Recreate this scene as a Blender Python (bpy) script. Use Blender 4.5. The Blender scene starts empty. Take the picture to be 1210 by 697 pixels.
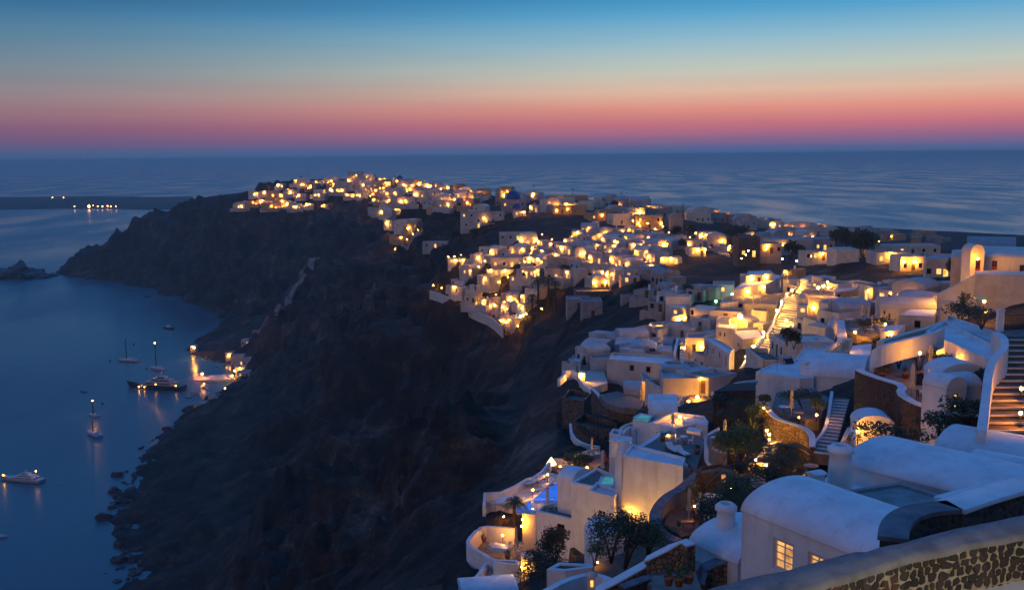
import bpy, bmesh, math, random
import numpy as np
from mathutils import Vector, Matrix
random.seed(7)
R = math.radians
sc = bpy.context.scene
col = sc.collection
CAMZ = 150.0
F = 1176.0                       # focal length in pixels of the 1210 px wide photograph
PITCH = math.atan((348.5 - 184.0) / F)
ROLL = R(-0.55)
# ------------------------------------------------------------------ camera
cam = bpy.data.cameras.new('camera')
camo = bpy.data.objects.new('camera', cam); col.objects.link(camo)
cam.sensor_width = 36; cam.lens = 36 * F / 1210.0
cam.clip_start = 0.5; cam.clip_end = 90000
camo.location = (0, 0, CAMZ)
RM = Matrix.Rotation(R(90) - PITCH, 3, 'X') @ Matrix.Rotation(ROLL, 3, 'Z')
camo.rotation_euler = RM.to_euler()
sc.camera = camo
RMn = np.array(RM)
def ray(px, py):
    d = RM @ Vector(((px - 605) / F, -(py - 348.5) / F, -1))
    return d
def atD(px, py, D):              # point at forward distance D (metres along +Y)
    d = ray(px, py); s = D / d.y
    return Vector((d.x * s, D, CAMZ + d.z * s))
def pz(px, py, zr):              # point at height zr relative to the camera
    d = ray(px, py); s = zr / d.z
    return Vector((d.x * s, d.y * s, CAMZ + zr))
def proj(p):
    v = RM.transposed() @ (Vector(p) - Vector((0, 0, CAMZ)))
    return (605 + F * v.x / -v.z, 348.5 - F * v.y / -v.z)
# ------------------------------------------------------------------ materials
def mat(name):
    m = bpy.data.materials.new(name); m.use_nodes = True
    nt = m.node_tree; b = nt.nodes['Principled BSDF']
    return m, nt, b
def N(nt, t, **k):
    n = nt.nodes.new(t)
    for a, v in k.items():
        if a in n.inputs.keys(): n.inputs[a].default_value = v
        else: setattr(n, a, v)
    return n
def ramp(nt, fac, stops):
    r = nt.nodes.new('ShaderNodeValToRGB'); e = r.color_ramp.elements
    while len(e) > 2: e.remove(e[-1])
    for i, (p, c) in enumerate(stops):
        x = e[i] if i < 2 else e.new(p)
        x.position = p; x.color = (*c, 1)
    nt.links.new(fac, r.inputs[0]); return r
def pos(nt):
    return N(nt, 'ShaderNodeNewGeometry').outputs['Position']
def noise_tex(nt, vec, scale, detail=4, rough=.55):
    n = N(nt, 'ShaderNodeTexNoise'); n.inputs['Scale'].default_value = scale
    n.inputs['Detail'].default_value = detail; n.inputs['Roughness'].default_value = rough
    nt.links.new(vec, n.inputs['Vector']); return n
def bump(nt, b, h, strength, dist, normal=None):
    n = N(nt, 'ShaderNodeBump'); n.inputs['Strength'].default_value = strength; n.inputs['Distance'].default_value = dist
    nt.links.new(h, n.inputs['Height']); nt.links.new(n.outputs[0], b.inputs['Normal'])
    if normal is not None: nt.links.new(normal, n.inputs['Normal'])
    return n
def plaster(name, c1, c2, scale=.6, rough=.85, b_s=.35, bev=0, b_d=.03):
    m, nt, b = mat(name); p = pos(nt)
    n = noise_tex(nt, p, scale, 5, .6)
    r = ramp(nt, n.outputs[0], [(.35, c2), (.6, c1)])
    ms = N(nt, 'ShaderNodeMapping'); ms.inputs['Scale'].default_value = (1.6, 1.6, .22); nt.links.new(p, ms.inputs[0])
    n3 = noise_tex(nt, ms.outputs[0], 1.2, 5, .65); g3 = ramp(nt, n3.outputs[0], [(.30, (.72, .69, .65)), (.5, (1, 1, 1))])
    mg = N(nt, 'ShaderNodeMix', data_type='RGBA', blend_type='MULTIPLY'); mg.inputs[0].default_value = .5
    nt.links.new(r.outputs[0], mg.inputs[6]); nt.links.new(g3.outputs[0], mg.inputs[7])
    nt.links.new(mg.outputs[2], b.inputs['Base Color']); b.inputs['Roughness'].default_value = rough
    n2 = noise_tex(nt, p, 5, 3, .6); nm = None
    if bev:
        nb_ = noise_tex(nt, p, 1.1, 3, .5); sa = N(nt, 'ShaderNodeMath', operation='MULTIPLY_ADD'); sa.inputs[1].default_value = 4.0; nt.links.new(nb_.outputs[0], sa.inputs[0]); nt.links.new(n2.outputs[0], sa.inputs[2]); n2 = sa
    if bev:
        bv = N(nt, 'ShaderNodeBevel', samples=3); bv.inputs['Radius'].default_value = bev; nm = bv.outputs[0]
    bump(nt, b, n2.outputs[0], b_s, b_d, nm)
    return m
def flat(name, c, rough=.7, metal=0):
    m, nt, b = mat(name)
    n = noise_tex(nt, pos(nt), 3, 3)
    r = ramp(nt, n.outputs[0], [(.3, tuple(x * .8 for x in c)), (.7, c)])
    nt.links.new(r.outputs[0], b.inputs['Base Color'])
    b.inputs['Roughness'].default_value = rough; b.inputs['Metallic'].default_value = metal
    return m
def emit(name, c, s, vary=0):
    m, nt, b = mat(name)
    b.inputs['Base Color'].default_value = (*[min(1, x) * .5 for x in c], 1)
    b.inputs['Emission Color'].default_value = (*c, 1); b.inputs['Emission Strength'].default_value = s
    if vary:
        n = noise_tex(nt, pos(nt), vary, 2)
        mm = N(nt, 'ShaderNodeMath', operation='MULTIPLY_ADD'); mm.inputs[1].default_value = s * 2.4; mm.inputs[2].default_value = -s * .3
        nt.links.new(n.outputs[0], mm.inputs[0]); nt.links.new(mm.outputs[0], b.inputs['Emission Strength'])
    return m
def masonry(name, stone1, stone2, mortar, scale, edge=.07, depth=.05, flatz=1.0):
    m, nt, b = mat(name); p = pos(nt)
    wob = noise_tex(nt, p, scale * 1.2, 3)
    mx = N(nt, 'ShaderNodeMix', data_type='VECTOR'); mx.inputs[0].default_value = .12
    mp = N(nt, 'ShaderNodeMapping'); mp.inputs['Scale'].default_value = (1, 1, flatz)
    nt.links.new(p, mx.inputs[4]); nt.links.new(wob.outputs['Color'], mx.inputs[5])
    nt.links.new(mx.outputs[1], mp.inputs[0])
    v = N(nt, 'ShaderNodeTexVoronoi', feature='DISTANCE_TO_EDGE'); v.inputs['Scale'].default_value = scale; v.inputs['Randomness'].default_value = .85
    v2 = N(nt, 'ShaderNodeTexVoronoi'); v2.inputs['Scale'].default_value = scale; v2.inputs['Randomness'].default_value = .85
    nt.links.new(mp.outputs[0], v.inputs[0]); nt.links.new(mp.outputs[0], v2.inputs[0])
    sep = N(nt, 'ShaderNodeSeparateColor'); nt.links.new(v2.outputs['Color'], sep.inputs[0])
    st = ramp(nt, sep.outputs[0], [(0, stone1), (.8, stone2), (.93, (.12, .045, .03)), (1, stone2)])
    fine = noise_tex(nt, p, scale * 8, 5)
    sm = N(nt, 'ShaderNodeMix', data_type='RGBA', blend_type='MULTIPLY'); sm.inputs[0].default_value = .7
    nt.links.new(st.outputs[0], sm.inputs[6])
    fr = ramp(nt, fine.outputs[0], [(.3, (.45, .45, .45)), (.7, (1, 1, 1))]); nt.links.new(fr.outputs[0], sm.inputs[7])
    e = ramp(nt, v.outputs['Distance'], [(edge * .75, (0, 0, 0)), (edge * 1.25, (1, 1, 1))])
    mm = N(nt, 'ShaderNodeMix', data_type='RGBA'); nt.links.new(e.outputs[0], mm.inputs[0])
    mm.inputs[6].default_value = (*mortar, 1); nt.links.new(sm.outputs[2], mm.inputs[7])
    nt.links.new(mm.outputs[2], b.inputs['Base Color']); b.inputs['Roughness'].default_value = .9
    er = ramp(nt, v.outputs['Distance'], [(edge * .6, (0, 0, 0)), (edge * 3, (1, 1, 1))])
    ad = N(nt, 'ShaderNodeMath', operation='MULTIPLY_ADD'); ad.inputs[1].default_value = .35
    nt.links.new(fine.outputs[0], ad.inputs[0]); nt.links.new(er.outputs[0], ad.inputs[2])
    bump(nt, b, ad.outputs[0], .9, depth)
    return m
WARM = (1.0, .50, .13)
M = {}
M['white'] = plaster('whitewash', (.82, .82, .82), (.70, .69, .68), bev=.06, b_s=.3, b_d=.02)
M['white_far'] = plaster('whitewash_distant_dimmed', (.50, .50, .50), (.36, .355, .35), scale=.25)  # same whitewash darkened so distant walls look dimmer; shade put into the colour
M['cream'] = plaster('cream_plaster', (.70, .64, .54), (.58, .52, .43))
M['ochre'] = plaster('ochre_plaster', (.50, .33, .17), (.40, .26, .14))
M['greyp'] = plaster('grey_render', (.36, .34, .33), (.25, .24, .23))
M['screed'] = plaster('grey_roof_screed', (.33, .32, .31), (.22, .215, .21), scale=1.2)
M['paving'] = plaster('stone_paving', (.22, .19, .17), (.13, .115, .10), scale=1.5)
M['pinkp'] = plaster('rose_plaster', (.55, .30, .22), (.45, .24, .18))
M['blue'] = flat('blue_dome_paint', (.02, .07, .28), .45)
M['wood'] = flat('brown_wood', (.10, .045, .02))
M['darkwood'] = flat('dark_wood', (.035, .02, .015))
M['red'] = flat('red_paint', (.35, .02, .015), .5)
M['terracotta'] = flat('terracotta', (.40, .14, .06))
M['canvas'] = flat('beige_canvas', (.62, .55, .42))
M['iron'] = flat('dark_iron', (.03, .03, .03), .5, .6)
M['hull'] = flat('boat_hull_grey', (.40, .42, .46), .35)
M['darkhull'] = flat('boat_hull_navy', (.03, .04, .06), .3)
M['boatwhite'] = flat('boat_white', (.7, .7, .7), .35)
M['soil'] = plaster('soil', (.13, .08, .05), (.06, .04, .028), scale=2)
M['flower'] = flat('red_flower', (.5, .04, .06))
M['bulb'] = emit('lamp_glow', (1, .36, .02), 520)
M['bulb_dim'] = emit('weak_lamp_glow', (1, .33, .03), 160)
M['bulb_strong'] = emit('floodlight_glow', (1, .46, .07), 1200)
M['bulb2'] = emit('orange_lamp_glow', (1, .28, .03), 260)
M['isle'] = emit('distant_lamp_glow', (1, .36, .08), 30)
M['bulb_soft'] = emit('soft_lamp_glow', (1, .78, .36), 760)
M['window'] = emit('lit_window', (1, .50, .12), 1.6, 1.5)
M['windowdim'] = emit('dim_window', (1, .45, .10), .55, 1.5)
M['tail'] = emit('red_tail_light', (1, .03, .01), 30)
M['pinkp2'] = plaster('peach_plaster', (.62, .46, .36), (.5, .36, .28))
M['cool2'] = emit('green_flood_glow', (.25, 1, .45), 30)
M['cool'] = emit('cool_lamp_glow', (.75, 1, .65), 55)
m, nt, b = mat('dark_glass'); b.inputs['Base Color'].default_value = (.01, .012, .018, 1); b.inputs['Roughness'].default_value = .12; M['glass'] = m
M['masonry'] = masonry('volcanic_masonry', (.028, .024, .024), (.075, .06, .052), (.085, .072, .06), 4.4)
M['masonry_near'] = masonry('volcanic_masonry_with_pale_mortar', (.020, .018, .020), (.055, .045, .042), (.42, .37, .28), 4.6, edge=.075, depth=.05)
M['masonry_far'] = masonry('rough_stone_wall', (.07, .06, .055), (.15, .12, .10), (.2, .17, .14), 1.6, edge=.05, depth=.1)
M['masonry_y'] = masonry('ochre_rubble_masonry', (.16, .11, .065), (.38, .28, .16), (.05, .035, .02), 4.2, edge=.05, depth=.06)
M['brownstone'] = plaster('brown_stone_treads', (.15, .085, .06), (.08, .045, .035), scale=1.5)
M['mortar'] = plaster('pale_rough_mortar', (.36, .32, .25), (.20, .175, .135), scale=6, b_s=.9, b_d=.03)
M['cap'] = plaster('cement_cap', (.19, .19, .20), (.11, .11, .12), scale=1.8, b_s=.7)
def poolmat(name, c, s):
    m, nt, b = mat(name); n = noise_tex(nt, pos(nt), .8, 2)
    r = ramp(nt, n.outputs[0], [(.35, tuple(x * .55 for x in c)), (.7, c)])
    nt.links.new(r.outputs[0], b.inputs['Emission Color']); b.inputs['Emission Strength'].default_value = s
    b.inputs['Base Color'].default_value = (*[x * .3 for x in c], 1); b.inputs['Roughness'].default_value = .05
    return m
M['pool_blue'] = poolmat('blue_lit_pool_water', (.03, .16, .95), .75)
M['pool_teal'] = poolmat('teal_lit_pool_water', (.12, .60, .52), .36)
def leafmat(name, c1, c2):
    m, nt, b = mat(name)
    n = noise_tex(nt, pos(nt), 1.3, 3)
    r = ramp(nt, n.outputs[0], [(.3, c1), (.7, c2)])
    nt.links.new(r.outputs[0], b.inputs['Base Color']); b.inputs['Roughness'].default_value = .6
    return m
M['leaf'] = leafmat('green_leaves', (.045, .075, .018), (.12, .15, .035))  # lightened to suggest lamplit foliage
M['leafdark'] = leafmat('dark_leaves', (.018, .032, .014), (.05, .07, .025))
M['palm'] = leafmat('palm_fronds', (.035, .06, .018), (.09, .11, .035))
# terrain rock
m, nt, b = mat('volcanic_cliff'); p = pos(nt)
mp = N(nt, 'ShaderNodeMapping'); mp.inputs['Scale'].default_value = (1, 1, 3.0); nt.links.new(p, mp.inputs[0])
n1 = noise_tex(nt, mp.outputs[0], .02, 8, .65); n2 = noise_tex(nt, p, .12, 8, .7); n3 = noise_tex(nt, p, .9, 5, .7)
r1 = ramp(nt, n1.outputs[0], [(.3, (.010, .008, .007)), (.47, (.024, .018, .014)), (.58, (.044, .031, .023)), (.68, (.11, .09, .075))])
r2 = ramp(nt, n2.outputs[0], [(.38, (.22, .22, .22)), (.50, (.8, .8, .8)), (.62, (2.6, 2.35, 2.1))])  # rock patches, with cavity shade also put in as stronger tone contrast
mx = N(nt, 'ShaderNodeMix', data_type='RGBA', blend_type='MULTIPLY'); mx.inputs[0].default_value = .8
nt.links.new(r1.outputs[0], mx.inputs[6]); nt.links.new(r2.outputs[0], mx.inputs[7])
r3 = ramp(nt, n3.outputs[0], [(.42, (.5, .6, .45)), (.58, (1, 1, 1))])
mx2 = N(nt, 'ShaderNodeMix', data_type='RGBA', blend_type='MULTIPLY'); mx2.inputs[0].default_value = .6
nt.links.new(mx.outputs[2], mx2.inputs[6]); nt.links.new(r3.outputs[0], mx2.inputs[7])
n4 = noise_tex(nt, p, .33, 6, .75); r4 = ramp(nt, n4.outputs[0], [(.60, (1, 1, 1)), (.66, (2.6, 2.4, 2.2))])
mx3 = N(nt, 'ShaderNodeMix', data_type='RGBA', blend_type='MULTIPLY'); mx3.inputs[0].default_value = 1
nt.links.new(mx2.outputs[2], mx3.inputs[6]); nt.links.new(r4.outputs[0], mx3.inputs[7])
nt.links.new(mx3.outputs[2], b.inputs['Base Color']); b.inputs['Roughness'].default_value = .95
ad = N(nt, 'ShaderNodeMath', operation='MULTIPLY_ADD'); ad.inputs[1].default_value = .3
nt.links.new(n3.outputs[0], ad.inputs[0]); nt.links.new(n2.outputs[0], ad.inputs[2])
bump(nt, b, ad.outputs[0], 1.0, 2.5)
M['rock'] = m
m, nt, b = mat('shore_rock'); p = pos(nt); n = noise_tex(nt, p, .5, 6, .7)
r = ramp(nt, n.outputs[0], [(.3, (.02, .017, .015)), (.7, (.07, .055, .045))]); nt.links.new(r.outputs[0], b.inputs['Base Color'])
bump(nt, b, n.outputs[0], 1, 1.0); M['shore'] = m
# sea
m, nt, b = mat('sea_water'); p = pos(nt)
b.inputs['Base Color'].default_value = (.065, .135, .165, 1); b.inputs['Roughness'].default_value = .22; b.inputs['IOR'].default_value = 1.33
mp = N(nt, 'ShaderNodeMapping'); mp.inputs['Scale'].default_value = (1, .35, 1); mp.inputs['Rotation'].default_value = (0, 0, R(25)); nt.links.new(p, mp.inputs[0])
n1 = noise_tex(nt, mp.outputs[0], .06, 6, .6); n2 = noise_tex(nt, mp.outputs[0], .006, 4, .5)
ad = N(nt, 'ShaderNodeMath', operation='MULTIPLY_ADD'); ad.inputs[1].default_value = .5
nt.links.new(n2.outputs[0], ad.inputs[0]); nt.links.new(n1.outputs[0], ad.inputs[2])
bump(nt, b, ad.outputs[0], .22, .9)
rr = ramp(nt, n2.outputs[0], [(.35, (.16, .16, .16)), (.65, (.38, .38, .38))]); nt.links.new(rr.outputs[0], b.inputs['Roughness'])
M['sea'] = m
# ------------------------------------------------------------------ object helpers
def link(o): col.objects.link(o); return o
def tag(o, label=None, cat=None, group=None, kind=None):
    if label: o['label'] = label
    if cat: o['category'] = cat
    if group: o['group'] = group
    if kind: o['kind'] = kind
    return o
def thing(name, label, cat, loc=(0, 0, 0), rz=0, group=None):
    o = bpy.data.objects.new(name, None); link(o); o.empty_display_size = .3
    o.location = loc; o.rotation_euler = (0, 0, rz)
    return tag(o, label, cat, group)
class MB:
    def __init__(s, off=(0, 0, 0)): s.v = []; s.f = []; s.sm = []; s.off = Vector(off)
    def add(s, vs, fs, smooth=False):
        n = len(s.v); s.v += [tuple(v) for v in vs]; s.f += [tuple(i + n for i in f) for f in fs]; s.sm += [smooth] * len(fs)
    def box(s, c, size, rz=0, M4=None):
        x, y, z = [k / 2 for k in size]
        vs = [Vector((a * x, b_ * y, c_ * z)) for a in (-1, 1) for b_ in (-1, 1) for c_ in (-1, 1)]
        if rz: q = Matrix.Rotation(rz, 3, 'Z'); vs = [q @ v for v in vs]
        if M4 is not None: vs = [M4 @ v for v in vs]
        vs = [v + Vector(c) for v in vs]
        s.add(vs, [(0, 1, 3, 2), (4, 6, 7, 5), (0, 4, 5, 1), (2, 3, 7, 6), (0, 2, 6, 4), (1, 5, 7, 3)])
    def prism(s, pts, z0, z1, top=True):
        n = len(pts)
        a = sum(pts[i][0] * pts[(i + 1) % n][1] - pts[(i + 1) % n][0] * pts[i][1] for i in range(n))
        if a < 0: pts = pts[::-1]
        vs = [(p[0], p[1], z0) for p in pts] + [(p[0], p[1], z1) for p in pts]
        fs = [(i, (i + 1) % n, n + (i + 1) % n, n + i) for i in range(n)]
        fs += [tuple(range(n - 1, -1, -1))]
        if top: fs.append(tuple(range(n, 2 * n)))
        s.add(vs, fs)
    def tube(s, pts, rads, seg=8, cap=True):
        pts = [Vector(p) for p in pts]; vs = []; fs = []
        for i, p in enumerate(pts):
            d = (pts[min(i + 1, len(pts) - 1)] - pts[max(i - 1, 0)]).normalized()
            a = d.orthogonal().normalized() if abs(d.z) < .95 else Vector((1, 0, 0)); b_ = d.cross(a).normalized(); a = b_.cross(d)
            r = rads[i] if isinstance(rads, (list, tuple)) else rads
            for k in range(seg):
                t = 2 * math.pi * k / seg; vs.append(p + a * math.cos(t) * r + b_ * math.sin(t) * r)
        for i in range(len(pts) - 1):
            for k in range(seg):
                fs.append((i * seg + k, i * seg + (k + 1) % seg, (i + 1) * seg + (k + 1) % seg, (i + 1) * seg + k))
        if cap: fs.append(tuple(range(seg - 1, -1, -1))); fs.append(tuple((len(pts) - 1) * seg + k for k in range(seg)))
        s.add(vs, fs, True)
    def lathe(s, prof, c=(0, 0, 0), seg=12, M4=None):
        vs = []; fs = []
        for r, z in prof:
            for k in range(seg):
                t = 2 * math.pi * k / seg; v = Vector((r * math.cos(t), r * math.sin(t), z))
                if M4 is not None: v = M4 @ v
                vs.append(v + Vector(c))
        for i in range(len(prof) - 1):
            for k in range(seg):
                fs.append((i * seg + k, i * seg + (k + 1) % seg, (i + 1) * seg + (k + 1) % seg, (i + 1) * seg + k))
        s.add(vs, fs, True)
    def build(s, name, m, parent=None, loc=None):
        me = bpy.data.meshes.new(name); me.from_pydata([(a - s.off.x, b_ - s.off.y, c - s.off.z) for a, b_, c in s.v], [], s.f)
        me.materials.append(M[m] if isinstance(m, str) else m)
        me.polygons.foreach_set('use_smooth', s.sm); me.update()
        o = bpy.data.objects.new(name, me); link(o)
        if parent: o.parent = parent
        if loc is not None: o.location = loc
        return o
# ------------------------------------------------------------------ terrain
CP = []   # control points x, y, z
def c(px, py, D): p = atD(px, py, D); CP.append((p.x, p.y, p.z))
def sea0(px, py, z=0): p = pz(px, py, z - CAMZ); CP.append((p.x, p.y, z)); return p
coast = [(150,697),(148,668),(150,640),(141,610),(141,585),(152,562),(168,543),(182,522),(205,503),(222,490),(240,478),(258,468),(276,456),(284,442),(262,430),(240,422),(226,412),(238,398),(262,380),(258,370),(238,360),(215,350),(190,342),(150,333),(120,330),(75,325)]
coastW = [(-118, 150, 0), (-126, 260, 0)] + [tuple(sea0(a, b_)) for a, b_ in coast]
tip = coastW[-1]
for x, y, z in [(-118, 150, 0), (-126, 260, 0), (-110, 40, 0), (-100, -60, 0)]: CP.append((x, y, z))
# sea floor to the left of the coast
for x, y, z in coastW[:-1]: CP.append((x - 30, y - 12, -14)); CP.append((x - 90, y - 20, -30))
for q in [(-900, 1330, -25), (-700, 1500, -15), (-600, 1650, -20), (-400, 1760, -15), (-100, 2000, -15), (400, 2600, -14), (1200, 2900, -14), (2200, 2600, -14), (2600, 1800, -14), (1500, 1750, -12), (1100, 1800, -12), (700, 1850, -12), (350, 1900, -12), (1900, 1700, -12), (1900, 1200, -8), (-900, 700, -40), (-700, 300, -40), (-600, -100, -40), (-1500, 1300, -50),
          (-760, 1420, -20), (0, 3400, -50), (2600, 600, -10), (1400, 2700, -14), (900, 2300, -14)]: CP.append(q)
# headland skyline and faces
for q in [(85,316,1355),(97,304,1350),(112,295,1345),(130,285,1340),(150,272,1335),(168,262,1325),(192,257,1310),(215,250,1290),(226,239,1275),(238,235,1265),(280,231,1240),(330,216,1190),(360,214,1160),(400,213,1130),(440,212,1110),(480,217,1060),(530,222,960),(560,226,850),(600,232,700),(640,236,660),(700,238,720),(740,246,780),(800,250,850),(850,256,900),(900,263,1000),(950,267,1100),(1000,270,1250),(1060,276,1400),(1120,280,1400),(1180,288,1400)]: c(*q)
for q in [(150,315,1260),(200,290,1210),(240,262,1200),(228,300,1130),(200,320,1180),(262,310,1080),(280,260,1160),(330,250,1110),(345,290,1000),(300,340,930),(262,352,985),(385,268,1000),(420,240,1040),(440,262,950),(460,285,860),(360,330,880),(330,375,820),(300,400,760),(420,300,860),(440,330,760),(470,300,720),(480,250,860),
          (520,240,840),(520,270,660),(560,262,600),(600,262,560),(640,262,540),(700,262,540),(560,290,540),(620,290,490),(690,290,470),(740,290,430),(500,310,600),(482,345,540),(510,345,520),(540,320,500),(600,320,450),(660,320,420),(560,368,450),(590,395,410),(610,405,395),(620,380,410),(700,320,395),
          (655,395,330),(640,415,320),(700,385,290),(690,350,330),(740,350,300),(780,330,300),(810,350,265),(760,372,260),(720,400,235),(690,412,228),(668,438,212),(664,470,192),(680,500,172),(700,520,152),
          (480,400,500),(440,400,570),(400,400,640),(350,420,640),(320,450,600),(380,460,520),(300,480,540),(450,480,430),(520,440,420),(580,440,370),(600,500,285),(540,500,330),(470,540,340),(380,540,400),(280,540,460),(220,560,440),(240,640,360),(320,620,360),(400,620,310),(480,620,240),(560,540,230),(600,545,190),(640,500,225),(640,440,275),(520,590,190),(440,690,235),(330,697,300),(520,680,130),(545,610,150),(240,697,330)]: c(*q)
# inner village and plateau
for q in [(640,548,138),(600,575,124),(560,620,112),(548,650,104),(560,722,92),(620,640,98),(650,640,93),(700,655,82),(760,640,84),(700,560,116),(760,520,118),(830,520,104),(860,540,92),(800,600,82),(850,590,78),(800,470,150),(740,460,172),(700,450,190),(760,430,190),(830,440,175),(900,470,130),(960,500,95),(900,540,84),(960,540,78),(880,600,68),(900,400,200),(830,400,222),(860,370,245),(920,360,235),(960,380,195),(1000,400,170),(1000,440,130),(1060,440,100),(1060,500,76),(1120,500,68),(1060,400,150),(1100,370,170),(1150,400,95),(1200,380,82),(1200,430,68),(1200,500,54),(1140,360,180),(1200,345,185),(1100,340,200),(1000,340,250),(950,340,290),(880,330,300),(850,330,330),(800,300,390),(860,300,400),(900,310,360),(760,280,500),(820,270,560),(900,290,440),(1000,310,300),(1060,310,290),(1100,310,330),(1180,330,205),(1000,285,800),(900,275,800),(1100,292,700),(1200,300,600),(1140,296,480),(1060,297,500)]: c(*q)
for q in [(20, 36, 131), (14, 20, 140), (6, 40, 127.5), (10, 58, 122), (25, 50, 130), (40, 45, 134), (-10, 40, 126), (-15, 70, 116), (-30, 90, 98), (-60, 90, 55), (-50, 30, 80), (0, 10, 138), (0, -10, 142), (20, -10, 145), (-40, -20, 100), (60, 40, 140), (80, 80, 140), (120, 120, 138), (160, 180, 128), (300, 300, 115), (200, 60, 138), (400, 200, 100), (900, 800, 45), (700, 400, 60), (400, 700, 90), (1500, 1200, 15), (1200, 300, 25)]: CP.append(q)
for px, py, D in [(300,232,1240),(330,217,1190),(365,214,1160),(400,213,1130),(440,212,1110),(480,217,1060),(530,222,960),(565,227,860),(600,232,740),(640,236,700),(700,238,740),(740,246,800),(800,250,870),(850,256,930),(900,263,1030),(950,267,1130)]:
    c(px, py + 8, D + 110); c(px, py + 16, D + 260)
CP = np.array(CP)
# merge nearly coincident points
keep = []
for i, q in enumerate(CP):
    if all((q[0] - CP[j][0]) ** 2 + (q[1] - CP[j][1]) ** 2 > 9 for j in keep): keep.append(i)
CP = CP[keep]
S = 100.0
def kern(a, b_):
    d = np.sqrt(((a[:, None, :] - b_[None, :, :]) ** 2).sum(-1)) / S
    return -d
A = kern(CP[:, :2], CP[:, :2]); n_ = len(CP)
A += np.eye(n_) * .004
T_ = np.c_[np.ones(n_), CP[:, :2] / 1000]
K_ = np.block([[A, T_], [T_.T, np.zeros((3, 3))]])
sol = np.linalg.solve(K_, np.r_[CP[:, 2], 0, 0, 0]); W_, L_ = sol[:n_], sol[n_:]
def baseH(X, Y):
    sh = X.shape; q = np.c_[X.ravel(), Y.ravel()]; out = np.empty(len(q))
    for i in range(0, len(q), 40000):
        s_ = q[i:i + 40000]; out[i:i + 40000] = kern(s_, CP[:, :2]) @ W_ + np.c_[np.ones(len(s_)), s_ / 1000] @ L_
    return out.reshape(sh)
# value noise, vectorised
rng = np.random.RandomState(3); PERM = rng.rand(256, 256)
def vnoise(x, y):
    xi = np.floor(x).astype(int); yi = np.floor(y).astype(int); fx = x - xi; fy = y - yi
    fx = fx * fx * (3 - 2 * fx); fy = fy * fy * (3 - 2 * fy)
    g = lambda a, b_: PERM[a % 256, b_ % 256]
    return (g(xi, yi) * (1 - fx) + g(xi + 1, yi) * fx) * (1 - fy) + (g(xi, yi + 1) * (1 - fx) + g(xi + 1, yi + 1) * fx) * fy
def fbm(x, y, o=5):
    s_ = 0; a = 1; t = 0
    for k in range(o): s_ = s_ + a * vnoise(x * 2 ** k + 17 * k, y * 2 ** k + 31 * k); t += a; a *= .5
    return s_ / t - .5
def rfbm(x, y, o=5):
    s_ = 0; a = 1; t = 0
    for k in range(o): s_ = s_ + a * (1 - abs(2 * vnoise(x * 2 ** k + 7 * k, y * 2 ** k + 3 * k) - 1)); t += a; a *= .55
    return s_ / t
TH = np.linspace(R(-42), R(42), 640)       # polar grid, finer near the viewpoint
NR = 860
RD = np.exp(np.linspace(math.log(9), math.log(3600), NR))
GX = RD[:, None] * np.sin(TH)[None, :]; GY = RD[:, None] * np.cos(TH)[None, :]
GZ = baseH(GX, GY)
dr_ = np.gradient(GZ, axis=0) / np.gradient(RD)[:, None]; dt_ = np.gradient(GZ, axis=1) / (RD[:, None] * (TH[1] - TH[0]))
slope = np.sqrt(dr_ ** 2 + dt_ ** 2)
q_ = GX / np.maximum(GY, 1); side = np.clip((-.0 - q_) / .07, 0, 1)      # 1 on the caldera face, 0 under the village
rough = np.clip((slope - .22) / .4, 0, 1) * (side * np.clip((RD[:, None] - 90) / 120, .12, 1) + (1 - side) * np.clip((RD[:, None] - 180) / 500, .06, .5))
rough = rough * (1 - .65 * np.clip((GZ - 100) / 25, 0, 1) * (GY > 700))
nz = (rfbm(GX / 110, GY / 80, 6) - .62) * 70 * rough + (rfbm(GX / 34, GY / 22, 5) - .6) * 34 * rough + fbm(GX / 11, GY / 11, 4) * 5 * rough
nz += (rfbm(GX / 8, GY / 8, 4) - .6) * 6.5 * np.clip(rough, .1, 1)
# horizontal strata on steep faces
zz = GZ + nz
per = 17.0; ph = (zz + fbm(GX / 150, GY / 150, 3) * 30) / per; fr_ = ph - np.floor(ph)
step = (np.clip((fr_ - .25) / .5, 0, 1) ** 1 - fr_) * per * .75
nz += step * np.clip((slope - .45) / .5, 0, 1) * np.clip((RD[:, None] - 120) / 150, 0, 1)
land = np.clip(GZ / 12, 0, 1)
nz = nz * (.25 + .75 * land)
nz += fbm(GX / 12, GY / 12, 4) * 7 * (GZ < 8) * (GZ > -12)
GZ2 = GZ + nz
def HG(x, y):
    r = math.hypot(x, y); t = math.atan2(x, y)
    fi = (math.log(max(r, 9.001)) - math.log(9)) / (math.log(3600) - math.log(9)) * (NR - 1)
    fj = (t - TH[0]) / (TH[-1] - TH[0]) * 639
    fi = min(max(fi, 0), NR - 1.001); fj = min(max(fj, 0), 638.999)
    i, j = int(fi), int(fj); a, b_ = fi - i, fj - j
    return (GZ2[i, j] * (1 - a) * (1 - b_) + GZ2[i + 1, j] * a * (1 - b_) + GZ2[i, j + 1] * (1 - a) * b_ + GZ2[i + 1, j + 1] * a * b_)
def ground(px, py, s0=14.0, lim=3500, soft=True):
    g = ground_(px, py, s0, lim); k = 0
    if not soft: return g
    while (g is None or (g.z < 5 and px > 240 and py < 330)) and k < 16: k += 1; g = ground_(px, py + k, s0, lim)
    return g
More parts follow.
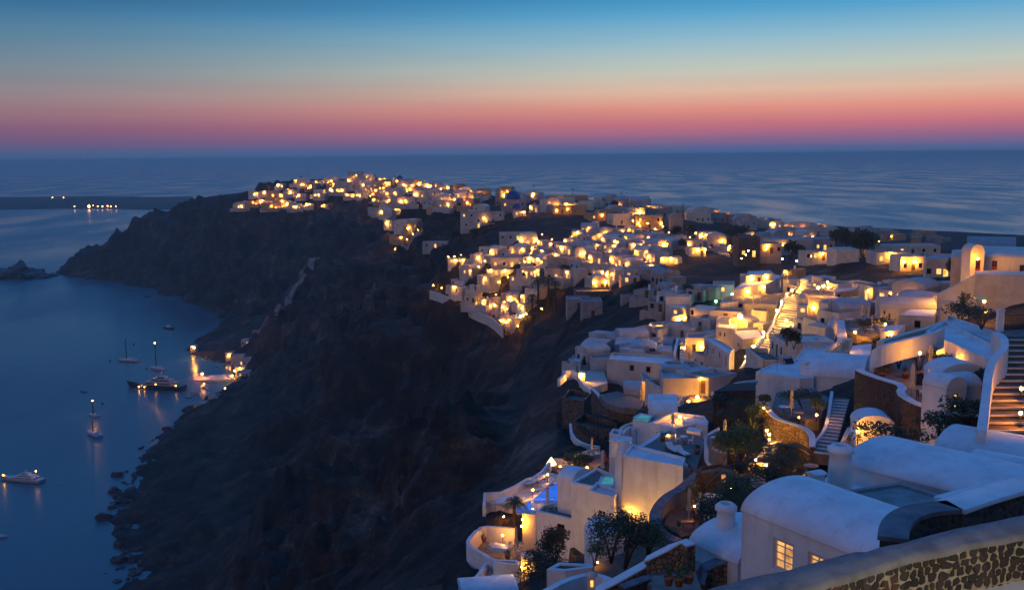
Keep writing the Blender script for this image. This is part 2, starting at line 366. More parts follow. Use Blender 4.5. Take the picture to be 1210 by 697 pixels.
def ground_(px, py, s0=14.0, lim=3500):   # where the ray through a pixel meets the terrain (or the sea)
    d = ray(px, py); d = d / math.hypot(d.x, d.y); s_ = s0; prev = s0
    while s_ < lim:
        z = CAMZ + d.z * s_; h = max(HG(d.x * s_, d.y * s_), 0)
        if z <= h:
            lo, hi = prev, s_
            for _ in range(12):
                m_ = (lo + hi) / 2
                if CAMZ + d.z * m_ <= max(HG(d.x * m_, d.y * m_), 0): hi = m_
                else: lo = m_
            return Vector((d.x * hi, d.y * hi, CAMZ + d.z * hi))
        prev = s_; s_ *= 1.006
    return None
def build_terrain():
    nr, nt_ = GX.shape
    vs = np.c_[GX.ravel(), GY.ravel(), GZ2.ravel()]
    idx = np.arange(nr * nt_).reshape(nr, nt_)
    q = np.stack([idx[:-1, :-1], idx[:-1, 1:], idx[1:, 1:], idx[1:, :-1]], -1).reshape(-1, 4)[:, ::-1]
    me = bpy.data.meshes.new('terrain')
    me.vertices.add(len(vs)); me.vertices.foreach_set('co', vs.ravel())
    me.loops.add(q.size); me.loops.foreach_set('vertex_index', q.ravel())
    me.polygons.add(len(q)); me.polygons.foreach_set('loop_start', np.arange(0, q.size, 4)); me.polygons.foreach_set('loop_total', np.full(len(q), 4))
    me.polygons.foreach_set('use_smooth', np.ones(len(q), bool))
    me.update(calc_edges=True); me.materials.append(M['rock'])
    o = bpy.data.objects.new('terrain', me); link(o); tag(o, 'dark volcanic caldera cliff and plateau the village stands on', 'terrain', kind='structure')
mb = MB(); Rs = 42000; seg = 64
mb.add([(Rs * math.cos(2 * math.pi * k / seg), Rs * math.sin(2 * math.pi * k / seg), 0) for k in range(seg)], [tuple(range(seg))])
tag(mb.build('water', 'sea'), 'calm blue sea of the caldera at dusk', 'sea', kind='structure')
# far island across the water: its own low ridge at its own distance
def far_island():
    mb = MB(); n = 90
    pts = []
    for i in range(n):
        t = i / (n - 1); px = -60 + 288 * t
        base = pz(px, 247.5 + 0.6 * math.sin(t * 9), -CAMZ)
        h = (19 - 4 * t) * min(1, (1 - t) * 30) * (1 + .22 * float(fbm(np.array([t * 22.]), np.array([3.])).item()))
        pts.append((base, h))
    for k in range(6):
        pass
    vs = []; fs = []
    prof = [(0, -2), (40, .35), (110, .62), (230, .85), (420, 1.0), (700, .9), (1100, -.1)]
    for i, (b_, h) in enumerate(pts):
        d = Vector((b_.x, b_.y, 0)).normalized()
        for j, (o, k) in enumerate(prof):
            hh = h * k * (1 + .3 * float(fbm(np.array([i / 6.]), np.array([j * 1.7])).item())) if k > 0 else k * 3
            vs.append((b_.x + d.x * o, b_.y + d.y * o, hh))
    m_ = len(prof)
    for i in range(n - 1):
        for j in range(m_ - 1): fs.append((i * m_ + j, (i + 1) * m_ + j, (i + 1) * m_ + j + 1, i * m_ + j + 1))
    mb.add(vs, fs, True)
    return mb.build('hills', 'rock')
tag(far_island(), 'low dark island on the horizon across the caldera', 'island', kind='structure')
def rock_mesh(mb, c_, sx_, sy_, sz_, seed, sub=3):
    bm = bmesh.new(); bmesh.ops.create_icosphere(bm, subdivisions=sub, radius=1)
    from mathutils import noise as mn
    vs = []
    for v in bm.verts:
        q = v.co * 1.3 + Vector((seed * 3.1, seed, 0)); k = 1 + .55 * mn.fractal(q, .9, 2.1, 5)
        vs.append(Vector((v.co.x * sx_ * k, v.co.y * sy_ * k, v.co.z * sz_ * k)) + Vector(c_))
    mb.add(vs, [tuple(v.index for v in f.verts) for f in bm.faces]); bm.free()
def islet():
    p = pz(14, 329, -CAMZ); mb = MB()
    for dx, h, w in [(0, 14, 26), (-26, 12, 25), (20, 9, 17), (8, 17, 13), (-50, 11, 24), (-78, 9, 24), (36, 4, 10)]:
        rock_mesh(mb, (p.x + dx, p.y + 15, 0), w, 24, h, dx * .1 + 5, 4)
    return mb.build('rock_islet', 'shore')
tag(islet(), 'rugged dark rock islet off the headland tip', 'rock islet')
# ------------------------------------------------------------------ sky, sun, haze
w = bpy.data.worlds.new('World'); sc.world = w; w.use_nodes = True
nt = w.node_tree; bg = nt.nodes['Background']; outw = nt.nodes['World Output']
tc = N(nt, 'ShaderNodeTexCoord'); sp = N(nt, 'ShaderNodeSeparateXYZ'); nt.links.new(tc.outputs['Generated'], sp.inputs[0])
def s2l(*c_): return tuple((x / 255 / 12.92 if x <= 10 else ((x / 255 + .055) / 1.055) ** 2.4) for x in c_)
def el(py): return math.sin(math.atan((184 - py) / F) ) 
def z01(z): return z * .5 + .5
stops_c = [(-.02, s2l(62, 98, 138)), (el(184), s2l(68, 100, 142)), (el(177), s2l(84, 96, 142)), (el(166), s2l(136, 98, 134)), (el(150), s2l(188, 110, 124)), (el(132), s2l(214, 140, 128)), (el(113), s2l(212, 176, 156)), (el(88), s2l(182, 190, 180)), (el(55), s2l(132, 176, 196)), (el(25), s2l(72, 152, 196)), (el(0), s2l(32, 126, 180)), (.30, s2l(52, 130, 192)), (.6, s2l(58, 122, 208)), (1, s2l(56, 112, 204))]
stops_l = [(-.02, s2l(60, 88, 130)), (el(184), s2l(60, 94, 136)), (el(177), s2l(68, 90, 132)), (el(166), s2l(100, 86, 124)), (el(150), s2l(124, 90, 118)), (el(132), s2l(140, 110, 124)), (el(113), s2l(134, 124, 134)), (el(88), s2l(108, 126, 142)), (el(55), s2l(78, 120, 148)), (el(25), s2l(44, 104, 146)), (el(0), s2l(14, 74, 120)), (.30, s2l(46, 116, 174)), (.6, s2l(56, 116, 200)), (1, s2l(56, 112, 200))]
# ramp over z in [-0.02, 0.30] for the low sky, then up to the zenith
def skyramp(st):
    mr = N(nt, 'ShaderNodeMath', operation='POWER'); mr.inputs[1].default_value = .5; mr.use_clamp = True
    nt.links.new(sh.outputs[0], mr.inputs[0])
    r = nt.nodes.new('ShaderNodeValToRGB'); e = r.color_ramp.elements
    f_ = lambda z: math.sqrt(max(0, min(1, (z + .02) / 1.02)))
    for i, (z, c_) in enumerate(st):
        x = e[i] if i < 2 else e.new(f_(z)); x.position = f_(z); x.color = (*c_, 1)
    nt.links.new(mr.outputs[0], r.inputs[0]); return r
sh = N(nt, 'ShaderNodeMath', operation='MULTIPLY_ADD'); sh.inputs[1].default_value = 1 / 1.02; sh.inputs[2].default_value = .02 / 1.02; sh.use_clamp = True
nt.links.new(sp.outputs[2], sh.inputs[0])
rc = skyramp(stops_c); rl = skyramp(stops_l)
az = N(nt, 'ShaderNodeMapRange'); az.interpolation_type = 'SMOOTHSTEP'
for k_, v_ in zip(('From Min', 'From Max', 'To Min', 'To Max'), (-.52, .22, 0, 1)): az.inputs[k_].default_value = v_
nt.links.new(sp.outputs[0], az.inputs['Value'])
mxw = N(nt, 'ShaderNodeMix', data_type='RGBA'); nt.links.new(az.outputs[0], mxw.inputs[0]); nt.links.new(rl.outputs[0], mxw.inputs[6]); nt.links.new(rc.outputs[0], mxw.inputs[7])
# faint streaks of cloud near the horizon
sky = N(nt, 'ShaderNodeTexSky', sky_type='NISHITA'); sky.sun_disc = False; sky.sun_elevation = R(0.5); sky.sun_rotation = R(200)
bg.inputs['Strength'].default_value = 1.0
bk = N(nt, 'ShaderNodeMapRange'); bk.interpolation_type = 'SMOOTHSTEP'     # the sky opposite the afterglow is already dark
for k_, v_ in zip(('From Min', 'From Max', 'To Min', 'To Max'), (-.45, .5, .5, 1)): bk.inputs[k_].default_value = v_
nt.links.new(sp.outputs[1], bk.inputs['Value'])
cm = N(nt, 'ShaderNodeMapping'); cm.inputs['Scale'].default_value = (2.2, 2.2, 55); nt.links.new(tc.outputs['Generated'], cm.inputs[0])
cn = noise_tex(nt, cm.outputs[0], 1.3, 6, .6); cr_ = ramp(nt, cn.outputs[0], [(.32, (.86, .87, .91)), (.52, (1, 1, 1)), (.75, (1.05, 1.03, 1.0))])
cl_ = N(nt, 'ShaderNodeMix', data_type='RGBA', blend_type='MULTIPLY'); cl_.inputs[0].default_value = .35
nt.links.new(mxw.outputs[2], cl_.inputs[6]); nt.links.new(cr_.outputs[0], cl_.inputs[7])
vm = N(nt, 'ShaderNodeVectorMath', operation='SCALE'); nt.links.new(cl_.outputs[2], vm.inputs[0]); nt.links.new(bk.outputs[0], vm.inputs['Scale'])
nt.links.new(vm.outputs[0], bg.inputs['Color'])
bg2 = N(nt, 'ShaderNodeBackground'); bg2.inputs['Strength'].default_value = .02; nt.links.new(sky.outputs[0], bg2.inputs['Color'])
ads = N(nt, 'ShaderNodeAddShader'); nt.links.new(bg.outputs[0], ads.inputs[0]); nt.links.new(bg2.outputs[0], ads.inputs[1]); nt.links.new(ads.outputs[0], outw.inputs['Surface'])
sun = bpy.data.lights.new('warm_fill', 'SUN'); sun.energy = .40; sun.angle = R(25); sun.color = (1, .54, .34)  # added warm fill from behind the viewpoint, standing in for street lamps
so = bpy.data.objects.new('warm_fill', sun); link(so)
so.rotation_euler = Vector((-.60, -.78, .10)).to_track_quat('Z', 'Y').to_euler()
def haze():
    mb = MB(); mb.box((0, 0, 49), (86000, 86000, 218))
    o = mb.build('haze', 'white'); o.data.materials.clear()
    m = bpy.data.materials.new('haze_air'); m.use_nodes = True; nt = m.node_tree
    nt.nodes.remove(nt.nodes['Principled BSDF'])
    v = N(nt, 'ShaderNodeVolumePrincipled'); v.inputs['Density'].default_value = HAZE; v.inputs['Color'].default_value = (.62, .92, 1.0, 1); v.inputs['Anisotropy'].default_value = 0.0
    nt.links.new(v.outputs[0], nt.nodes['Material Output'].inputs['Volume'])
    o.data.materials.append(m); tag(o, 'thin blue evening haze over sea and island', 'haze', kind='stuff')
HAZE = 1.25e-4
haze()
# ------------------------------------------------------------------ building kit
def ccw(p):
    a = sum(p[i][0] * p[(i + 1) % len(p)][1] - p[(i + 1) % len(p)][0] * p[i][1] for i in range(len(p)))
    return a > 0
def inset(pts, t):                # pts CCW, plain offset of a polygon
    n = len(pts); out = []
    for i in range(n):
        p0, p1, p2 = Vector(pts[i - 1]).to_2d(), Vector(pts[i]).to_2d(), Vector(pts[(i + 1) % n]).to_2d()
        e1 = (p1 - p0).normalized(); e2 = (p2 - p1).normalized()
        n1 = Vector((-e1.y, e1.x)); n2 = Vector((-e2.y, e2.x)); k = 1 + n1.dot(n2)
        m_ = (n1 + n2) / max(k, .3); out.append((p1.x + m_.x * t, p1.y + m_.y * t))
    return out
class Face:
    def __init__(s, a, b_, z0, z1):
        s.a = Vector((a[0], a[1], 0)); s.b = Vector((b_[0], b_[1], 0)); s.u = (s.b - s.a); s.W = s.u.length; s.u.normalize()
        s.n = Vector((s.u.y, -s.u.x, 0)); s.z0 = z0; s.z1 = z1
    def P(s, u, z, d=0): return Vector((s.a.x + s.u.x * u + s.n.x * d, s.a.y + s.u.y * u + s.n.y * d, z))
    def hit(s, px, py):
        d = ray(px, py); o = Vector((0, 0, CAMZ)); t = (s.a - o).dot(s.n) / d.dot(s.n); q = o + d * t
        return (q - Vector((s.a.x, s.a.y, 0))).dot(s.u), q.z
def panel(mb, f, ops, depth):
    us = sorted({0, f.W} | {o[k] for o in ops for k in (0, 2)}); zs = sorted({f.z0, f.z1} | {o[k] for o in ops for k in (1, 3)})
    for i in range(len(us) - 1):
        for j in range(len(zs) - 1):
            uc, zc = (us[i] + us[i + 1]) / 2, (zs[j] + zs[j + 1]) / 2
            if any(o[0] < uc < o[2] and o[1] < zc < o[3] for o in ops): continue
            mb.add([f.P(us[i], zs[j]), f.P(us[i + 1], zs[j]), f.P(us[i + 1], zs[j + 1]), f.P(us[i], zs[j + 1])], [(0, 1, 2, 3)])
    for u0, z0, u1, z1 in [o[:4] for o in ops]:
        a = [f.P(u0, z0), f.P(u1, z0), f.P(u1, z1), f.P(u0, z1)]; b_ = [f.P(u0, z0, -depth), f.P(u1, z0, -depth), f.P(u1, z1, -depth), f.P(u0, z1, -depth)]
        mb.add(a + b_, [(0, 1, 5, 4), (1, 2, 6, 5), (2, 3, 7, 6), (3, 0, 4, 7)])
def opening_parts(root, f, o, depth, far, fm='wood'):
    u0, z0, u1, z1, kind = o[:5]; w_, h_ = u1 - u0, z1 - z0
    door = 'door' in kind; off = root.location
    pm = 'window_near' if 'near' in kind else 'window' if 'lit' in kind else ('windowdim' if 'dim' in kind else 'glass')
    fmat = o[5] if len(o) > 5 else ('red' if 'red' in kind else fm)
    if far:
        mb = MB(off); d = -depth + .02
        mb.add([f.P(u0, z0, d), f.P(u1, z0, d), f.P(u1, z1, d), f.P(u0, z1, d)], [(0, 1, 2, 3)])
        mb.build('door' if door else 'window', pm if 'lit' in kind or 'dim' in kind or not door else fmat, root); return
    mb = MB(off); bar = .11 if 'near' in kind else .07
    def br(ua, za, ub, zb, d0=-.14, d1=-.07):
        q = [f.P(ua, za, d) for d in ()]; vs = [f.P(u, z, d) for d in (d0, d1) for (u, z) in ((ua, za), (ub, za), (ub, zb), (ua, zb))]
        mb.add(vs, [(3, 2, 1, 0), (4, 5, 6, 7), (0, 1, 5, 4), (1, 2, 6, 5), (2, 3, 7, 6), (3, 0, 4, 7)])
    br(u0, z0, u0 + bar, z1); br(u1 - bar, z0, u1, z1); br(u0 + bar, z1 - bar, u1 - bar, z1)
    if door: br(u0 + bar, z0, u1 - bar, z0 + h_ * .38)
    else: br(u0 + bar, z0, u1 - bar, z0 + bar)
    cols = max(1, min(4, round(w_ / .45))); rows = max(1, round(h_ * (.62 if door else 1) / .5)); zb = z0 + (h_ * .38 if door else bar); rows = 4 if 'near' in kind else rows
    for k in range(1, cols): x = u0 + w_ * k / cols; br(x - .022, zb, x + .022, z1 - bar, -.135, -.085)
    for k in range(1, rows): z = zb + (z1 - zb) * k / rows; br(u0 + bar, z - .018, u1 - bar, z + .018, -.13, -.09)
    fo = mb.build('door' if door else 'window', fmat, root)
    pb = MB(off); pb.add([f.P(u0, z0, -depth + .02), f.P(u1, z0, -depth + .02), f.P(u1, z1, -depth + .02), f.P(u0, z1, -depth + .02)], [(0, 1, 2, 3)])
    pb.build('pane', pm, fo)
def bulb(mb, p, r):
    t = (1 + 5 ** .5) / 2; k = r / math.sqrt(1 + t * t)
    v = [(-1, t, 0), (1, t, 0), (-1, -t, 0), (1, -t, 0), (0, -1, t), (0, 1, t), (0, -1, -t), (0, 1, -t), (t, 0, -1), (t, 0, 1), (-t, 0, -1), (-t, 0, 1)]
    mb.add([Vector(q) * k + Vector(p) for q in v], [(0, 11, 5), (0, 5, 1), (0, 1, 7), (0, 7, 10), (0, 10, 11), (1, 5, 9), (5, 11, 4), (11, 10, 2), (10, 7, 6), (7, 1, 8), (3, 9, 4), (3, 4, 2), (3, 2, 6), (3, 6, 8), (3, 8, 9), (4, 9, 5), (2, 4, 11), (6, 2, 10), (8, 6, 7), (9, 8, 1)])
def wall_lamp(root, f, u, z, r=.13, m='bulb'):
    mb = MB(root.location); mb.tube([f.P(u, z + .25, .0), f.P(u, z + .3, .18), f.P(u, z + r * .8, .3)], .03, 5)
    b_ = mb.build('wall_lamp', 'iron', root); mb = MB(root.location); bulb(mb, f.P(u, z, .3 + r * .3), r); mb.build('bulb', m, b_)
HOUSES = []
def building(label, pts, z0, z1, mt='white', ops=(), par=.45, t=.28, roof='screed', cat='house', name='house', group=None, far=False, fm='wood', vault=None, lamps=(), found=4, depth=.17, chim=(), dome=None):
    """pts: footprint; ops: (edge, u0, z0, u1, z1, kind) in metres above z0; vault=(edge along the axis, rise)"""
    flip = not ccw(pts); n = len(pts)
    P_ = list(pts)
    if flip: P_ = P_[::-1]
    def emap(i): return (n - 2 - i) % n if flip else i
    cx = sum(p[0] for p in P_) / n; cy_ = sum(p[1] for p in P_) / n
    root = thing(name, label, cat, (cx, cy_, z0), 0, group); off = root.location
    mb = MB(off); faces = []
    zt = z1
    for i in range(n):
        f = Face(P_[i], P_[(i + 1) % n], z0 - found, zt); faces.append(f)
        oo = []
        for o in ops:
            if emap(o[0]) == i:
                u0, u1 = o[1], o[3]
                if flip: u0, u1 = f.W - u1, f.W - u0
                if u0 > .05 and u1 < f.W - .05 and o[4] < zt - z0 - .05: oo.append((u0, z0 + o[2], u1, z0 + o[4]) + tuple(o[5:]))
        panel(mb, f, oo, depth)
        for o in oo: opening_parts(root, f, o, depth, far, fm)
    if par and not vault:
        I = inset(P_, t); v = [(p[0], p[1], zt) for p in P_] + [(p[0], p[1], zt) for p in I] + [(p[0], p[1], zt - par) for p in I]
        fs = [(i, (i + 1) % n, n + (i + 1) % n, n + i) for i in range(n)] + [(n + i, n + (i + 1) % n, 2 * n + (i + 1) % n, 2 * n + i) for i in range(n)]
        mb.add(v, fs)
        rb = MB(off); rb.add([(p[0], p[1], zt - par + .003) for p in I], [tuple(range(n))]); rb.build('roof', roof, root)
    elif not vault:
        mb.add([(p[0], p[1], zt) for p in P_], [tuple(range(n))])
    mb.build('wall', mt, root)
    if vault:
        e, rise = vault[0], vault[1]; e = emap(e); q = [Vector((P_[(e + k) % 4][0], P_[(e + k) % 4][1], zt)) for k in range(4)]
        ov = vault[2] if len(vault) > 2 else .08; ax = (q[1] - q[0]).normalized(); wd = (q[3] - q[0]).normalized()
        q = [q[0] - ax * ov - wd * ov, q[1] + ax * ov - wd * ov, q[2] + ax * ov + wd * ov, q[3] - ax * ov + wd * ov]
        rb = MB(off); sg = 7 if far else 20; L = [];
        for a_, b_ in ((q[0], q[3]), (q[1], q[2])):
            for k in range(sg + 1):
                th = math.pi * k / sg; m_ = (a_ + b_) / 2; h_ = (b_ - a_) / 2
                L.append(m_ - h_ * math.cos(th) + Vector((0, 0, rise * math.sin(th) + .02)))
        for s_ in range(sg): rb.add([L[s_], L[s_ + 1], L[sg + 1 + s_ + 1], L[sg + 1 + s_]], [(3, 2, 1, 0)], True)
        # weld the strips
        rb.v = [tuple(v) for v in L]; rb.f = [(sg + 1 + s_, sg + 2 + s_, s_ + 1, s_) for s_ in range(sg)]; rb.sm = [not far] * sg
        b0 = len(rb.v)
        rb.add(L[:sg + 1], [tuple(range(sg + 1))]); rb.add(L[sg + 1:], [tuple(range(sg, -1, -1))])
        ld = [L[0], L[sg], L[2 * sg + 1], L[sg + 1]]; rb.add(ld, [(0, 1, 2, 3)])
        rb.build('roof', vault[3] if len(vault) > 3 else mt, root)
    if dome:
        rr_, hh, dm = dome; db = MB((0, 0, 0)); db.lathe([(rr_, -.05), (rr_, hh * .25)] + [(rr_ * math.cos(a), hh * .25 + rr_ * math.sin(a)) for a in [k * math.pi / 2 / 7 for k in range(1, 8)]], seg=18)
        d_ = db.build('dome', dm, root, (0, 0, z1 - z0)); cb = MB(); cb.box((0, 0, hh * .25 + rr_ + .5), (.12, .12, 1.1)); cb.box((0, 0, hh * .25 + rr_ + .7), (.5, .1, .1)); cb.build('cross', 'boatwhite', d_)
    for (x, y, h_, *kk) in chim:
        chimney(root, x, y, z1 - z0, h_, kk[0] if kk else .32)
    for l in lamps:
        i = emap(l[0]); f = faces[i]; u = f.W - l[1] if flip else l[1]; wall_lamp(root, f, u, z0 + l[2], *(l[3:]))
    root['_f'] = 0; del root['_f']
    return root, faces
def chimney(root, x, y, z, h_, r):
    mb = MB(); mb.lathe([(r * 1.15, -.3), (r, h_ * .6), (r * .92, h_ * .8), (r * 1.18, h_ * .84), (r * 1.18, h_ * .92), (r * .8, h_), (r * .55, h_), (r * .5, h_ * .7), (0, h_ * .7)], seg=12)
    mb.build('chimney', 'white', root, (x, y, z))
def toppts(px_list, zr): return [tuple(pz(a, b_, zr))[:2] for a, b_ in px_list]
def V3(p): return Vector((p[0], p[1], 0))
def pblock(label, top, ztop, h, **k):       # footprint traced at roof height ztop (relative to the camera)
    pts = toppts(top, ztop); pops = k.pop('pops', ())
    ops = list(k.pop('ops', ())); z1 = CAMZ + ztop; z0 = z1 - h
    for e, x0, y0, x1, y1, *kind in pops:
        a, b_ = pts[e], pts[(e + 1) % len(pts)]
        f = Face(a, b_, z0, z1); q0 = f.hit(x0, y0); q1 = f.hit(x1, y1)
        ops.append((e, min(q0[0], q1[0]), max(.05, min(q0[1], q1[1]) - z0), max(q0[0], q1[0]), max(q0[1], q1[1]) - z0) + tuple(kind))
    if not ops and k.get('cat', 'house') == 'house' and not k.get('vault') and h > 2.9 and k.get('auto', 1):
        rnd = random.Random(int(top[0][0] * 13 + top[0][1]))
        for e in range(len(pts)):
            W = (V3(pts[(e + 1) % len(pts)]) - V3(pts[e])).length
            if W < 3 or rnd.random() < .25: continue
            nn = max(1, min(4, int(W / 3.2)))
            for j in range(nn):
                if rnd.random() < .35: continue
                u0 = W * (j + .5) / nn - .45 + rnd.uniform(-.3, .3); isd = rnd.random() < .3
                zz_ = h - 2.9
                ops.append((e, u0, zz_ + (0 if isd else .95), u0 + .9, zz_ + 2.1, ('door ' if isd else 'window ') + ('lit' if rnd.random() < .25 else 'dark')))
    k.pop('auto', 0)
    pl = k.pop('plamps', ()); lm = list(k.pop('lamps', ()))
    for e, x, y, *r in pl:
        f = Face(pts[e], pts[(e + 1) % len(pts)], z0, z1); q = f.hit(x, y); lm.append((e, q[0], q[1] - z0) + tuple(r))
    return building(label, pts, z0, z1, ops=ops, lamps=lm, **k)
def rect(cx, cy_, w_, d_, rz):
    c_, s_ = math.cos(rz), math.sin(rz)
    return [(cx + x * c_ - y * s_, cy_ + x * s_ + y * c_) for x, y in ((-w_ / 2, -d_ / 2), (w_ / 2, -d_ / 2), (w_ / 2, d_ / 2), (-w_ / 2, d_ / 2))]
def wallpath(name, label, cat, pts, t, h, mt='white', cap=None, capw=None, group=None, caph=.08, smooth=0, top=True):
    """a free-standing wall along 3D top points; cap is a part of its own"""
    P = [Vector(p) for p in pts]
    for _ in range(smooth):
        Q = [P[0]]
        for a, b_ in zip(P, P[1:]): Q += [a * .75 + b_ * .25, a * .25 + b_ * .75]
        P = Q + [P[-1]]
    c0 = P[len(P) // 2]; root = thing(name, label, cat, (c0.x, c0.y, c0.z - h), 0, group)
    def strip(t_, zt, zb, nm, m_):
        mb = MB(root.location); n = len(P); L = []
        for i, p in enumerate(P):
            d = (P[min(i + 1, n - 1)] - P[max(i - 1, 0)]); d.z = 0; d.normalize(); nn = Vector((-d.y, d.x, 0)) * t_ / 2
            hb = h if zb is None else zb
            L.append([p + nn + Vector((0, 0, zt)), p - nn + Vector((0, 0, zt)), p - nn - Vector((0, 0, hb)), p + nn - Vector((0, 0, hb))])
        vs = [v for r in L for v in r]; fs = []
        for i in range(n - 1):
            for k in range(4): fs.append((i * 4 + k, (i + 1) * 4 + k, (i + 1) * 4 + (k + 1) % 4, i * 4 + (k + 1) % 4))
        fs += [(0, 1, 2, 3), ((n - 1) * 4 + 3, (n - 1) * 4 + 2, (n - 1) * 4 + 1, (n - 1) * 4)]
        mb.add(vs, fs); return mb.build(nm, m_, root)
    strip(t, -.002 if cap else 0, None, 'wall', mt)
    if cap: strip(capw or t + .1, caph, 0, 'cap', cap)
    return root
def PP(*q): return [pz(a, b_, z) for a, b_, z in q]
def slab(name, label, cat, px_list, zr, th, mt, kind=None):
    pts = toppts(px_list, zr); mb = MB(); mb.prism(pts, CAMZ + zr - th, CAMZ + zr)
    n = len(pts); c0 = (sum(p[0] for p in pts) / n, sum(p[1] for p in pts) / n, CAMZ + zr - th)
    mb.off = Vector(c0); o = mb.build(name, mt, None, c0); return tag(o, label, cat, kind=kind)
def staircase(label, bl, br, tr, tl, n, mt='paving', nose='white', side=None, name='staircase', drop=1.0, group=None, nw=.22):
    """bl, br, tr, tl: world corners bottom-left, bottom-right, top-right, top-left"""
    root = thing(name, label, 'stairs', ((bl + br) / 2), 0, group); off = root.location
    mb = MB(off); nb = MB(off)
    for i in range(n):
        a, b_ = i / n, (i + 1) / n
        p = [bl.lerp(tl, a), br.lerp(tr, a), br.lerp(tr, b_), bl.lerp(tl, b_)]; z = bl.z + (tl.z - bl.z) * (i + 1) / n
        q = [(v.x, v.y) for v in p]
        mb.prism(q, z - (tl.z - bl.z) / n - drop, z)
        dv = (p[3] - p[0]).to_2d(); dv = dv / dv.length * nw
        nq = [(p[0].x - dv.x * .2, p[0].y - dv.y * .2), (p[1].x - dv.x * .2, p[1].y - dv.y * .2), (p[1].x + dv.x, p[1].y + dv.y), (p[0].x + dv.x, p[0].y + dv.y)]
        nb.prism(nq, z - .10, z + .006)
    mb.build('steps', mt, root)
    if nose: nb.build('step_edges', nose, root)
    return root
# ------------------------------------------------------------------ lamps
def globe_lamp(px, py, label, zr=None, D=None, r=.17, h=None, m='bulb', where=None):
    """a lamp on a short post; the pixel is the bulb"""
    p = where if where is not None else (pz(px, py, zr) if zr is not None else None)
    if p is None: 
        if D is None: g = ground(px, py + 4); p = atD(px, py, g.y - .6)
        else: p = atD(px, py, D)
    if m == 'bulb': r = r * .75
    hg = max(HG(p.x, p.y), 0); hh = h if h is not None else min(max(p.z - hg, .8), 3.5)
    t = thing('street_lamp', label, 'lamp', (p.x, p.y, p.z - hh), 0, 'lamps lighting the stairs and terraces')
    mb = MB(); mb.tube([(0, 0, 0), (0, 0, hh - r)], [.05, .035], 6); mb.lathe([(.09, 0), (.07, .15), (.04, .2)], seg=8); mb.build('post', 'iron', t)
    mb = MB(); bulb(mb, (0, 0, hh), r); mb.build('lamp_globe', m, t)
    mb = MB(); mb.lathe([(.0, .1), (r * .8, 0), (r * .7, -.04), (0, -.04)], (0, 0, hh + r * .8 + .04), seg=8); mb.build('lamp_cap', 'iron', t)
    return t
# ------------------------------------------------------------------ vegetation
def leaves(mb, c_, rx, ry, rz_, n, size, clump=9, seed=0, fill=.55):
    rnd = random.Random(seed); cl = []
    for i in range(clump):
        th = rnd.uniform(0, 2 * math.pi); ph = math.acos(rnd.uniform(-.5, 1)); k = rnd.uniform(.35, .8)
        cl.append(Vector((c_[0] + rx * k * math.sin(ph) * math.cos(th), c_[1] + ry * k * math.sin(ph) * math.sin(th), c_[2] + rz_ * k * math.cos(ph))))
    for i in range(n):
        q = rnd.choice(cl); r_ = Vector((rnd.gauss(0, 1), rnd.gauss(0, 1), rnd.gauss(0, 1))).normalized() * rnd.uniform(.3, 1) * fill
        p = q + Vector((r_.x * rx, r_.y * ry, r_.z * rz_)); s_ = size * rnd.uniform(.6, 1.4)
        a = Vector((rnd.gauss(0, 1), rnd.gauss(0, 1), rnd.gauss(0, 1))).normalized(); b_ = a.orthogonal().normalized()
        mb.add([p - a * s_, p - b_ * s_ * .45, p + a * s_, p + b_ * s_ * .45], [(0, 1, 2, 3)])
def shrub(label, base, w_, h_, n=900, leaf=.10, m='leaf', name='shrub', cat='shrub', seed=0, group=None, flowers=0, trunk=.25):
    base = Vector(base); t = thing(name, label, cat, base, 0, group)
    mb = MB(); rnd = random.Random(seed)
    for k in range(5):
        a = rnd.uniform(0, 6.28); mb.tube([(0, 0, -.4), (math.cos(a) * w_ * .1, math.sin(a) * w_ * .1, h_ * trunk), (math.cos(a) * w_ * .27, math.sin(a) * w_ * .27, h_ * .7)], [.05 + h_ * .018, .03 + h_ * .01, .012], 5)
    mb.build('trunk', 'darkwood', t)
    mb = MB(); leaves(mb, (0, 0, h_ * (.5 + trunk * .35)), w_ * .5, w_ * .5, h_ * .42, n, leaf, 11, seed); mb.build('crown', m, t)
    if flowers:
        mb = MB(); leaves(mb, (0, 0, h_ * .6), w_ * .55, w_ * .55, h_ * .42, flowers, leaf * .6, 11, seed); mb.build('blossom', 'flower', t)
    return t
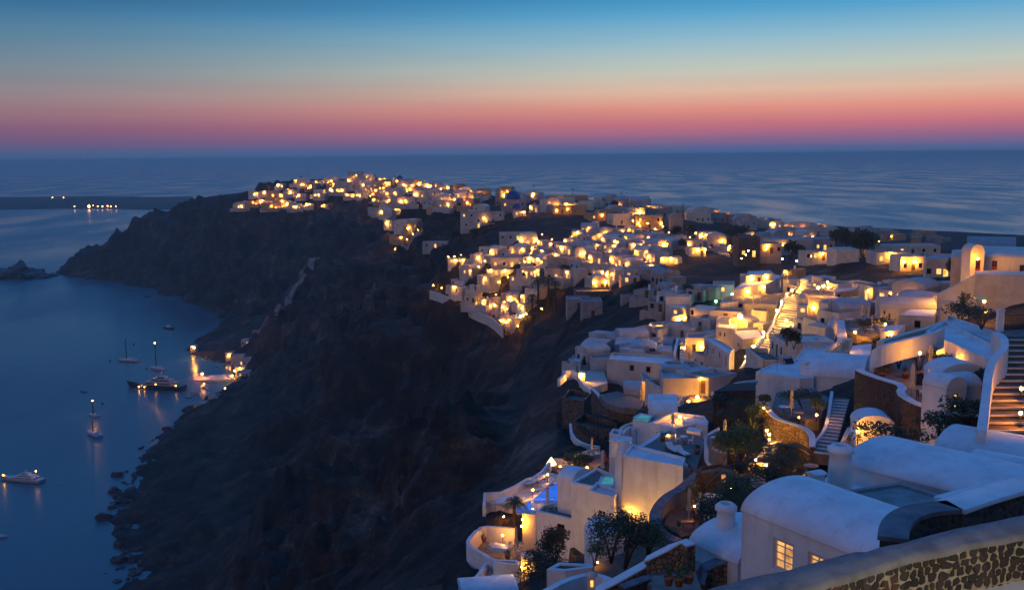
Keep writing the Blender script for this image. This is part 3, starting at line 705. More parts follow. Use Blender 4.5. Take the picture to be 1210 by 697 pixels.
def palm(label, base, h_, fr=2.2, n=26, seed=0, trunk_r=.2, group=None):
    base = Vector(base); t = thing('palm_tree', label, 'palm tree', base, 0, group); rnd = random.Random(seed)
    mb = MB(); prof = []
    for k in range(13): prof.append((trunk_r * (1.25 if k % 2 else 1) * (1.2 - .3 * k / 12), -.3 + (h_ + .3) * k / 12))
    mb.lathe(prof, seg=9); mb.build('trunk', 'darkwood', t)
    mb = MB()
    for i in range(n):
        a = 2 * math.pi * i / n * 2.4 + rnd.uniform(-.2, .2); up = rnd.uniform(-.35, 1.0); L = fr * rnd.uniform(.8, 1.1); d = Vector((math.cos(a), math.sin(a), 0)); sd = Vector((-d.y, d.x, 0))
        pts = [Vector((0, 0, h_)) + d * L * s_ * (1 - .18 * max(0, up)) + Vector((0, 0, L * (up * s_ - (.75 + .35 * up) * s_ * s_))) for s_ in [k / 9 for k in range(10)]]
        mb.tube(pts, [.035 * (1 - .9 * k / 9) + .004 for k in range(10)], 4)
        for k in range(1, 10):
            for m_ in (0, .5):
                if k == 9 and m_: continue
                p = pts[k] if not m_ else (pts[k] + pts[k + 1]) / 2; ll = L * .26 * (1 - abs(k / 9 - .45) * 1.1); tg = (pts[k] - pts[k - 1]).normalized()
                for s_ in (-1, 1):
                    e = p + sd * s_ * ll + tg * ll * .7 - Vector((0, 0, ll * .35)); w2 = tg * .035 * fr / 2.2
                    mb.add([p - w2, p + w2, e], [(0, 1, 2)])
    mb.build('crown', 'palm', t); return t
def agave(label, base, s_, seed=0, m='leaf', n=22):
    base = Vector(base); t = thing('spiky_plant', label, 'plant', base); rnd = random.Random(seed); mb = MB()
    for i in range(n):
        a = i * 2.4; up = .25 + 1.1 * i / n; d = Vector((math.cos(a), math.sin(a), 0)); sd = Vector((-d.y, d.x, 0)); L = s_ * rnd.uniform(.8, 1.1)
        pts = [d * L * math.cos(up) * k / 4 + Vector((0, 0, L * (math.sin(up) * k / 4 - .25 * (k / 4) ** 2 * math.cos(up)))) for k in range(5)]
        w_ = [s_ * x for x in (.05, .07, .06, .035, 0)]
        vs = []
        for p, q in zip(pts, w_): vs += [p - sd * q, p + sd * q]
        mb.add(vs, [(2 * k, 2 * k + 1, 2 * k + 3, 2 * k + 2) for k in range(4)])
    mb.build('leaves', m, t); return t
# ------------------------------------------------------------------ props
def umbrella(px, py, D=None, h_=2.7, zr=None, label='', open_=False):
    """closed parasol; the pixel is its foot"""
    p = pz(px, py, zr) if zr is not None else (atD(px, py, D) if D else ground(px, py))
    t = thing('parasol', label, 'parasol', p, random.uniform(0, 3), 'parasols on the terraces')
    mb = MB(); mb.tube([(0, 0, 0), (0, 0, h_)], .035, 6); mb.build('pole', 'boatwhite', t)
    mb = MB(); mb.lathe([(.28, 0), (.28, .08), (.06, .1)], seg=10); mb.build('foot', 'greyp', t)
    mb = MB(); seg = 16
    prof = [(.06, h_ * 1.02), (.13, h_ * .93), (.17, h_ * .8), (.15, h_ * .66), (.12, h_ * .55), (.2, h_ * .46), (.26, h_ * .36), (.18, h_ * .34)] if not open_ else [(.03, h_ * 1.05), (.5, h_ * .97), (1.4, h_ * .83), (1.42, h_ * .78), (1.3, h_ * .81), (.1, h_ * .95)]
    vs = []; fs = []
    for r, z in prof:
        for k in range(seg):
            a = 2 * math.pi * k / seg; rr_ = r * (1 if k % 2 or open_ else .6); vs.append((rr_ * math.cos(a), rr_ * math.sin(a), z))
    for i in range(len(prof) - 1):
        for k in range(seg): fs.append((i * seg + (k + 1) % seg, i * seg + k, (i + 1) * seg + k, (i + 1) * seg + (k + 1) % seg))
    mb.add(vs, fs); mb.build('canopy', 'canvas', t); return t
def chair(p, rz, label, m='wood', group='chairs on the terraces'):
    t = thing('chair', label, 'chair', p, rz, group)
    mb = MB(); mb.box((0, 0, .44), (.44, .44, .05)); mb.build('seat', m, t)
    mb = MB(); mb.box((0, .21, .7), (.44, .04, .34)); mb.build('backrest', m, t)
    for x in (-.19, .19):
        for y in (-.19, .19): mb = MB(); mb.box((x, y, .22 if y < 0 else .4), (.04, .04, .44 if y < 0 else .85)); mb.build('leg', m, t)
    return t
def table(p, label, r=.45, cloth='white', group='tables on the terraces'):
    t = thing('table', label, 'table', p, 0, group)
    mb = MB(); mb.lathe([(0, .76), (r, .75), (r, .71), (0, .70)], seg=16); mb.build('tabletop', cloth, t)
    mb = MB(); mb.lathe([(.22, 0), (.2, .04), (.04, .06), (.035, .7)], seg=8); mb.build('leg', 'iron', t); return t
def pot(p, label, r=.2, h_=.34, plant='leaf', seed=0):
    t = thing('plant_pot', label, 'plant pot', p, 0, 'potted plants')
    mb = MB(); mb.lathe([(0, 0), (r * .65, 0), (r * .95, h_ * .8), (r * 1.1, h_ * .82), (r * 1.1, h_), (r * .9, h_), (r * .85, h_ * .85), (0, h_ * .85)], seg=14); mb.build('pot', 'terracotta', t)
    mb = MB(); leaves(mb, (0, 0, h_ + r * .8), r * 1.1, r * 1.1, r * 1.1, 160, .06, 7, seed); mb.build('foliage', plant, t); return t
def sunbed(p, rz, label):
    t = thing('sunbed', label, 'sunbed', p, rz, 'sunbeds by the pools')
    mb = MB(); mb.box((0, -.35, .36), (.66, 1.25, .1)); mb.box((0, .6, .55), (.66, .75, .09), M4=Matrix.Rotation(R(32), 3, 'X')); mb.build('mattress', 'boatwhite', t)
    mb = MB(); mb.box((0, 0, .27), (.7, 1.95, .06)); mb.build('frame', 'wood', t)
    for x in (-.3, .3):
        for y in (-.85, .85): mb = MB(); mb.box((x, y, .12), (.05, .05, .24)); mb.build('leg', 'wood', t)
    return t
# ------------------------------------------------------------------ the nearest part of the village, traced piece by piece
def zat(px, py, D): return atD(px, py, D).z - CAMZ
V = Vector
# foreground parapet wall with pale mortar
zc = zat(1078, 645, 13)
capU = [(700, 727), (780, 706), (860, 685), (935, 667), (995, 652), (1053, 640), (1100, 628), (1160, 615), (1215, 604), (1300, 588)]
capL = [(700, 775), (800, 742), (870, 717), (932, 698), (994, 680), (1078, 655), (1140, 641), (1215, 627), (1310, 612)]
def cap_wall():
    a = [pz(x, y, zc) for x, y in capU]; b_ = [pz(x, y, zc) for x, y in capL]
    root = thing('stone_wall', 'dark volcanic stone wall with pale mortar and broad grey cement cap across the bottom right corner', 'wall', (b_[4].x, b_[4].y, CAMZ + zc - .9)); off = root.location
    def dens(L, n=40):
        out = []
        for i in range(n + 1):
            f = i / n * (len(L) - 1); k = min(int(f), len(L) - 2); out.append(L[k].lerp(L[k + 1], f - k))
        return out
    A, B = dens(a), dens(b_)
    mb = MB(off); J = 8; rnd = random.Random(2)
    rows = []
    for i, (u, l) in enumerate(zip(A, B)):
        r = []
        ju = rnd.uniform(-.03, .03); jl = rnd.uniform(-.035, .035); d = (u - l).normalized()
        u2 = u + d * ju; l2 = l - d * (.03 + jl)
        r.append(l2 + V((0, 0, -.12)))
        for j in range(J + 1):
            t = j / J; r.append(l2.lerp(u2, t) + V((0, 0, .05 * math.sin(math.pi * t) - .05 + rnd.uniform(-.014, .014))))
        r.append(u2 + V((0, 0, -.12))); rows.append(r)
    m_ = len(rows[0]); vs = [v for r in rows for v in r]
    mb.add(vs, [(i * m_ + j, (i + 1) * m_ + j, (i + 1) * m_ + j + 1, i * m_ + j + 1) for i in range(len(rows) - 1) for j in range(m_ - 1)], True)
    mb.build('cap', 'cap', root)
    mb = MB(off); vs = []
    for u, l in zip(A, B):
        d = (u - l).normalized()
        l0 = l + d * .03
        vs += [l0 + V((0, 0, -.1)), l0 + V((0, 0, -1.6)), u - d * .03 + V((0, 0, -4)), u - d * .03 + V((0, 0, -.1))]
    mb.add(vs, [(i * 4 + j, i * 4 + j + 1, i * 4 + 5 + j, i * 4 + 4 + j) for i in range(len(A) - 1) for j in range(3)]); mb.build('wall', 'mortar', root)
    # individual stones standing proud of the mortar on the near face
    mb = MB(off); bm = bmesh.new(); bmesh.ops.create_icosphere(bm, subdivisions=2, radius=1)
    tv = [v.co.copy() for v in bm.verts]; tf = [tuple(v.index for v in f.verts) for f in bm.faces]; bm.free()
    L = [0]
    for p, q in zip(B, B[1:]): L.append(L[-1] + (q - p).length)
    def at_(s_):
        k = max(i for i in range(len(L)) if L[i] <= s_); k = min(k, len(L) - 2); f = (s_ - L[k]) / (L[k + 1] - L[k]); p = B[k].lerp(B[k + 1], f); d = (A[k] - B[k]).normalized(); u = (B[k + 1] - B[k]).normalized(); return p, d, u
    z = -.17; row = 0
    while z > -.80:
        s_ = rnd.uniform(0, .1); hgt = rnd.uniform(.095, .125)
        while s_ < L[-1] - .2:
            wdt = rnd.uniform(.10, .23); p, d, u = at_(s_ + wdt / 2)
            cpt = p + d * .03 + V((0, 0, z + rnd.uniform(-.018, .018))); sq = rnd.uniform(.75, 1.0); sz = hgt * .6 * rnd.uniform(.75, 1.08); ro = rnd.uniform(-.35, .35); cr, sr = math.cos(ro), math.sin(ro); e1 = rnd.uniform(.5, .9)
            out = []
            for v in tv:
                x = math.copysign(abs(v.x) ** e1, v.x) * wdt * .5 * sq * (1 + .18 * math.sin(v.z * 3 + s_ * 9)); y_ = v.y * .045; zz_ = math.copysign(abs(v.z) ** e1, v.z) * sz * (1 + .2 * math.sin(v.x * 2.5 + s_ * 5))
                x, zz_ = x * cr - zz_ * sr, x * sr + zz_ * cr
                out.append(cpt + u * x + d * y_ + V((0, 0, zz_)))
            mb.add(out, tf); s_ += wdt * .93 + rnd.uniform(.0, .02)
        z -= hgt * 1.0 + .012; row += 1
    mb.build('stones', 'stone_dark', root)
M['stone_dark'] = masonry('dark_basalt', (.018, .016, .018), (.055, .044, .04), (.05, .04, .038), 4.0, edge=.01, depth=.01)
cap_wall()
def pavement():
    q = [pz(x, y, zc) for x, y in capL]; pts = [(v.x, v.y + .25) for v in q] + [(q[-1].x + 2, q[-1].y - 9), (q[0].x + 1, 3.5), (q[0].x - 2, 5)]
    mb = MB(); mb.prism(pts, CAMZ + zc - 1.2, CAMZ + zc - .74); tag(mb.build('pavement', 'cream'), 'pale lamplit pavement in front of the stone wall', 'pavement', kind='structure')
pavement()
# round dark wall and pit behind it
zr = zat(1060, 630, 16.5)
wallpath('stone_wall', 'dark stone wall curving round behind the broad grey cap', 'wall', PP((1055, 640, zr), (1056, 630, zr), (1060, 620, zr), (1072, 610, zr), (1092, 604, zr), (1128, 601, zr)), .42, 2.2, 'masonry', 'cap', .5, smooth=3)
wallpath('stone_wall', 'white capped dark stone wall leading to the right edge', 'wall', PP((1122, 602, zr), (1150, 592, zr), (1180, 583, zr), (1230, 569, zr), (1280, 556, zr)), .45, 2.5, 'masonry', 'white', .62, smooth=1)
slab('path', 'grey cement path sunk behind the foreground wall', 'path', [(1040, 690), (1060, 600), (1130, 585), (1300, 560), (1330, 640)], zr - .95, .4, 'screed', kind='structure')
def lid():
    p = pz(1146, 618, zr - .5); t = thing('well_cover', 'round grey well cover behind the foreground wall', 'well cover', p - V((0, 0, .5)))
    mb = MB(); mb.lathe([(0, .5), (.34, .5), (.37, .46), (.34, .44), (.30, .4), (.32, 0)], seg=24); mb.build('cover', 'greyp', t)
    mb = MB(); mb.lathe([(0, .56), (.07, .55), (.08, .5)], seg=12); mb.build('knob', 'white', t)
lid()
# A barrel vaulted house
E0 = pz(877, 604, zat(877, 604, 38)); E1 = pz(995, 651, E0.z - CAMZ)
d_ = (E1 - E0).normalized(); E1 = E0 + d_ * 6.4; w_ = V((-d_.y, d_.x, 0)); w_ = w_ if w_.y > 0 else -w_
pts = [tuple((E0)[:2]), tuple(E1[:2]), tuple((E1 + w_ * 4.5)[:2]), tuple((E0 + w_ * 4.5)[:2])]
fa = Face(pts[0], pts[1], E0.z - 2.6, E0.z)
def pf(f, x0, y0, x1, y1, zb):
    a = f.hit(x0, y0); b_ = f.hit(x1, y1); return (min(a[0], b_[0]), min(a[1], b_[1]) - zb, max(a[0], b_[0]), max(a[1], b_[1]) - zb)
zb = E0.z - 2.7
o1 = pf(fa, 914, 634, 937, 681, zb); o2 = pf(fa, 955, 651, 976, 696, zb)
M['window_near'] = emit('softly_lit_curtained_window', (1, .50, .16), .75, 2.2)
building('white barrel vaulted house with two shuttered windows just behind the foreground wall', pts, zb, E0.z, ops=[(0, *o1, 'window lit near', 'boatwhite'), (0, *o2, 'window lit near', 'boatwhite')], vault=(0, .95, .05), par=0, depth=.22)
# D flat grey roof
pblock('low house with flat grey screed roof beside the barrel vaulted house', [(975, 583), (1062, 569), (1136, 591), (1056, 622)], zat(1062, 569, 43), 4, par=.12, t=.25, mt='screed', roof='screed', cat='house')
# E long vaults
def vbox(label, a, b_, D, wid, rise, h=3, mt='white', ops=(), pops=(), plamps=(), back=True, **k):
    """vaulted house: a, b_ pixels of the near eave line; the body runs back from it"""
    zz = zat(*a, D) ; A_ = pz(*a, zz); B_ = pz(*b_, zz); d = (B_ - A_).normalized(); w = V((-d.y, d.x, 0)); w = w if w.y > 0 else -w
    pts = [A_[:2], B_[:2], (B_ + w * wid)[:2], (A_ + w * wid)[:2]]; pts = [tuple(p) for p in pts]; z1 = CAMZ + zz; z0 = z1 - h; ops = list(ops)
    for e, x0, y0, x1, y1, *kind in pops:
        f = Face(pts[e], pts[(e + 1) % 4], z0, z1); q = pf(f, x0, y0, x1, y1, z0); ops.append((e, *q, *kind))
    lm = []
    for e, x, y, *r in plamps:
        f = Face(pts[e], pts[(e + 1) % 4], z0, z1); q = f.hit(x, y); lm.append((e, q[0], q[1] - z0, *r))
    return building(label, pts, z0, z1, ops=ops, mt=mt, vault=(0, rise), par=0, lamps=lm, **k)
vbox('long low white vaulted roof nearest behind the flat grey roof', (997, 549), (1240, 610), 46, 5.2, .75, chim=[(-6.2, -1.2, 1.9, .5)])
vbox('white vaulted roof at the right edge behind the long low vault', (1105, 534), (1250, 562), 53, 4.5, 1.0)
vbox('short white vaulted roof touching the right edge of the frame', (1138, 560), (1290, 590), 47, 3.2, .8)
vbox('small white rounded skylight box on the long vaulted roof', (1094, 578), (1118, 584), 43.5, 1.0, .3, h=1)
wallpath('parapet', 'thick rounded white parapet wall at the right edge below the vaulted roofs', 'wall', PP((1110, 588, zat(1110, 588, 40)), (1150, 577, zat(1110, 588, 40)), (1190, 566, zat(1110, 588, 40)), (1260, 549, zat(1110, 588, 40))), .55, 1.6, 'white', smooth=1)
vbox('small white chimney block beside the flat grey roof', (963, 563), (975, 561), 41.5, .5, .12, h=1.6)
slab('terrace', 'white sloping terrace roof beside the flat grey roof', 'terrace', [(960, 585), (990, 545), (1090, 575), (1060, 572), (975, 584)], zat(975, 583, 44), 3, 'white')
# F staircase at the right edge
bl, br = pz(1160, 512, zat(1160, 512, 54)), pz(1235, 512, zat(1160, 512, 54)); tl, tr = pz(1181, 398, zat(1181, 398, 68)), pz(1232, 398, zat(1181, 398, 68))
staircase('broad dark stepped path with pale edges climbing along the right edge', bl, br, tr, tl, 15, drop=1.2, nw=.09, mt='brownstone', nose='cream')
st_z = lambda t: bl.z + (tl.z - bl.z) * t - CAMZ
wallpath('parapet', 'curving white parapet wall on the left of the broad stepped path', 'wall', PP((1160, 508, st_z(0) + .75), (1165, 470, st_z(.33) + .75), (1168, 440, st_z(.6) + .75), (1173, 424, st_z(.75) + .8), (1185, 414, st_z(.85) + .8), (1188, 404, st_z(.95) + .8), (1184, 396, st_z(1) + .8), (1176, 392, st_z(1) + .8)), .5, 2.2, 'white', smooth=2)
slab('landing', 'dark paved landing at the top of the stepped path', 'landing', [(1178, 399), (1260, 399), (1260, 388), (1180, 389)], tl.z - CAMZ, 1.5, 'paving', kind='structure')
def gate():
    p = pz(1200, 391, tl.z - CAMZ); t = thing('gate', 'dark iron gate between white posts above the stepped path', 'gate', p, 0); w_ = 1.15
    for s_ in (-1, 1): mb = MB(); mb.box((s_ * w_, 0, .75), (.4, .4, 1.5)); mb.box((s_ * w_, 0, 1.53), (.48, .48, .07)); mb.build('gate_post', 'white', t)
    mb = MB()
    for k in range(13): mb.box((-w_ + .25 + k * (2 * w_ - .5) / 12, 0, .62), (.04, .04, 1.2))
    for z in (.15, 1.15): mb.box((0, 0, z), (2 * w_ - .4, .05, .06))
    mb.build('gate_leaf', 'iron', t)
gate()
for i, (x, y) in enumerate([(1207, 458), (1206, 487)]):
    t_ = .45 if i == 0 else .2
    p = pz(x, y, st_z(t_) + .5); q = thing('step_light', ['small warm light low beside the upper right steps', 'small warm light low beside the lower right steps'][i], 'light', p - V((0, 0, .35)), 0, 'step lights on the stepped path')
    mb = MB(); mb.box((0, 0, .15), (.12, .1, .4)); mb.build('post', 'iron', q); mb = MB(); bulb(mb, (-.05, -.1, .33), .10); mb.build('bulb', 'bulb', q)
# G vaulted chapel-like houses below the path
def gable(label, a, b_, D, length, rise, h=3, side=1, **k):
    """gable-fronted vault: a, b_ pixels of the front eave corners"""
    zz = zat(*a, D); A_ = pz(*a, zz); B_ = pz(*b_, zz); d = (B_ - A_).normalized(); w = V((-d.y, d.x, 0)); w = w if w.y > 0 else -w
    pts = [tuple(p[:2]) for p in (A_, B_, B_ + w * length, A_ + w * length)]; z1 = CAMZ + zz; z0 = z1 - h
    ops = list(k.pop('ops', ())); lm = []
    for e, x0, y0, x1, y1, *kind in k.pop('pops', ()):
        f = Face(pts[e], pts[(e + 1) % 4], z0, z1); q = pf(f, x0, y0, x1, y1, z0); ops.append((e, *q, *kind))
    for e, x, y, *r in k.pop('plamps', ()):
        f = Face(pts[e], pts[(e + 1) % 4], z0, z1); q = f.hit(x, y); lm.append((e, q[0], q[1] - z0, *r))
    return building(label, pts, z0, z1, ops=ops, vault=(1, rise, .02), par=0, lamps=lm, **k)
def angled(label, a, D, w, l, rz, rise, h, along=1, **k):
    """vaulted house: pixel a is its near front corner at the eave; w front width, l length back, rz degrees"""
    zz = zat(*a, D); A_ = pz(*a, zz); r = R(rz); u = V((math.cos(r), math.sin(r), 0)); v = V((-u.y, u.x, 0))
    pts = [tuple(p[:2]) for p in (A_, A_ + u * w, A_ + u * w + v * l, A_ + v * l)]; z1 = CAMZ + zz; z0 = z1 - h
    ops = list(k.pop('ops', ())); lm = list(k.pop('lamps', ()))
    for e, x0, y0, x1, y1, *kind in k.pop('pops', ()):
        f = Face(pts[e], pts[(e + 1) % 4], z0, z1); q = pf(f, x0, y0, x1, y1, z0); ops.append((e, *q, *kind))
    for e, x, y, *rr_ in k.pop('plamps', ()):
        f = Face(pts[e], pts[(e + 1) % 4], z0, z1); q = f.hit(x, y); lm.append((e, q[0], q[1] - z0, *rr_))
    vv = (along, rise, .04) if rise else None
    return building(label, pts, z0, z1, ops=ops, vault=vv, par=k.pop('par', 0 if rise else .4), lamps=lm, **k)
angled('small white vaulted chapel house with an arched lit window above the dark terrace wall', (1127, 459), 66, 2.2, 2.4, 14, .75, 2.2, along=0, pops=[(3, 1113, 462, 1118, 474, 'window lit')])
building('small white round fronted chapel annex with glowing arched window', rect(*pz(1116, 456, zat(1116, 456, 66))[:2], 1.7, 2.2, R(20)), CAMZ + zat(1116, 456, 66) - 2, CAMZ + zat(1116, 456, 66), vault=(1, .85, .02), par=0, ops=[(0, .65, .7, 1.05, 1.7, 'window lit')])
angled('tall white vault standing behind the small chapel house', (1112, 445), 70, 3.4, 2.4, 6, .9, 3, along=1)
# H dark retaining walls with white caps
z_h = zat(1040, 447, 74)
wallpath('retaining_wall', 'tall dark masonry retaining wall with white cap below the right hand terrace', 'wall', PP((1014, 437, z_h), (1026, 443, z_h), (1045, 449, z_h), (1068, 456, z_h), (1063, 465, z_h - .2), (1076, 474, z_h - .3), (1092, 481, z_h - .4), (1130, 489, z_h - .4), (1160, 492, z_h - .4)), .5, 6.5, 'masonry', 'white', .6, smooth=1)
slab('terrace', 'dark paved terrace with a closed parasol above the tall masonry wall', 'terrace', [(1022, 441), (1045, 449), (1068, 456), (1064, 464), (1092, 480), (1150, 480), (1130, 420), (1060, 418), (1030, 428)], z_h - 1.0, 2, 'paving')
pblock('dark masonry garden wall behind the closed parasol', [(1083, 441), (1106, 440), (1108, 436), (1085, 437)], zat(1083, 441, 76), 2.2, par=0, mt='masonry', cat='wall', name='garden_wall')
umbrella(1077, 473, zr=z_h - 1.0, h_=2.7, label='closed beige parasol on the terrace above the tall masonry wall')
umbrella(1099, 440, zr=z_h - .6, h_=2.2, label='closed parasol beside the lit wall lamps on the right hand terrace')
# I stairs left of the terrace with white edges
a_, b2 = pz(1034, 434, z_h - .8), pz(1056, 434, z_h - .8); c_, d2 = pz(1052, 408, z_h + 1.4), pz(1034, 412, z_h + 1.4)
staircase('short flight of white edged steps left of the parasol terrace', a_, b2, c_, d2, 7)
wallpath('parapet', 'thin white parapet wall curving round the short white edged steps', 'wall', PP((1030, 433, z_h + .2), (1031, 416, z_h + 1.2), (1036, 410, z_h + 1.8), (1062, 402, z_h + 2.2), (1100, 394, z_h + 2.4), (1114, 388, z_h + 2.6)), .35, 1.6, 'white', smooth=2)
# J long white wall building
pblock('long white flat roofed house with lit lower wall below the church road', [(1117, 379), (1190, 415), (1170, 425), (1094, 391)], zat(1094, 391, 92), 4.2, par=.3, roof='white', pops=[(2, 1119, 426, 1128, 434, 'window dark')], plamps=[(2, 1109, 413), (2, 1134, 428)])
pblock('white upper house wall under the dark hedge beside the stepped path', [(1120, 372), (1178, 392), (1176, 404), (1117, 381)], zat(1117, 381, 100), 3.5, par=.3, roof='white')
globe_lamp(1087, 417, 'round lamp glowing on the shrub filled terrace by the long white house', zr=z_h + 1.4, r=.13)
pblock('cream lit back wall of the shrub filled terrace', [(1066, 404), (1100, 396), (1102, 400), (1070, 408)], zat(1066, 404, 88), 3, par=0, mt='cream', cat='wall', name='terrace_wall')
# K church
zk = zat(1124, 302, 185)
pblock('pale church hall with red doors on the hill at the right edge', [(1147, 302), (1235, 306), (1235, 296), (1150, 294)], zat(1163, 302, 172), 6.4, par=0, mt='cream', name='church', cat='church', vault=(0, 1.0), pops=[(0, 1172, 308, 1178, 319, 'door red'), (0, 1205, 313, 1210, 323, 'window dark')])
angled('arched church front with lamp over a tall red door', (1147, 299), 168, 2.4, 3, 3, 1.4, 5.5, along=1, mt='cream', name='church_porch', cat='church', pops=[(0, 1153, 307, 1158, 324, 'door red')], lamps=[])
globe_lamp(1155.5, 306, 'bright lamp above the red church door', D=166.5, r=.24, h=1.4)
pblock('rounded pale apse left of the red church door', [(1124, 306), (1147, 304), (1147, 299), (1126, 300)], zat(1124, 306, 178), 5, par=0, mt='cream', name='apse', cat='church', vault=(0, 1.1))
pblock('tall pale retaining wall under the church with a sloping ramp', [(1152, 324), (1250, 326), (1250, 321), (1152, 320)], zat(1152, 324, 160), 4.5, par=0, mt='cream', name='retaining_wall', cat='wall')
wallpath('parapet', 'sloping pale ramp wall climbing to the church', 'wall', PP((1108, 347, zat(1108, 347, 160)), (1152, 325, zat(1152, 325, 158))), 1.0, 4.5, 'cream')
pblock('long grey barn with a low vaulted roof behind the church', [(1143, 291), (1200, 293), (1200, 284), (1143, 283)], zat(1143, 291, 330), 6, par=0, mt='greyp', vault=(0, 2.0), name='barn', cat='barn')
# L great lit staircase
A0 = pz(868, 452, zat(870, 452, 172)); A1 = pz(886, 453, zat(870, 452, 172)); B1 = pz(922, 402, zat(905, 402, 196)); B0 = pz(904, 400, zat(905, 402, 196))
staircase('lower flight of the long lamplit stairway', A0, A1, B1, B0, 17, mt='paving', nose='cream', nw=.9)
C0 = pz(908, 398, zat(905, 402, 196)); C1 = pz(931, 400, zat(905, 402, 196)); D1 = pz(949, 352, zat(938, 352, 222)); D0 = pz(931, 350, zat(938, 352, 222))
staircase('upper flight of the long lamplit stairway', C0, C1, D1, D0, 17, mt='paving', nose='cream', nw=.9)
wallpath('parapet', 'yellow lit parapet wall following the lower stairway', 'wall', [A0 + V((-.2, 0, .8)), B0 + V((-.2, 0, .8))], .4, 1.6, 'white')
wallpath('parapet', 'yellow lit parapet wall following the upper stairway', 'wall', [C0 + V((-.2, 0, .8)), D0 + V((-.2, 0, .8))], .4, 1.6, 'white')
wallpath('parapet', 'low white wall on the right of the upper stairway', 'wall', [C1 + V((.2, 0, .6)), D1 + V((.2, 0, .6))], .4, 1.6, 'white')
def along(P, Q, t, side, up): p = P.lerp(Q, t); return V((p.x + side, p.y, p.z + up))
for t_, s_, lab in [(.05, -.2, 'lowest lamp beside the long stairway'), (.38, -.2, 'lamp beside the small shrub on the long stairway'), (.62, -.2, 'lamp halfway up the lower stairway'), (.97, -.2, 'lamp where the two stairway flights meet')]:
    globe_lamp(0, 0, lab, where=along(A0, B0, t_, s_, 1.5), r=.2, h=1.6, m='bulb_strong')
for t_, s_, lab in [(.2, 2.8, 'lamp on the right wall of the upper stairway'), (.45, -.2, 'lamp on the left wall of the upper stairway'), (.68, -.2, 'lamp on the yellow wall near the stairway top'), (.98, 1, 'bright lamp at the top of the long stairway')]:
    globe_lamp(0, 0, lab, where=along(C0, D0, t_, s_, 1.5), r=.24 if t_ > .9 else .2, h=1.6, m='bulb_strong')
# ------------------------------------------------------------------ hand placed buildings, from the main white house outwards
def B(label, D, h, s, **k):
    k['plamps'] = [(a, b, c_, *(x * .75 for x in r_)) for a, b, c_, *r_ in k.get('plamps', ())]
    q = [tuple(float(v) for v in t.split(',')) for t in s.split()]
    k.setdefault('far', D > 150)
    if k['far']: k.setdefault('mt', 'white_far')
    return pblock(label, q, zat(*q[0], D), h, **k)
def T(label, D, s, th=1.2, mt='paving', name='terrace'):
    q = [tuple(float(v) for v in t.split(',')) for t in s.split()]
    return slab(name, label, 'terrace', q, zat(*q[0], D), th, mt)
def Wl(label, pts, t=.3, h=1.2, mt='white', cap=None, smooth=1, name='parapet', cat='wall', Ds=None):
    """pts: 'x,y,D ...' tops"""
    q = [tuple(float(v) for v in s.split(',')) for s in pts.split()]
    return wallpath(name, label, cat, [atD(*v) for v in q], t, h, mt, cap, smooth=smooth)
def pool(label, D, s, m):
    q = [tuple(float(v) for v in t.split(',')) for t in s.split()]; pts = toppts(q, zat(*q[0], D)); z = CAMZ + zat(*q[0], D); n = len(pts); c0 = (sum(p[0] for p in pts) / n, sum(p[1] for p in pts) / n, z)
    t = thing('swimming_pool', label, 'pool', c0); mb = MB(c0); mb.prism(pts, z - .3, z); mb.build('pool_water', m, t)
    P_ = pts if ccw(pts) else pts[::-1]; I = P_; O = inset(P_, -.3); mb = MB(c0); mb.add([(p[0], p[1], z + .06) for p in O] + [(p[0], p[1], z + .06) for p in I] + [(p[0], p[1], z - .02) for p in I], [(i, (i + 1) % n, n + (i + 1) % n, n + i) for i in range(n)] + [(n + i, n + (i + 1) % n, 2 * n + (i + 1) % n, 2 * n + i) for i in range(n)]); mb.build('pool_edge', 'white', t)
    return t
# main house
D0 = 88; zm = zat(735, 538, D0)
B('tall white main house wall with glowing door and lit window', D0, 7.6, '735,538 807,550.5 810,540 746,524', par=.25, roof='white', pops=[(0, 742, 606, 751, 636, 'door lit'), (0, 763.5, 608, 773, 621, 'window lit', 'cream')], plamps=[(0, 746.5, 603.5, .11)], chim=[(-3.6, .8, 1.3, .45)])
B('narrow white tower on the left of the tall main house', 88.5, 4.2, '727,534 735,537 737,532 729,529', par=0)
B('pink lit block behind the chimney of the main house', 92, 2.2, '726,519 744,522 747,516 729,514', par=.1, roof='white')
B('white lower block with a small paned window beside the glowing door', 89, 6.5, '695.5,579 726,587 731,578 705,569', par=.3, roof='white', pops=[(0, 706, 601.5, 715.5, 614, 'window dark', 'cream')])
B('white roof terrace block holding the small teal hot tub', 94, 5.5, '675,569.5 704,575 728,574 728,562 706,552', par=.25, roof='paving')
pool('small round cornered teal hot tub on the roof terrace', 93.6, '709,572 727,572.5 727,565 714,563', 'pool_teal')
vb = B('white wing with a short vaulted roof and a dark arched window', 98, 5.5, '658.5,568 696,578 700,569 672,560', par=0, pops=[(0, 666.5, 588, 672, 600, 'window dark')])
vbox('short blue grey vault on the wing above the arched window', (659, 567), (676, 570.5), 97.5, 3.4, 1.0, h=1.2)
B('big lower terrace block with long plain wall below the closed parasol', 97, 6.2, '633.5,603 696,617.5 697,606 660,592 641,596', par=.35, roof='paving')
umbrella(647, 603.5, zr=zat(633.5, 603, 97) - .3, h_=2.4, label='closed parasol on the big lower terrace block')
T('grey roof terrace of the main house with lit steps', 92, '757,529 809,541 822,556 834,520 812,508 790,512', th=3, mt='paving')
Wl('white parapet along the roof terrace of the main house', '757,527,93 783,532,92 808,538.5,91 811,550,87', .35, 1.3)
Wl('curved white parapet from the roof terrace to the lit deck', '750,531,92 770,520,97 782,510,101 798,506,104', .5, 1.4)
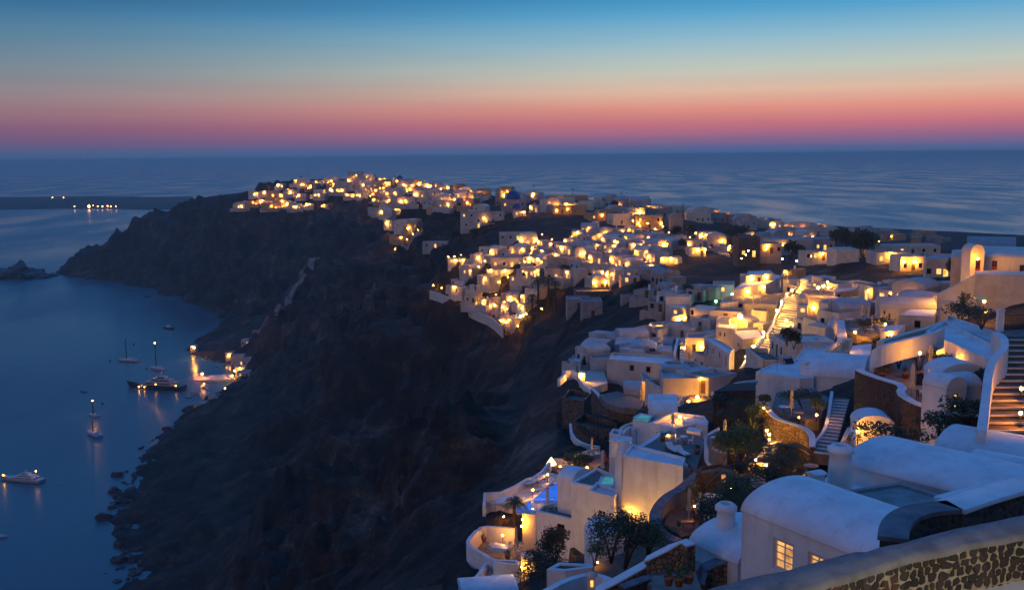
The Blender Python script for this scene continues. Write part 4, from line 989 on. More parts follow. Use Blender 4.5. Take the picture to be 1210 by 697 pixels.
q = [pz(809, 570, zm - 2.2), pz(820, 570, zm - 2.2), pz(826, 555, zm - .9), pz(811, 553, zm - .9)]
staircase('short lit white steps beside the main house roof terrace', q[0], q[1], q[2], q[3], 6, mt='cream')
globe_lamp(789.5, 514.5, 'small lamp at the roof terrace wall of the main house', D=96, r=.12, h=.9)
globe_lamp(803.5, 570.5, 'lamp at the foot of the short lit steps', D=86, r=.13, h=1.2)
B('white flat roofed block with lit square roof deck', 104, 4.5, '765.5,500 799,506 836,497 832,491 796,486.5', par=.4, roof='cream')
B('white box seat wall on the right of the lit roof deck', 105, 1.6, '806,496 836,503 837,497 810,491.5', par=0)
B('small white plant box on the grey roof terrace', 97, 1.3, '811,508 828,511 830,507 814,504', par=0)
globe_lamp(803.5, 492, 'bright lamp on the lit square roof deck', D=106, r=.17, h=1.6)
umbrella(795, 506, D=103, h_=1.6, label='folded dark parasol leaning on the lit roof deck')
B('white block with a tiny teal lit roof pool', 112, 5, '747.5,495.5 766,499 772,491 757,488', par=.2, roof='white')
pool('tiny teal lit plunge pool on a white roof', 111.8, '751,493.5 765,495.5 769,491.5 758,489.5', 'pool_teal')
vbox('white rounded vault between the lit deck and the plunge pool', (772, 489), (800, 489), 113, 4, 1.1, h=2.5)
vbox('longer white vault just behind the rounded vault', (766, 482), (800, 483), 119, 4, 1.2, h=3.5)
Wl('yellow lit garden wall left of the plunge pool block', '731,511,118 736,503,119 748,499,120', .5, 1.8, 'cream')
B('lit white stepped walls below the yellow garden wall', 108, 3, '720,512 733,514 736,508 724,506', par=.3)
Wl('rounded white arch wall left of the plunge pool block', '733,515,113 740,506,114 747,503,115 750,512,113', .4, 3)
# pool terraces of the lower left
zt1 = zat(573, 590, 118)
T('deck with sunbeds around the blue lit pool', 118, '573,592 600,601 632,606 662,592 660,560 640,556 622,567 592,584', th=3, mt='cream')
pool('blue lit swimming pool below the vaulted wing', 117.5, '629,590 662,590 660,570 652,573', 'pool_blue')
pool('narrow blue lit water channel in front of the palm', 114, '611,603 632,605 632,601 626,599 628,592 625,592 622,600 612,600', 'pool_blue')
Wl('white parapet zigzagging round the pool deck', '572,598,116 573,582,118 592,581,119 608,574,121 623,565,124 632,563,126 641,556,128 650,545,134', .4, 1.3, smooth=0)
for i, (x, y) in enumerate([(628, 571), (636, 567), (640, 578), (646, 573)]):
    sunbed(pz(x, y + 2, zt1), R(-55), ['sunbed left of the lamp on the pool deck', 'sunbed behind the lamp on the pool deck', 'sunbed at the near edge of the blue pool', 'sunbed at the far edge of the blue pool'][i])
globe_lamp(629.5, 578.5, 'star bright lamp among the sunbeds of the pool deck', zr=zt1 + 1.2, r=.14, h=1.2)
globe_lamp(647, 560.5, 'small lamp at the upper end of the pool deck', zr=zt1 + 1, r=.12, h=1)
def sail():
    p = pz(596, 607, zt1 - 1.3); t = thing('awning', 'white shade sail over candlelit tables beside the palm', 'awning', p); mb = MB(); mb.prism([(-1.2, -.9), (1.5, -.6), (1.1, 1.4), (-.7, 1.2)], 1.7, 1.78); mb.build('canvas', 'white', t)
    for x, y in ((-1.1, -.8), (1.4, -.5), (1, 1.3), (-.6, 1.1)): mb = MB(); mb.tube([(x, y, -.6), (x, y, 1.7)], .03, 5); mb.build('pole', 'iron', t)
sail()
globe_lamp(595, 610, 'lantern under the white shade sail', D=112, r=.12, h=.9)
palm('stout palm tree beside the blue water channel', pz(608, 622, zat(608, 622, 108)), 3.0, 1.75, 34, 3, .17)
B('stone gate block with glowing niche right of the palm', 106, 3, '617,606 633,608 633,603 618,602', par=0, mt='cream', plamps=[(0, 618.5, 612.5, .12), (0, 617.6, 620, .12)])
T('lamplit paved terrace with white daybed on the lower left', 107, '560,646 576,632 609,639 630,640 626,662 612,668 583,664', th=2.5)
zt2 = zat(576, 636, 107)
Wl('white back wall of the daybed terrace with a bright lamp', '563,627,107 570,621,109 590,622,108 609,624,107', .35, 1.9)
globe_lamp(594, 632, 'bright lamp on the back wall of the daybed terrace', D=106, r=.13, h=1.2)
Wl('white front parapet of the daybed terrace', '563,626,107 553,637,104 553,643,103 568,652,101 583,661,99 600,662,98.5 614,664,98', .4, 2.2)
def daybed():
    p = pz(590, 650, zt2 - .2); t = thing('daybed', 'large white daybed on the lower left terrace', 'daybed', p, R(-20)); mb = MB(); mb.box((0, 0, .22), (2.4, 1.5, .35)); mb.build('base', 'white', t); mb = MB(); mb.box((0, 0, .47), (2.3, 1.4, .15)); mb.build('mattress', 'boatwhite', t); mb = MB(); mb.box((-.9, 0, .62), (.4, 1.2, .15)); mb.build('cushion', 'canvas', t)
daybed()
umbrella(610, 649, zr=zt2 - .2, h_=2.6, label='closed parasol on the daybed terrace')
for i, (x, y, a) in enumerate([(604, 649, 40), (616, 648, 200), (612, 655, 120)]): chair(pz(x, y, zt2 - .2), R(a), ['chair left of the parasol on the daybed terrace', 'chair right of the parasol on the daybed terrace', 'chair nearest the front parapet of the daybed terrace'][i], 'boatwhite')
B('white gate house with lit doorway below the daybed terrace', 97, 3.2, '615.5,656 639,660 640,654 618,651', par=.2, roof='white', plamps=[(0, 617.5, 668, .12)])
B('white terrace block with teal lit steps below the daybed terrace', 96, 3.5, '583,664 614,667 611,661 584,660', par=.1)
Wl('slanting white parapet down to the bottom edge', '575,664,100 567,676,97 555,691,94 545,705,91', .4, 1.6, smooth=0)
T('narrow paved ledge inside the slanting parapet', 96, '566,688 580,672 590,676 578,694', th=1.5)
pool('small teal lit plunge pool near the bottom edge', 95, '577,686 586,679 592,680 584,688', 'pool_teal')
vbox('white vaulted roof cut by the bottom edge of the frame', (548, 716), (614, 711), 80, 5.0, .9, h=4)
# beyond the pool: restaurant terraces
T('restaurant terrace with candlelit tables behind the pool', 140, '648,552 662,560 690,562 716,545 715,532 690,534 668,541', th=2)
Wl('pale curved parapet of the restaurant terrace', '655,541,140 667,542,139 681,537,142 694,532,144 708,529,147', .4, 1.3, 'cream')
def tent():
    p = pz(651.5, 556, zat(651.5, 556, 134)); t = thing('lit_tent', 'small glowing white tent at the end of the restaurant terrace', 'tent', p); mb = MB(); mb.lathe([(.75, .9), (.55, 1.3), (.06, 1.95), (0, 2)], seg=6); mb.build('canopy', 'tentlit', t)
    mb = MB(); mb.tube([(0, 0, -.3), (0, 0, 1)], .06, 6); mb.build('pole', 'iron', t)
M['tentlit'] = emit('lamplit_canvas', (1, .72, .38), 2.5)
tent()
for i, (x, y, D) in enumerate([(665, 553, 136), (674, 551, 137), (684, 549, 138), (698, 543, 141), (706, 541, 142), (690, 553, 136)]):
    table(atD(x, y, D), ['table nearest the glowing tent', 'second table from the glowing tent', 'third table from the glowing tent', 'round table under the leafy tree on the restaurant terrace', 'rightmost table of the restaurant terrace', 'table nearest the vaulted wing on the restaurant terrace'][i], .5)
for i, (x, y, D) in enumerate([(690, 547.5, 138), (694, 552, 136), (662, 551, 137), (711, 540, 141)]): globe_lamp(x, y, ['upper orange lantern in the tree of the restaurant terrace', 'lower orange lantern in the tree of the restaurant terrace', 'candle lantern near the glowing tent', 'lantern beside the seated diner'][i], D=D, r=.11, h=1.1)
umbrella(699.5, 537, D=143, h_=2.6, label='open edge parasol standing closed behind the round table')
umbrella(712, 563, D=96, h_=2.7, label='closed parasol beside the teal hot tub')
shrub('leafy tree hung with lanterns on the restaurant terrace', atD(688, 556, 136), 3.2, 2.6, 700, .16, 'leaf', 'terrace_tree', 'tree', 5)
shrub('bushy olive shrub at the edge of the restaurant terrace', atD(673, 549, 138), 2.4, 2.0, 500, .15, 'leaf', seed=6)
def person(p, rz, label, c1='shirt_red', sit=True):
    t = thing('person', label, 'person', p, rz); mb = MB(); hz = .45 if sit else .85
    sk = bpy.data.meshes.new('body')
    if sit: vv = [(0, 0, .5), (0, 0, .72), (0, -.01, .95), (0, -.01, 1.08), (0, -.03, 1.2), (-.19, 0, .93), (-.24, -.08, .7), (-.2, -.3, .68), (.19, 0, .93), (.24, -.08, .7), (.2, -.3, .68), (-.1, -.02, .5), (-.12, -.42, .5), (-.12, -.42, .06), (-.12, -.55, .03), (.1, -.02, .5), (.12, -.42, .5), (.12, -.42, .06), (.12, -.55, .03)]
    else: vv = [(0, 0, .95), (0, 0, 1.15), (0, 0, 1.38), (0, 0, 1.5), (0, -.02, 1.63), (-.2, 0, 1.38), (-.26, -.02, 1.1), (-.26, -.1, .85), (.2, 0, 1.38), (.26, -.02, 1.1), (.26, -.1, .85), (-.1, 0, .9), (-.11, 0, .5), (-.11, .02, .07), (-.11, -.14, .03), (.1, 0, .9), (.11, 0, .5), (.11, .02, .07), (.11, -.14, .03)]
    ed = [(0, 1), (1, 2), (2, 3), (3, 4), (2, 5), (5, 6), (6, 7), (2, 8), (8, 9), (9, 10), (0, 11), (11, 12), (12, 13), (13, 14), (0, 15), (15, 16), (16, 17), (17, 18)]
    rd = [.14, .13, .15, .06, .11, .07, .05, .035, .07, .05, .035, .1, .075, .045, .04, .1, .075, .045, .04]
    sk.from_pydata(vv, ed, []); o = bpy.data.objects.new('body', sk); link(o); o.parent = t; sk.materials.append(M[c1])
    m_ = o.modifiers.new('skin', 'SKIN'); ly = sk.skin_vertices[0] if sk.skin_vertices else None
    if ly is None:
        bm = bmesh.new(); bm.from_mesh(sk); l_ = bm.verts.layers.skin.verify(); bm.verts.ensure_lookup_table()
        for i, v in enumerate(bm.verts): v[l_].radius = (rd[i], rd[i]); v[l_].use_root = (i == 0)
        bm.to_mesh(sk); bm.free()
    else:
        for i, d in enumerate(ly.data): d.radius = (rd[i], rd[i]); d.use_root = i == 0
    o.modifiers.new('sub', 'SUBSURF').levels = 1; o.modifiers['sub'].render_levels = 1
    mb = MB(); hp = V(vv[4]); mb.lathe([(0, .13), (.07, .11), (.115, .05), (.12, -.01), (.1, -.05)], hp, 10); mb.build('hair', 'darkwood', t)
    return t
M['shirt_red'] = flat('red_shirt', (.4, .03, .04)); M['shirt_white'] = flat('pale_shirt', (.6, .55, .5)); M['shirt_dark'] = flat('dark_clothes', (.05, .05, .06))
person(atD(716, 546, 139.5), R(60), 'diner in red sitting on the restaurant terrace beside the hot tub parasol')
chair(atD(716, 546, 139.7), R(60), 'chair under the diner in red')
# --- the curved dark wall with its garden, right of the main house
zc1 = zat(775, 600, 78)
wallpath('garden_wall', 'dark curved wall sweeping from the lit steps round the parasol garden', 'wall', PP((825, 560, zc1 + 1.3), (806, 577, zc1 + .8), (789, 586, zc1 + .3), (778, 598, zc1), (773, 612, zc1 - .2), (777, 626, zc1 - .4), (788, 634, zc1 - .5), (803, 640, zc1 - .6)), .9, 2.2, 'greyp', 'cap', .95, smooth=2)
wallpath('parapet', 'white outer wall below the dark curved garden wall', 'wall', PP((771, 622, zc1 - 1.0), (776, 632, zc1 - 1.2), (788, 641, zc1 - 1.3), (800, 647, zc1 - 1.4)), .5, 3.5, 'white', smooth=1)
T('sunken garden terrace with closed parasol and orange bench', 76, '784,620 792,600 830,590 842,600 838,628 806,634', th=1, mt='soil')
umbrella(814, 616, D=75, h_=2.7, label='closed cream parasol in the sunken garden terrace')
def bench():
    p = atD(817, 621, 73.5); t = thing('wooden_bench', 'orange wooden lounger bench in the sunken garden', 'bench', p, R(12)); mb = MB(); mb.box((0, 0, .38), (1.7, .5, .06)); mb.build('seat', 'wood_or', t)
    mb = MB(); mb.box((.55, .2, .62), (.6, .05, .45), M4=Matrix.Rotation(R(-15), 3, 'X')); mb.build('backrest', 'wood_or', t)
    for x in (-.75, .75):
        for y in (-.2, .2): mb = MB(); mb.box((x, y, .18), (.06, .06, .36)); mb.build('leg', 'wood_or', t)
M['wood_or'] = flat('orange_wood', (.35, .11, .03))
bench()
agave('spiky plant beside the orange bench', atD(802, 622, 74), .7, 4, 'palm')
B('low white wall of the lamplit garden nook', 74, 3.0, '831,586 860,590 862,585 834,582', par=0)
Wl('rounded white end wall glowing beside the climbing plant', '824,600,74 826,582,76 831,578,77 834,586,76', .3, 2.4, 'cream')
shrub('climbing plant lit yellow green beside the closed parasol', atD(820, 605, 75.5), 1.2, 2.6, 500, .09, 'leaf', seed=11)
globe_lamp(820.5, 597.5, 'lamp under the lit climbing plant', D=75, r=.10, h=.6)
# stone hut with glowing doorway
B('round cornered stone hut with a yellow lit doorway', 76, 3.2, '822,561 848,557 871,560 872,551 850,547 826,552', par=.2, mt='masonry', roof='paving', name='stone_hut', cat='hut', pops=[(1, 851, 559, 858, 577, 'door dim')])
globe_lamp(863, 576, 'small lamp at the foot of the stone hut doorway', D=73.5, r=.1, h=.5)
# small terrace with closed parasol and stone wall left of the garden
T('small dining terrace with white curved parapet', 88, '835,515 850,508 860,520 858,536 846,534 838,526', th=1.5)
Wl('curved white parapet of the small dining terrace', '850,505,90 838,512,90 834,519,88.5 836,528,86.5 843,534,85 852,537,84.5', .35, 1.5)
umbrella(856, 531, D=85, h_=2.7, label='closed parasol on the small dining terrace')
table(atD(845, 526, 86), 'white clothed table on the small dining terrace', .4)
person(atD(848, 529, 85.3), R(200), 'person in dark clothes seated on the small dining terrace', 'shirt_dark'); chair(atD(848, 529, 85.4), R(200), 'chair under the person in dark clothes')
# lit garden
zg = zat(935, 497, 86)
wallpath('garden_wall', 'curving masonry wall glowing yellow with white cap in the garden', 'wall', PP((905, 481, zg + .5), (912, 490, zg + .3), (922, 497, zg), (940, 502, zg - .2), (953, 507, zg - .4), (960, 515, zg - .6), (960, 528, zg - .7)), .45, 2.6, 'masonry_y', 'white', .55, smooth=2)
T('restaurant terrace above the yellow lit curved wall', 94, '912,481 926,489 952,497 968,494 980,470 960,458 917,464', th=4.0)
umbrella(935, 493, zr=zg - 1.0, h_=2.7, label='closed parasol on the terrace above the yellow lit curved wall')
for i, (x, y) in enumerate([(943, 496), (926, 489), (966, 490)]): table(pz(x, y, zg - 1.0), ['red clothed table beside the closed parasol above the curved wall', 'table at the left end of the terrace above the curved wall', 'table at the lit right end of the terrace above the curved wall'][i], .5, 'pinkp' if i == 0 else 'white')
for i, (x, y, D, r) in enumerate([(906, 508.5, 84, .13), (902.5, 482, 88, .12), (965, 490, 88, .12), (909, 519, 82, .10), (905, 549, 77, .11), (899, 566, 74, .11), (944, 493, 87, .08), (896, 574, 73, .1)]):
    globe_lamp(x, y, ['bright floodlight on the garden steps beside the yellow wall', 'lamp on the flowering bush at the left end of the garden wall', 'lamp at the lit bush before the white edged stairs', 'lamp low beside the upper garden steps', 'lamp at the middle garden steps', 'lamp at the lower garden steps', 'candle on the red clothed table', 'lowest lamp by the dark garden steps'][i], D=D, r=r, h=.6)
st = [('upper dark garden steps beside the yellow wall', (895, 540), (914, 538), (925, 520), (907, 522), 80, 84, 5), ('middle dark garden steps with glowing edges', (878, 556), (906, 553), (908, 545), (886, 546), 76.5, 78, 3), ('lower dark garden steps above the vaulted house', (872, 576), (904, 574), (905, 560), (876, 561), 72, 74.5, 4)]
for lab, a, b_, c_, d2, Da, Db, n in st: staircase(lab, pz(*a, zat(*a, Da)), pz(*b_, zat(*a, Da)), pz(*c_, zat(*c_, Db)), pz(*d2, zat(*c_, Db)), n, mt='paving', nose='cream')
# white edged stairs
a = zat(965, 534, 80); b_ = zat(985, 470, 96)
staircase('long flight of white edged dark steps climbing between the gardens', pz(962, 534, a), pz(985, 537, a), pz(1004, 471, b_), pz(986, 470, b_), 17)
Wl('thin white wall on the left of the white edged garden stairs', '961,524,82 975,508,85.5 979,490,90 983,462,96', .3, 1.4, smooth=1)
globe_lamp(1014, 510, 'star bright lamp on the lit arched doorway above the long vault', D=68, r=.15, h=2.0)
angled('small rounded white vault behind the lamp by the long vaulted roof', (1012, 503), 69, 2.6, 2.2, -8, .8, 2.6, along=1)
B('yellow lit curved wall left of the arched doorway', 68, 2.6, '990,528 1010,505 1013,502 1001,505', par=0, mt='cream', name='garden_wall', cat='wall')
# walls and beds left of the garden
B('dark planted bed behind a tall masonry wall', 105, 4.5, '843,462 893,461 893,452 862,453', par=0, mt='masonry', name='retaining_wall', cat='wall')
Wl('white cap line over the dark planted bed', '842,463,105 856,456,108 875,451,112 894,449,114', .3, .5)
# foreground lower middle: stair wall, vault with chimney, pots
zs = zat(763, 667, 47)
wallpath('garden_wall', 'long white capped brown stone wall rising to the right at the bottom', 'wall', PP((690, 705, zs - 1.2), (727, 687, zs - .6), (763, 667, zs), (764, 661, zs + .35), (790, 648, zs + .9), (808, 640, zs + 1.3), (817, 645, zs + 1.3)), .5, 1.6, 'masonry_y', 'white', .6)
T('dark paved path behind the pots at the bottom', 45, '765,690 790,668 812,656 830,665 818,680 790,690', th=.8)
wallpath('garden_wall', 'low cement capped stone wall behind the flower pots', 'wall', PP((735, 694, zs - .4), (765, 683, zs - .3), (790, 677, zs - .3), (822, 675, zs - .3)), .45, 1.4, 'masonry', 'cap', .5, smooth=1)
vbox('pale pink lit vaulted house with a round white chimney', (816, 641), (872, 667), 50, 5.0, 1.0, h=3.6, chim=[(-1.2, .1, 2.15, .5)])
wallpath('garden_wall', 'cement capped curved wall between the pink vault and the shuttered house', 'wall', PP((822, 690, zs - .9), (826, 676, zs - .8), (838, 668, zs - .5), (858, 660, zs - .2), (878, 652, zs)), .8, 2.0, 'masonry_y', 'cap', .85, smooth=2)
for i, (x, y, r) in enumerate([(790, 691, .2), (802, 692, .21), (813, 688, .26)]): pot(pz(x, y, zat(805, 690, 37)), ['smallest terracotta pot at the left of the row', 'middle terracotta pot with a low plant', 'largest terracotta pot with bright green leaves'][i], r, .36, 'leaf', i)
T('dark terrace the flower pots stand on', 38.5, '770,680 822,676 830,700 770,712', th=.6)
shrub('dark green tree right of the round white chimney', atD(856, 636, 56), 3.2, 3.6, 2600, .09, 'leafdark', 'tree', 'tree', 21)
shrub('broad bush with red flowers in the bottom garden', atD(738, 664, 56), 4.6, 2.9, 3000, .09, 'leafdark', seed=22, flowers=70)
shrub('airy bush in front of the glowing main door', atD(722, 658, 60), 3.0, 3.2, 1100, .08, 'leafdark', seed=23)
shrub('leafy bush on the right of the red flowered one', atD(765, 656, 57), 2.6, 2.2, 1300, .08, 'leaf', seed=24)
shrub('round dark tree against the long plain wall', atD(656, 664, 83), 2.9, 3.0, 2200, .11, 'leafdark', 'tree', 'tree', 25)
shrub('low bush left of the round dark tree', atD(634, 668, 84), 2.0, 1.6, 700, .1, 'leafdark', seed=26)
shrub('dark spreading bush at the very bottom left of the gardens', atD(640, 690, 72), 5.2, 2.0, 1800, .1, 'leafdark', seed=27)
shrub('bush with yellow lit leaves by the curved blue wall', atD(703, 668, 62), 1.5, 1.8, 500, .08, 'leaf', seed=28)
globe_lamp(706, 664, 'small garden spotlight in the yellow lit bush', D=61, r=.05, h=.5)
angled('small blue white vault standing in the bottom garden', (704, 648), 66, 2.0, 3.2, 10, 1.1, 2.0, along=1)
B('low white wall with a vent beside the bottom garden', 58, 2.2, '646,672 668,674 700,670 700,666 660,664', par=.1, roof='soil')
Wl('curved white planter wall at the bottom of the garden', '640,700,50 665,686,51 690,678,53 706,678,53 722,684,51', .4, 1.2)
T('soil of the bottom garden', 60, '690,675 760,640 800,648 770,680 730,690', th=1.5, mt='soil', name='flower_bed')
globe_lamp(909, 513, 'floodlight aimed at the foot of the yellow lit curved wall', D=82.5, r=.10, h=.4, m='bulb_strong')
globe_lamp(889, 514, 'hidden fill lamp added among the spiky plants', D=85, r=.09, h=.4, m='bulb_strong')  # invented warm lamp, there only to brighten the planting
globe_lamp(893, 543, 'hidden fill lamp added between the glowing bush and the steps', D=76.5, r=.06, h=.4, m='bulb_strong')  # extra unseen lamp lifting the dark garden around the steps
globe_lamp(668, 690, 'garden spotlight hidden behind the bottom bushes', D=73, r=.2, h=.5, m='bulb_strong')
globe_lamp(637, 660, 'added fill lamp in the low bush brightening the long plain wall', D=86, r=.13, h=.5, m='bulb_strong')  # lamp added as a wall wash, concealed by the bush
globe_lamp(783, 632, 'added fill lamp behind the dark curved wall brightening the main house', D=82, r=.13, h=.5, m='bulb_strong')  # added to warm the main house face, source out of sight
globe_lamp(757, 640, 'added fill lamp in the bushes under the lit window', D=80, r=.17, h=.5, m='bulb_strong')  # put in to wash the main facade, hidden in the foliage
def ornament():
    p = atD(699, 697, 44); t = thing('stone_ornament', 'small lamplit carved stone lantern at the bottom edge', 'lantern', p); mb = MB(); mb.box((0, 0, .35), (.34, .34, .7)); mb.lathe([(.3, .7), (.3, .8), (.05, .95)], seg=4); mb.build('body', 'cream', t); mb = MB(); mb.box((0, -.18, .4), (.12, .04, .3)); mb.build('light', 'window', t)
ornament()
# hedges and plants of the lit garden
for i, (x, y, D, w_, h_, n, lab) in enumerate([(876, 540, 77, 4.2, 2.2, 2400, 'big rounded bush glowing yellow beside the garden steps'), (866, 540, 78, 3.4, 2.6, 1500, 'bush left of the big yellow glowing one'), (918, 572, 68, 4.4, 1.9, 1900, 'dark bush in the shadow below the curved wall'), (884, 568, 72, 2.4, 1.6, 700, 'low trimmed bush beside the lower garden steps'), (900, 502, 88, 2.6, 2.0, 900, 'bright green bush behind the floodlight'), (860, 500, 96, 3.6, 1.3, 900, 'dark undergrowth below the tall masonry wall'), (876, 488, 98, 4.6, 1.2, 1000, 'dark shrubs on the slope behind the garden'), (948, 478, 92, 3.8, 1.4, 900, 'dark shrubs along the foot of the big vaulted house'), (966, 487, 90, 1.8, 1.4, 500, 'yellow lit bush before the white edged stairs'), (903, 480, 90, 1.3, 1.3, 400, 'flowering bush at the left end of the garden wall'), (1112, 512, 62, 3.0, 1.4, 900, 'dark climbing mass on the tall masonry wall'), (1050, 522, 60, 5.0, 1.0, 1000, 'dark shrubs behind the long vaulted roof'), (1143, 497, 60, 3.6, 1.4, 900, 'dark shrubs below the chapel house'), (850, 478, 104, 2.5, 1.2, 600, 'small dark bush on the tall masonry wall')]):
    shrub(lab, atD(x, y, D), w_, h_, n, .12, 'leaf' if 'yellow' in lab or 'bright' in lab else 'leafdark', seed=40 + i)  # lit bushes take the paler leaves, so lamplight is partly painted in
agave('tall spiky plant lit green behind the floodlight', atD(890, 508, 87), 1.7, 5, 'palm', 26)
agave('spiky plant left of the tall green lit one', atD(874, 506, 88), 1.1, 6, 'palm', 22)
palm('low palm with drooping fronds above the shuttered house', atD(872, 604, 64), 2.2, 2.6, 30, 9, .2)
palm('dark bushy palm below the curved garden wall', atD(931, 558, 72), 1.8, 2.4, 34, 12, .2)
agave('dark spiky plant by the chapel house', atD(1137, 489, 62), 1.3, 7, 'leafdark')
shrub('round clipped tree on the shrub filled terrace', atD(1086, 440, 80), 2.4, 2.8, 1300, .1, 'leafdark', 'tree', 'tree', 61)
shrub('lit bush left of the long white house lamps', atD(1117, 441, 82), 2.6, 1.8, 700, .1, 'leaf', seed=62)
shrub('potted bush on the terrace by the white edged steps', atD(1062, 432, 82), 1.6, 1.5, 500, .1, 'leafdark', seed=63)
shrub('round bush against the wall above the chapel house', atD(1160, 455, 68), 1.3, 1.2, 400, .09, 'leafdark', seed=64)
table(pz(1093, 474, z_h - 1.0), 'lamplit table on the parasol terrace above the tall wall', .5)
chair(pz(1087, 474, z_h - 1.0), R(90), 'chair left of the lamplit table above the tall wall'); chair(pz(1100, 476, z_h - 1.0), R(-90), 'chair right of the lamplit table above the tall wall')
globe_lamp(1098, 473, 'lantern on the terrace beside the chapel house', zr=z_h - .2, r=.1, h=.7)
table(atD(958, 562, 66), 'pink clothed table with candle below the dark palm', .5, 'pinkp'); globe_lamp(951.5, 559, 'candle lantern beside the pink clothed table', D=66.5, r=.07, h=.8)
chair(atD(947, 566, 65.5), R(120), 'chair left of the pink clothed table')
# --- second line: the cluster around the half round stone terrace (170-200 m)
B('white vaulted block with two pots on the half round terrace', 172, 3.3, '737,460 757,461 758,454 738,453', par=0, vault=(0, 1.0))
B('low white step block left of the two pots', 171, 2, '728,468 737,469 738,465 729,464', par=0)
B('yellow lit wall with a bright lamp above the half round terrace', 175, 4.5, '759,451 768,451 771,446 757,438', par=.2, mt='white_far')
globe_lamp(771, 455, 'very bright lamp on the yellow wall above the half round terrace', D=172, r=.34, h=1.5)
T('paved floor of the half round terrace', 172, '708,466 716,476 733,481 757,483 762,474 730,462', th=1)
Wl('half round dark stone retaining wall with white cap', '700,459,178 707,466,176 715,477,172 733,482,169 754,484.5,168 760,484,168', .6, 6.5, 'masonry_far', 'white', smooth=2, name='retaining_wall')
for i, x in enumerate([740, 748.5]): pot(atD(x, 476, 170.5), ['left pot before the vaulted block', 'right pot before the vaulted block'][i], .4, .5, 'leafdark', 8 + i)
B('broad blue white cube house with a flat roof', 196, 5.0, '717,424 795,431 797,420 724,416', par=.5, roof='white')
B('white house with parapet roof behind the broad cube', 205, 2.5, '732,412 762,414 760,408 733,407', par=.4, roof='white')
B('house with a yellow lit wall and sloping parapet', 212, 4.2, '726,407 750,404 752,398 729,398', par=0, plamps=[(0, 748, 409, .3)])
vbox('long pale vault above the yellow lit wall', (733, 399), (767, 398), 222, 6, 1.6, h=3, far=True, mt='white_far')
B('rounded white house at the cliff edge with two dark openings', 215, 4.5, '685,412 712,414 726,404 700,402', par=0, vault=(0, 1.2), pops=[(0, 689, 413.5, 692, 418, 'door dark'), (0, 694, 412.5, 697, 417, 'window dark')])
B('small blue house at the lowest point of the cliff edge', 205, 3, '673,425 686,428 690,422 678,419', par=.3, roof='white')
T('cliff edge terrace with a lit end wall', 196, '684,446 690,439 712,432 718,452 700,458', th=1.5, mt='cream')
Wl('zigzag white wall on the cliff edge', '660,448,190 668,441,194 666,438,196 676,437,196 684,442,194 688,450,190 694,457,186 701,460,182', .5, 1.4, smooth=0)
B('tiny lamplit shelter on the cliff edge terrace', 193, 2, '684,440 691,441 692,438 685,437', par=0, plamps=[(0, 687.5, 443, .34)])
B('ruined dark stone walls under the cliff edge terrace', 180, 6, '664,470 690,474 700,464 672,460', par=1.0, mt='masonry_far', roof='paving', name='stone_ruin', cat='ruin')
B('roofless dark stone enclosure below the ruined walls', 168, 5, '676,498 706,506 730,508 728,498 690,488', par=1.2, mt='masonry_far', roof='soil', name='stone_ruin', cat='ruin')
Wl('white path edge along the dark stone enclosure', '674,500,165 676,515,160 690,524,156 708,527,152', .4, 1.0)
# right part of the cluster: stair house
B('cream lamplit house with an arched fanlight door', 216, 4.8, '810,399 832,399 838,393 812,393', par=.2, mt='cream', pops=[(0, 818, 407, 822, 416, 'door dark')], plamps=[(0, 829, 409.5, .3)])
q = zat(806, 449, 196), zat(806, 399, 222)
staircase('narrow lit staircase beside the fanlight door house', pz(802, 450, q[0]), pz(810.5, 450, q[0]), pz(810, 400, q[1]), pz(804, 400, q[1]), 20, mt='cream')
Wl('white wall left of the narrow lit staircase', '795,430,204 797,418,212 801,399,222', .6, 6)
globe_lamp(807.5, 431.5, 'lamp on the narrow lit staircase', D=204, r=.28, h=1.2); globe_lamp(808.5, 411, 'upper lamp on the narrow lit staircase', D=214, r=.24, h=1.2)
globe_lamp(824, 469, 'orange bright lamp on the dark plaza below the stairs', D=150, r=.28, h=1.8)
T('dark plaza around the orange bright lamp', 150, '808,472 818,464 842,463 842,480 816,484', th=1.5)
B('lit white steps block at the left of the dark plaza', 148, 2.6, '798,478 812,480 815,470 806,468', par=.6, roof='cream', plamps=[(1, 811, 474, .16)])
B('tall cream box house on the hill slope', 250, 3.6, '786.5,350 816,350.5 817,348 787,348', par=.2, mt='cream', roof='greyp')
B('blue shadowed house wall under the cream box', 246, 5, '787.5,362 810,364 813,360 790,359', par=.2, roof='white')
B('yellow glowing arcade house below the cream box', 238, 5, '793,375 812,370 812,367 796,369', par=.2, mt='cream', pops=[(0, 799, 381, 802, 386, 'window dark'), (0, 804, 379, 808, 384, 'door dark')], plamps=[(0, 801, 377, .42), (0, 808, 375, .3)])
B('small lit house with flat roof left of the arcade house', 236, 4, '766.5,384 783,383.5 783,380 768,381', par=.2, mt='cream', plamps=[(0, 769, 388, .3), (0, 777, 391, .3)])
B('blue cube house between the two yellow lit houses', 232, 4.5, '783,383 794,384 794,379 784,379', par=.2)
B('green lit blank wall of a tall house', 262, 5.2, '842,335.5 868,336.5 868,332 843,332', par=.1, roof='greyp')
globe_lamp(866, 348, 'greenish white lamp beside the green lit wall', D=256, r=.42, h=1.5, m='cool'); globe_lamp(846, 356, 'cool floodlight at the foot of the green lit wall', D=255, r=.3, h=1, m='cool2')
M8 = B('large white house with warm lit end wall and pale blue side', 206, 6.2, '877,401 904,398 897,386 862,388', par=.6, roof='white', plamps=[(0, 897, 403, .2)], pops=[(3, 866, 401, 868, 407, 'window dark'), (3, 871, 404, 873, 411, 'window dark')])
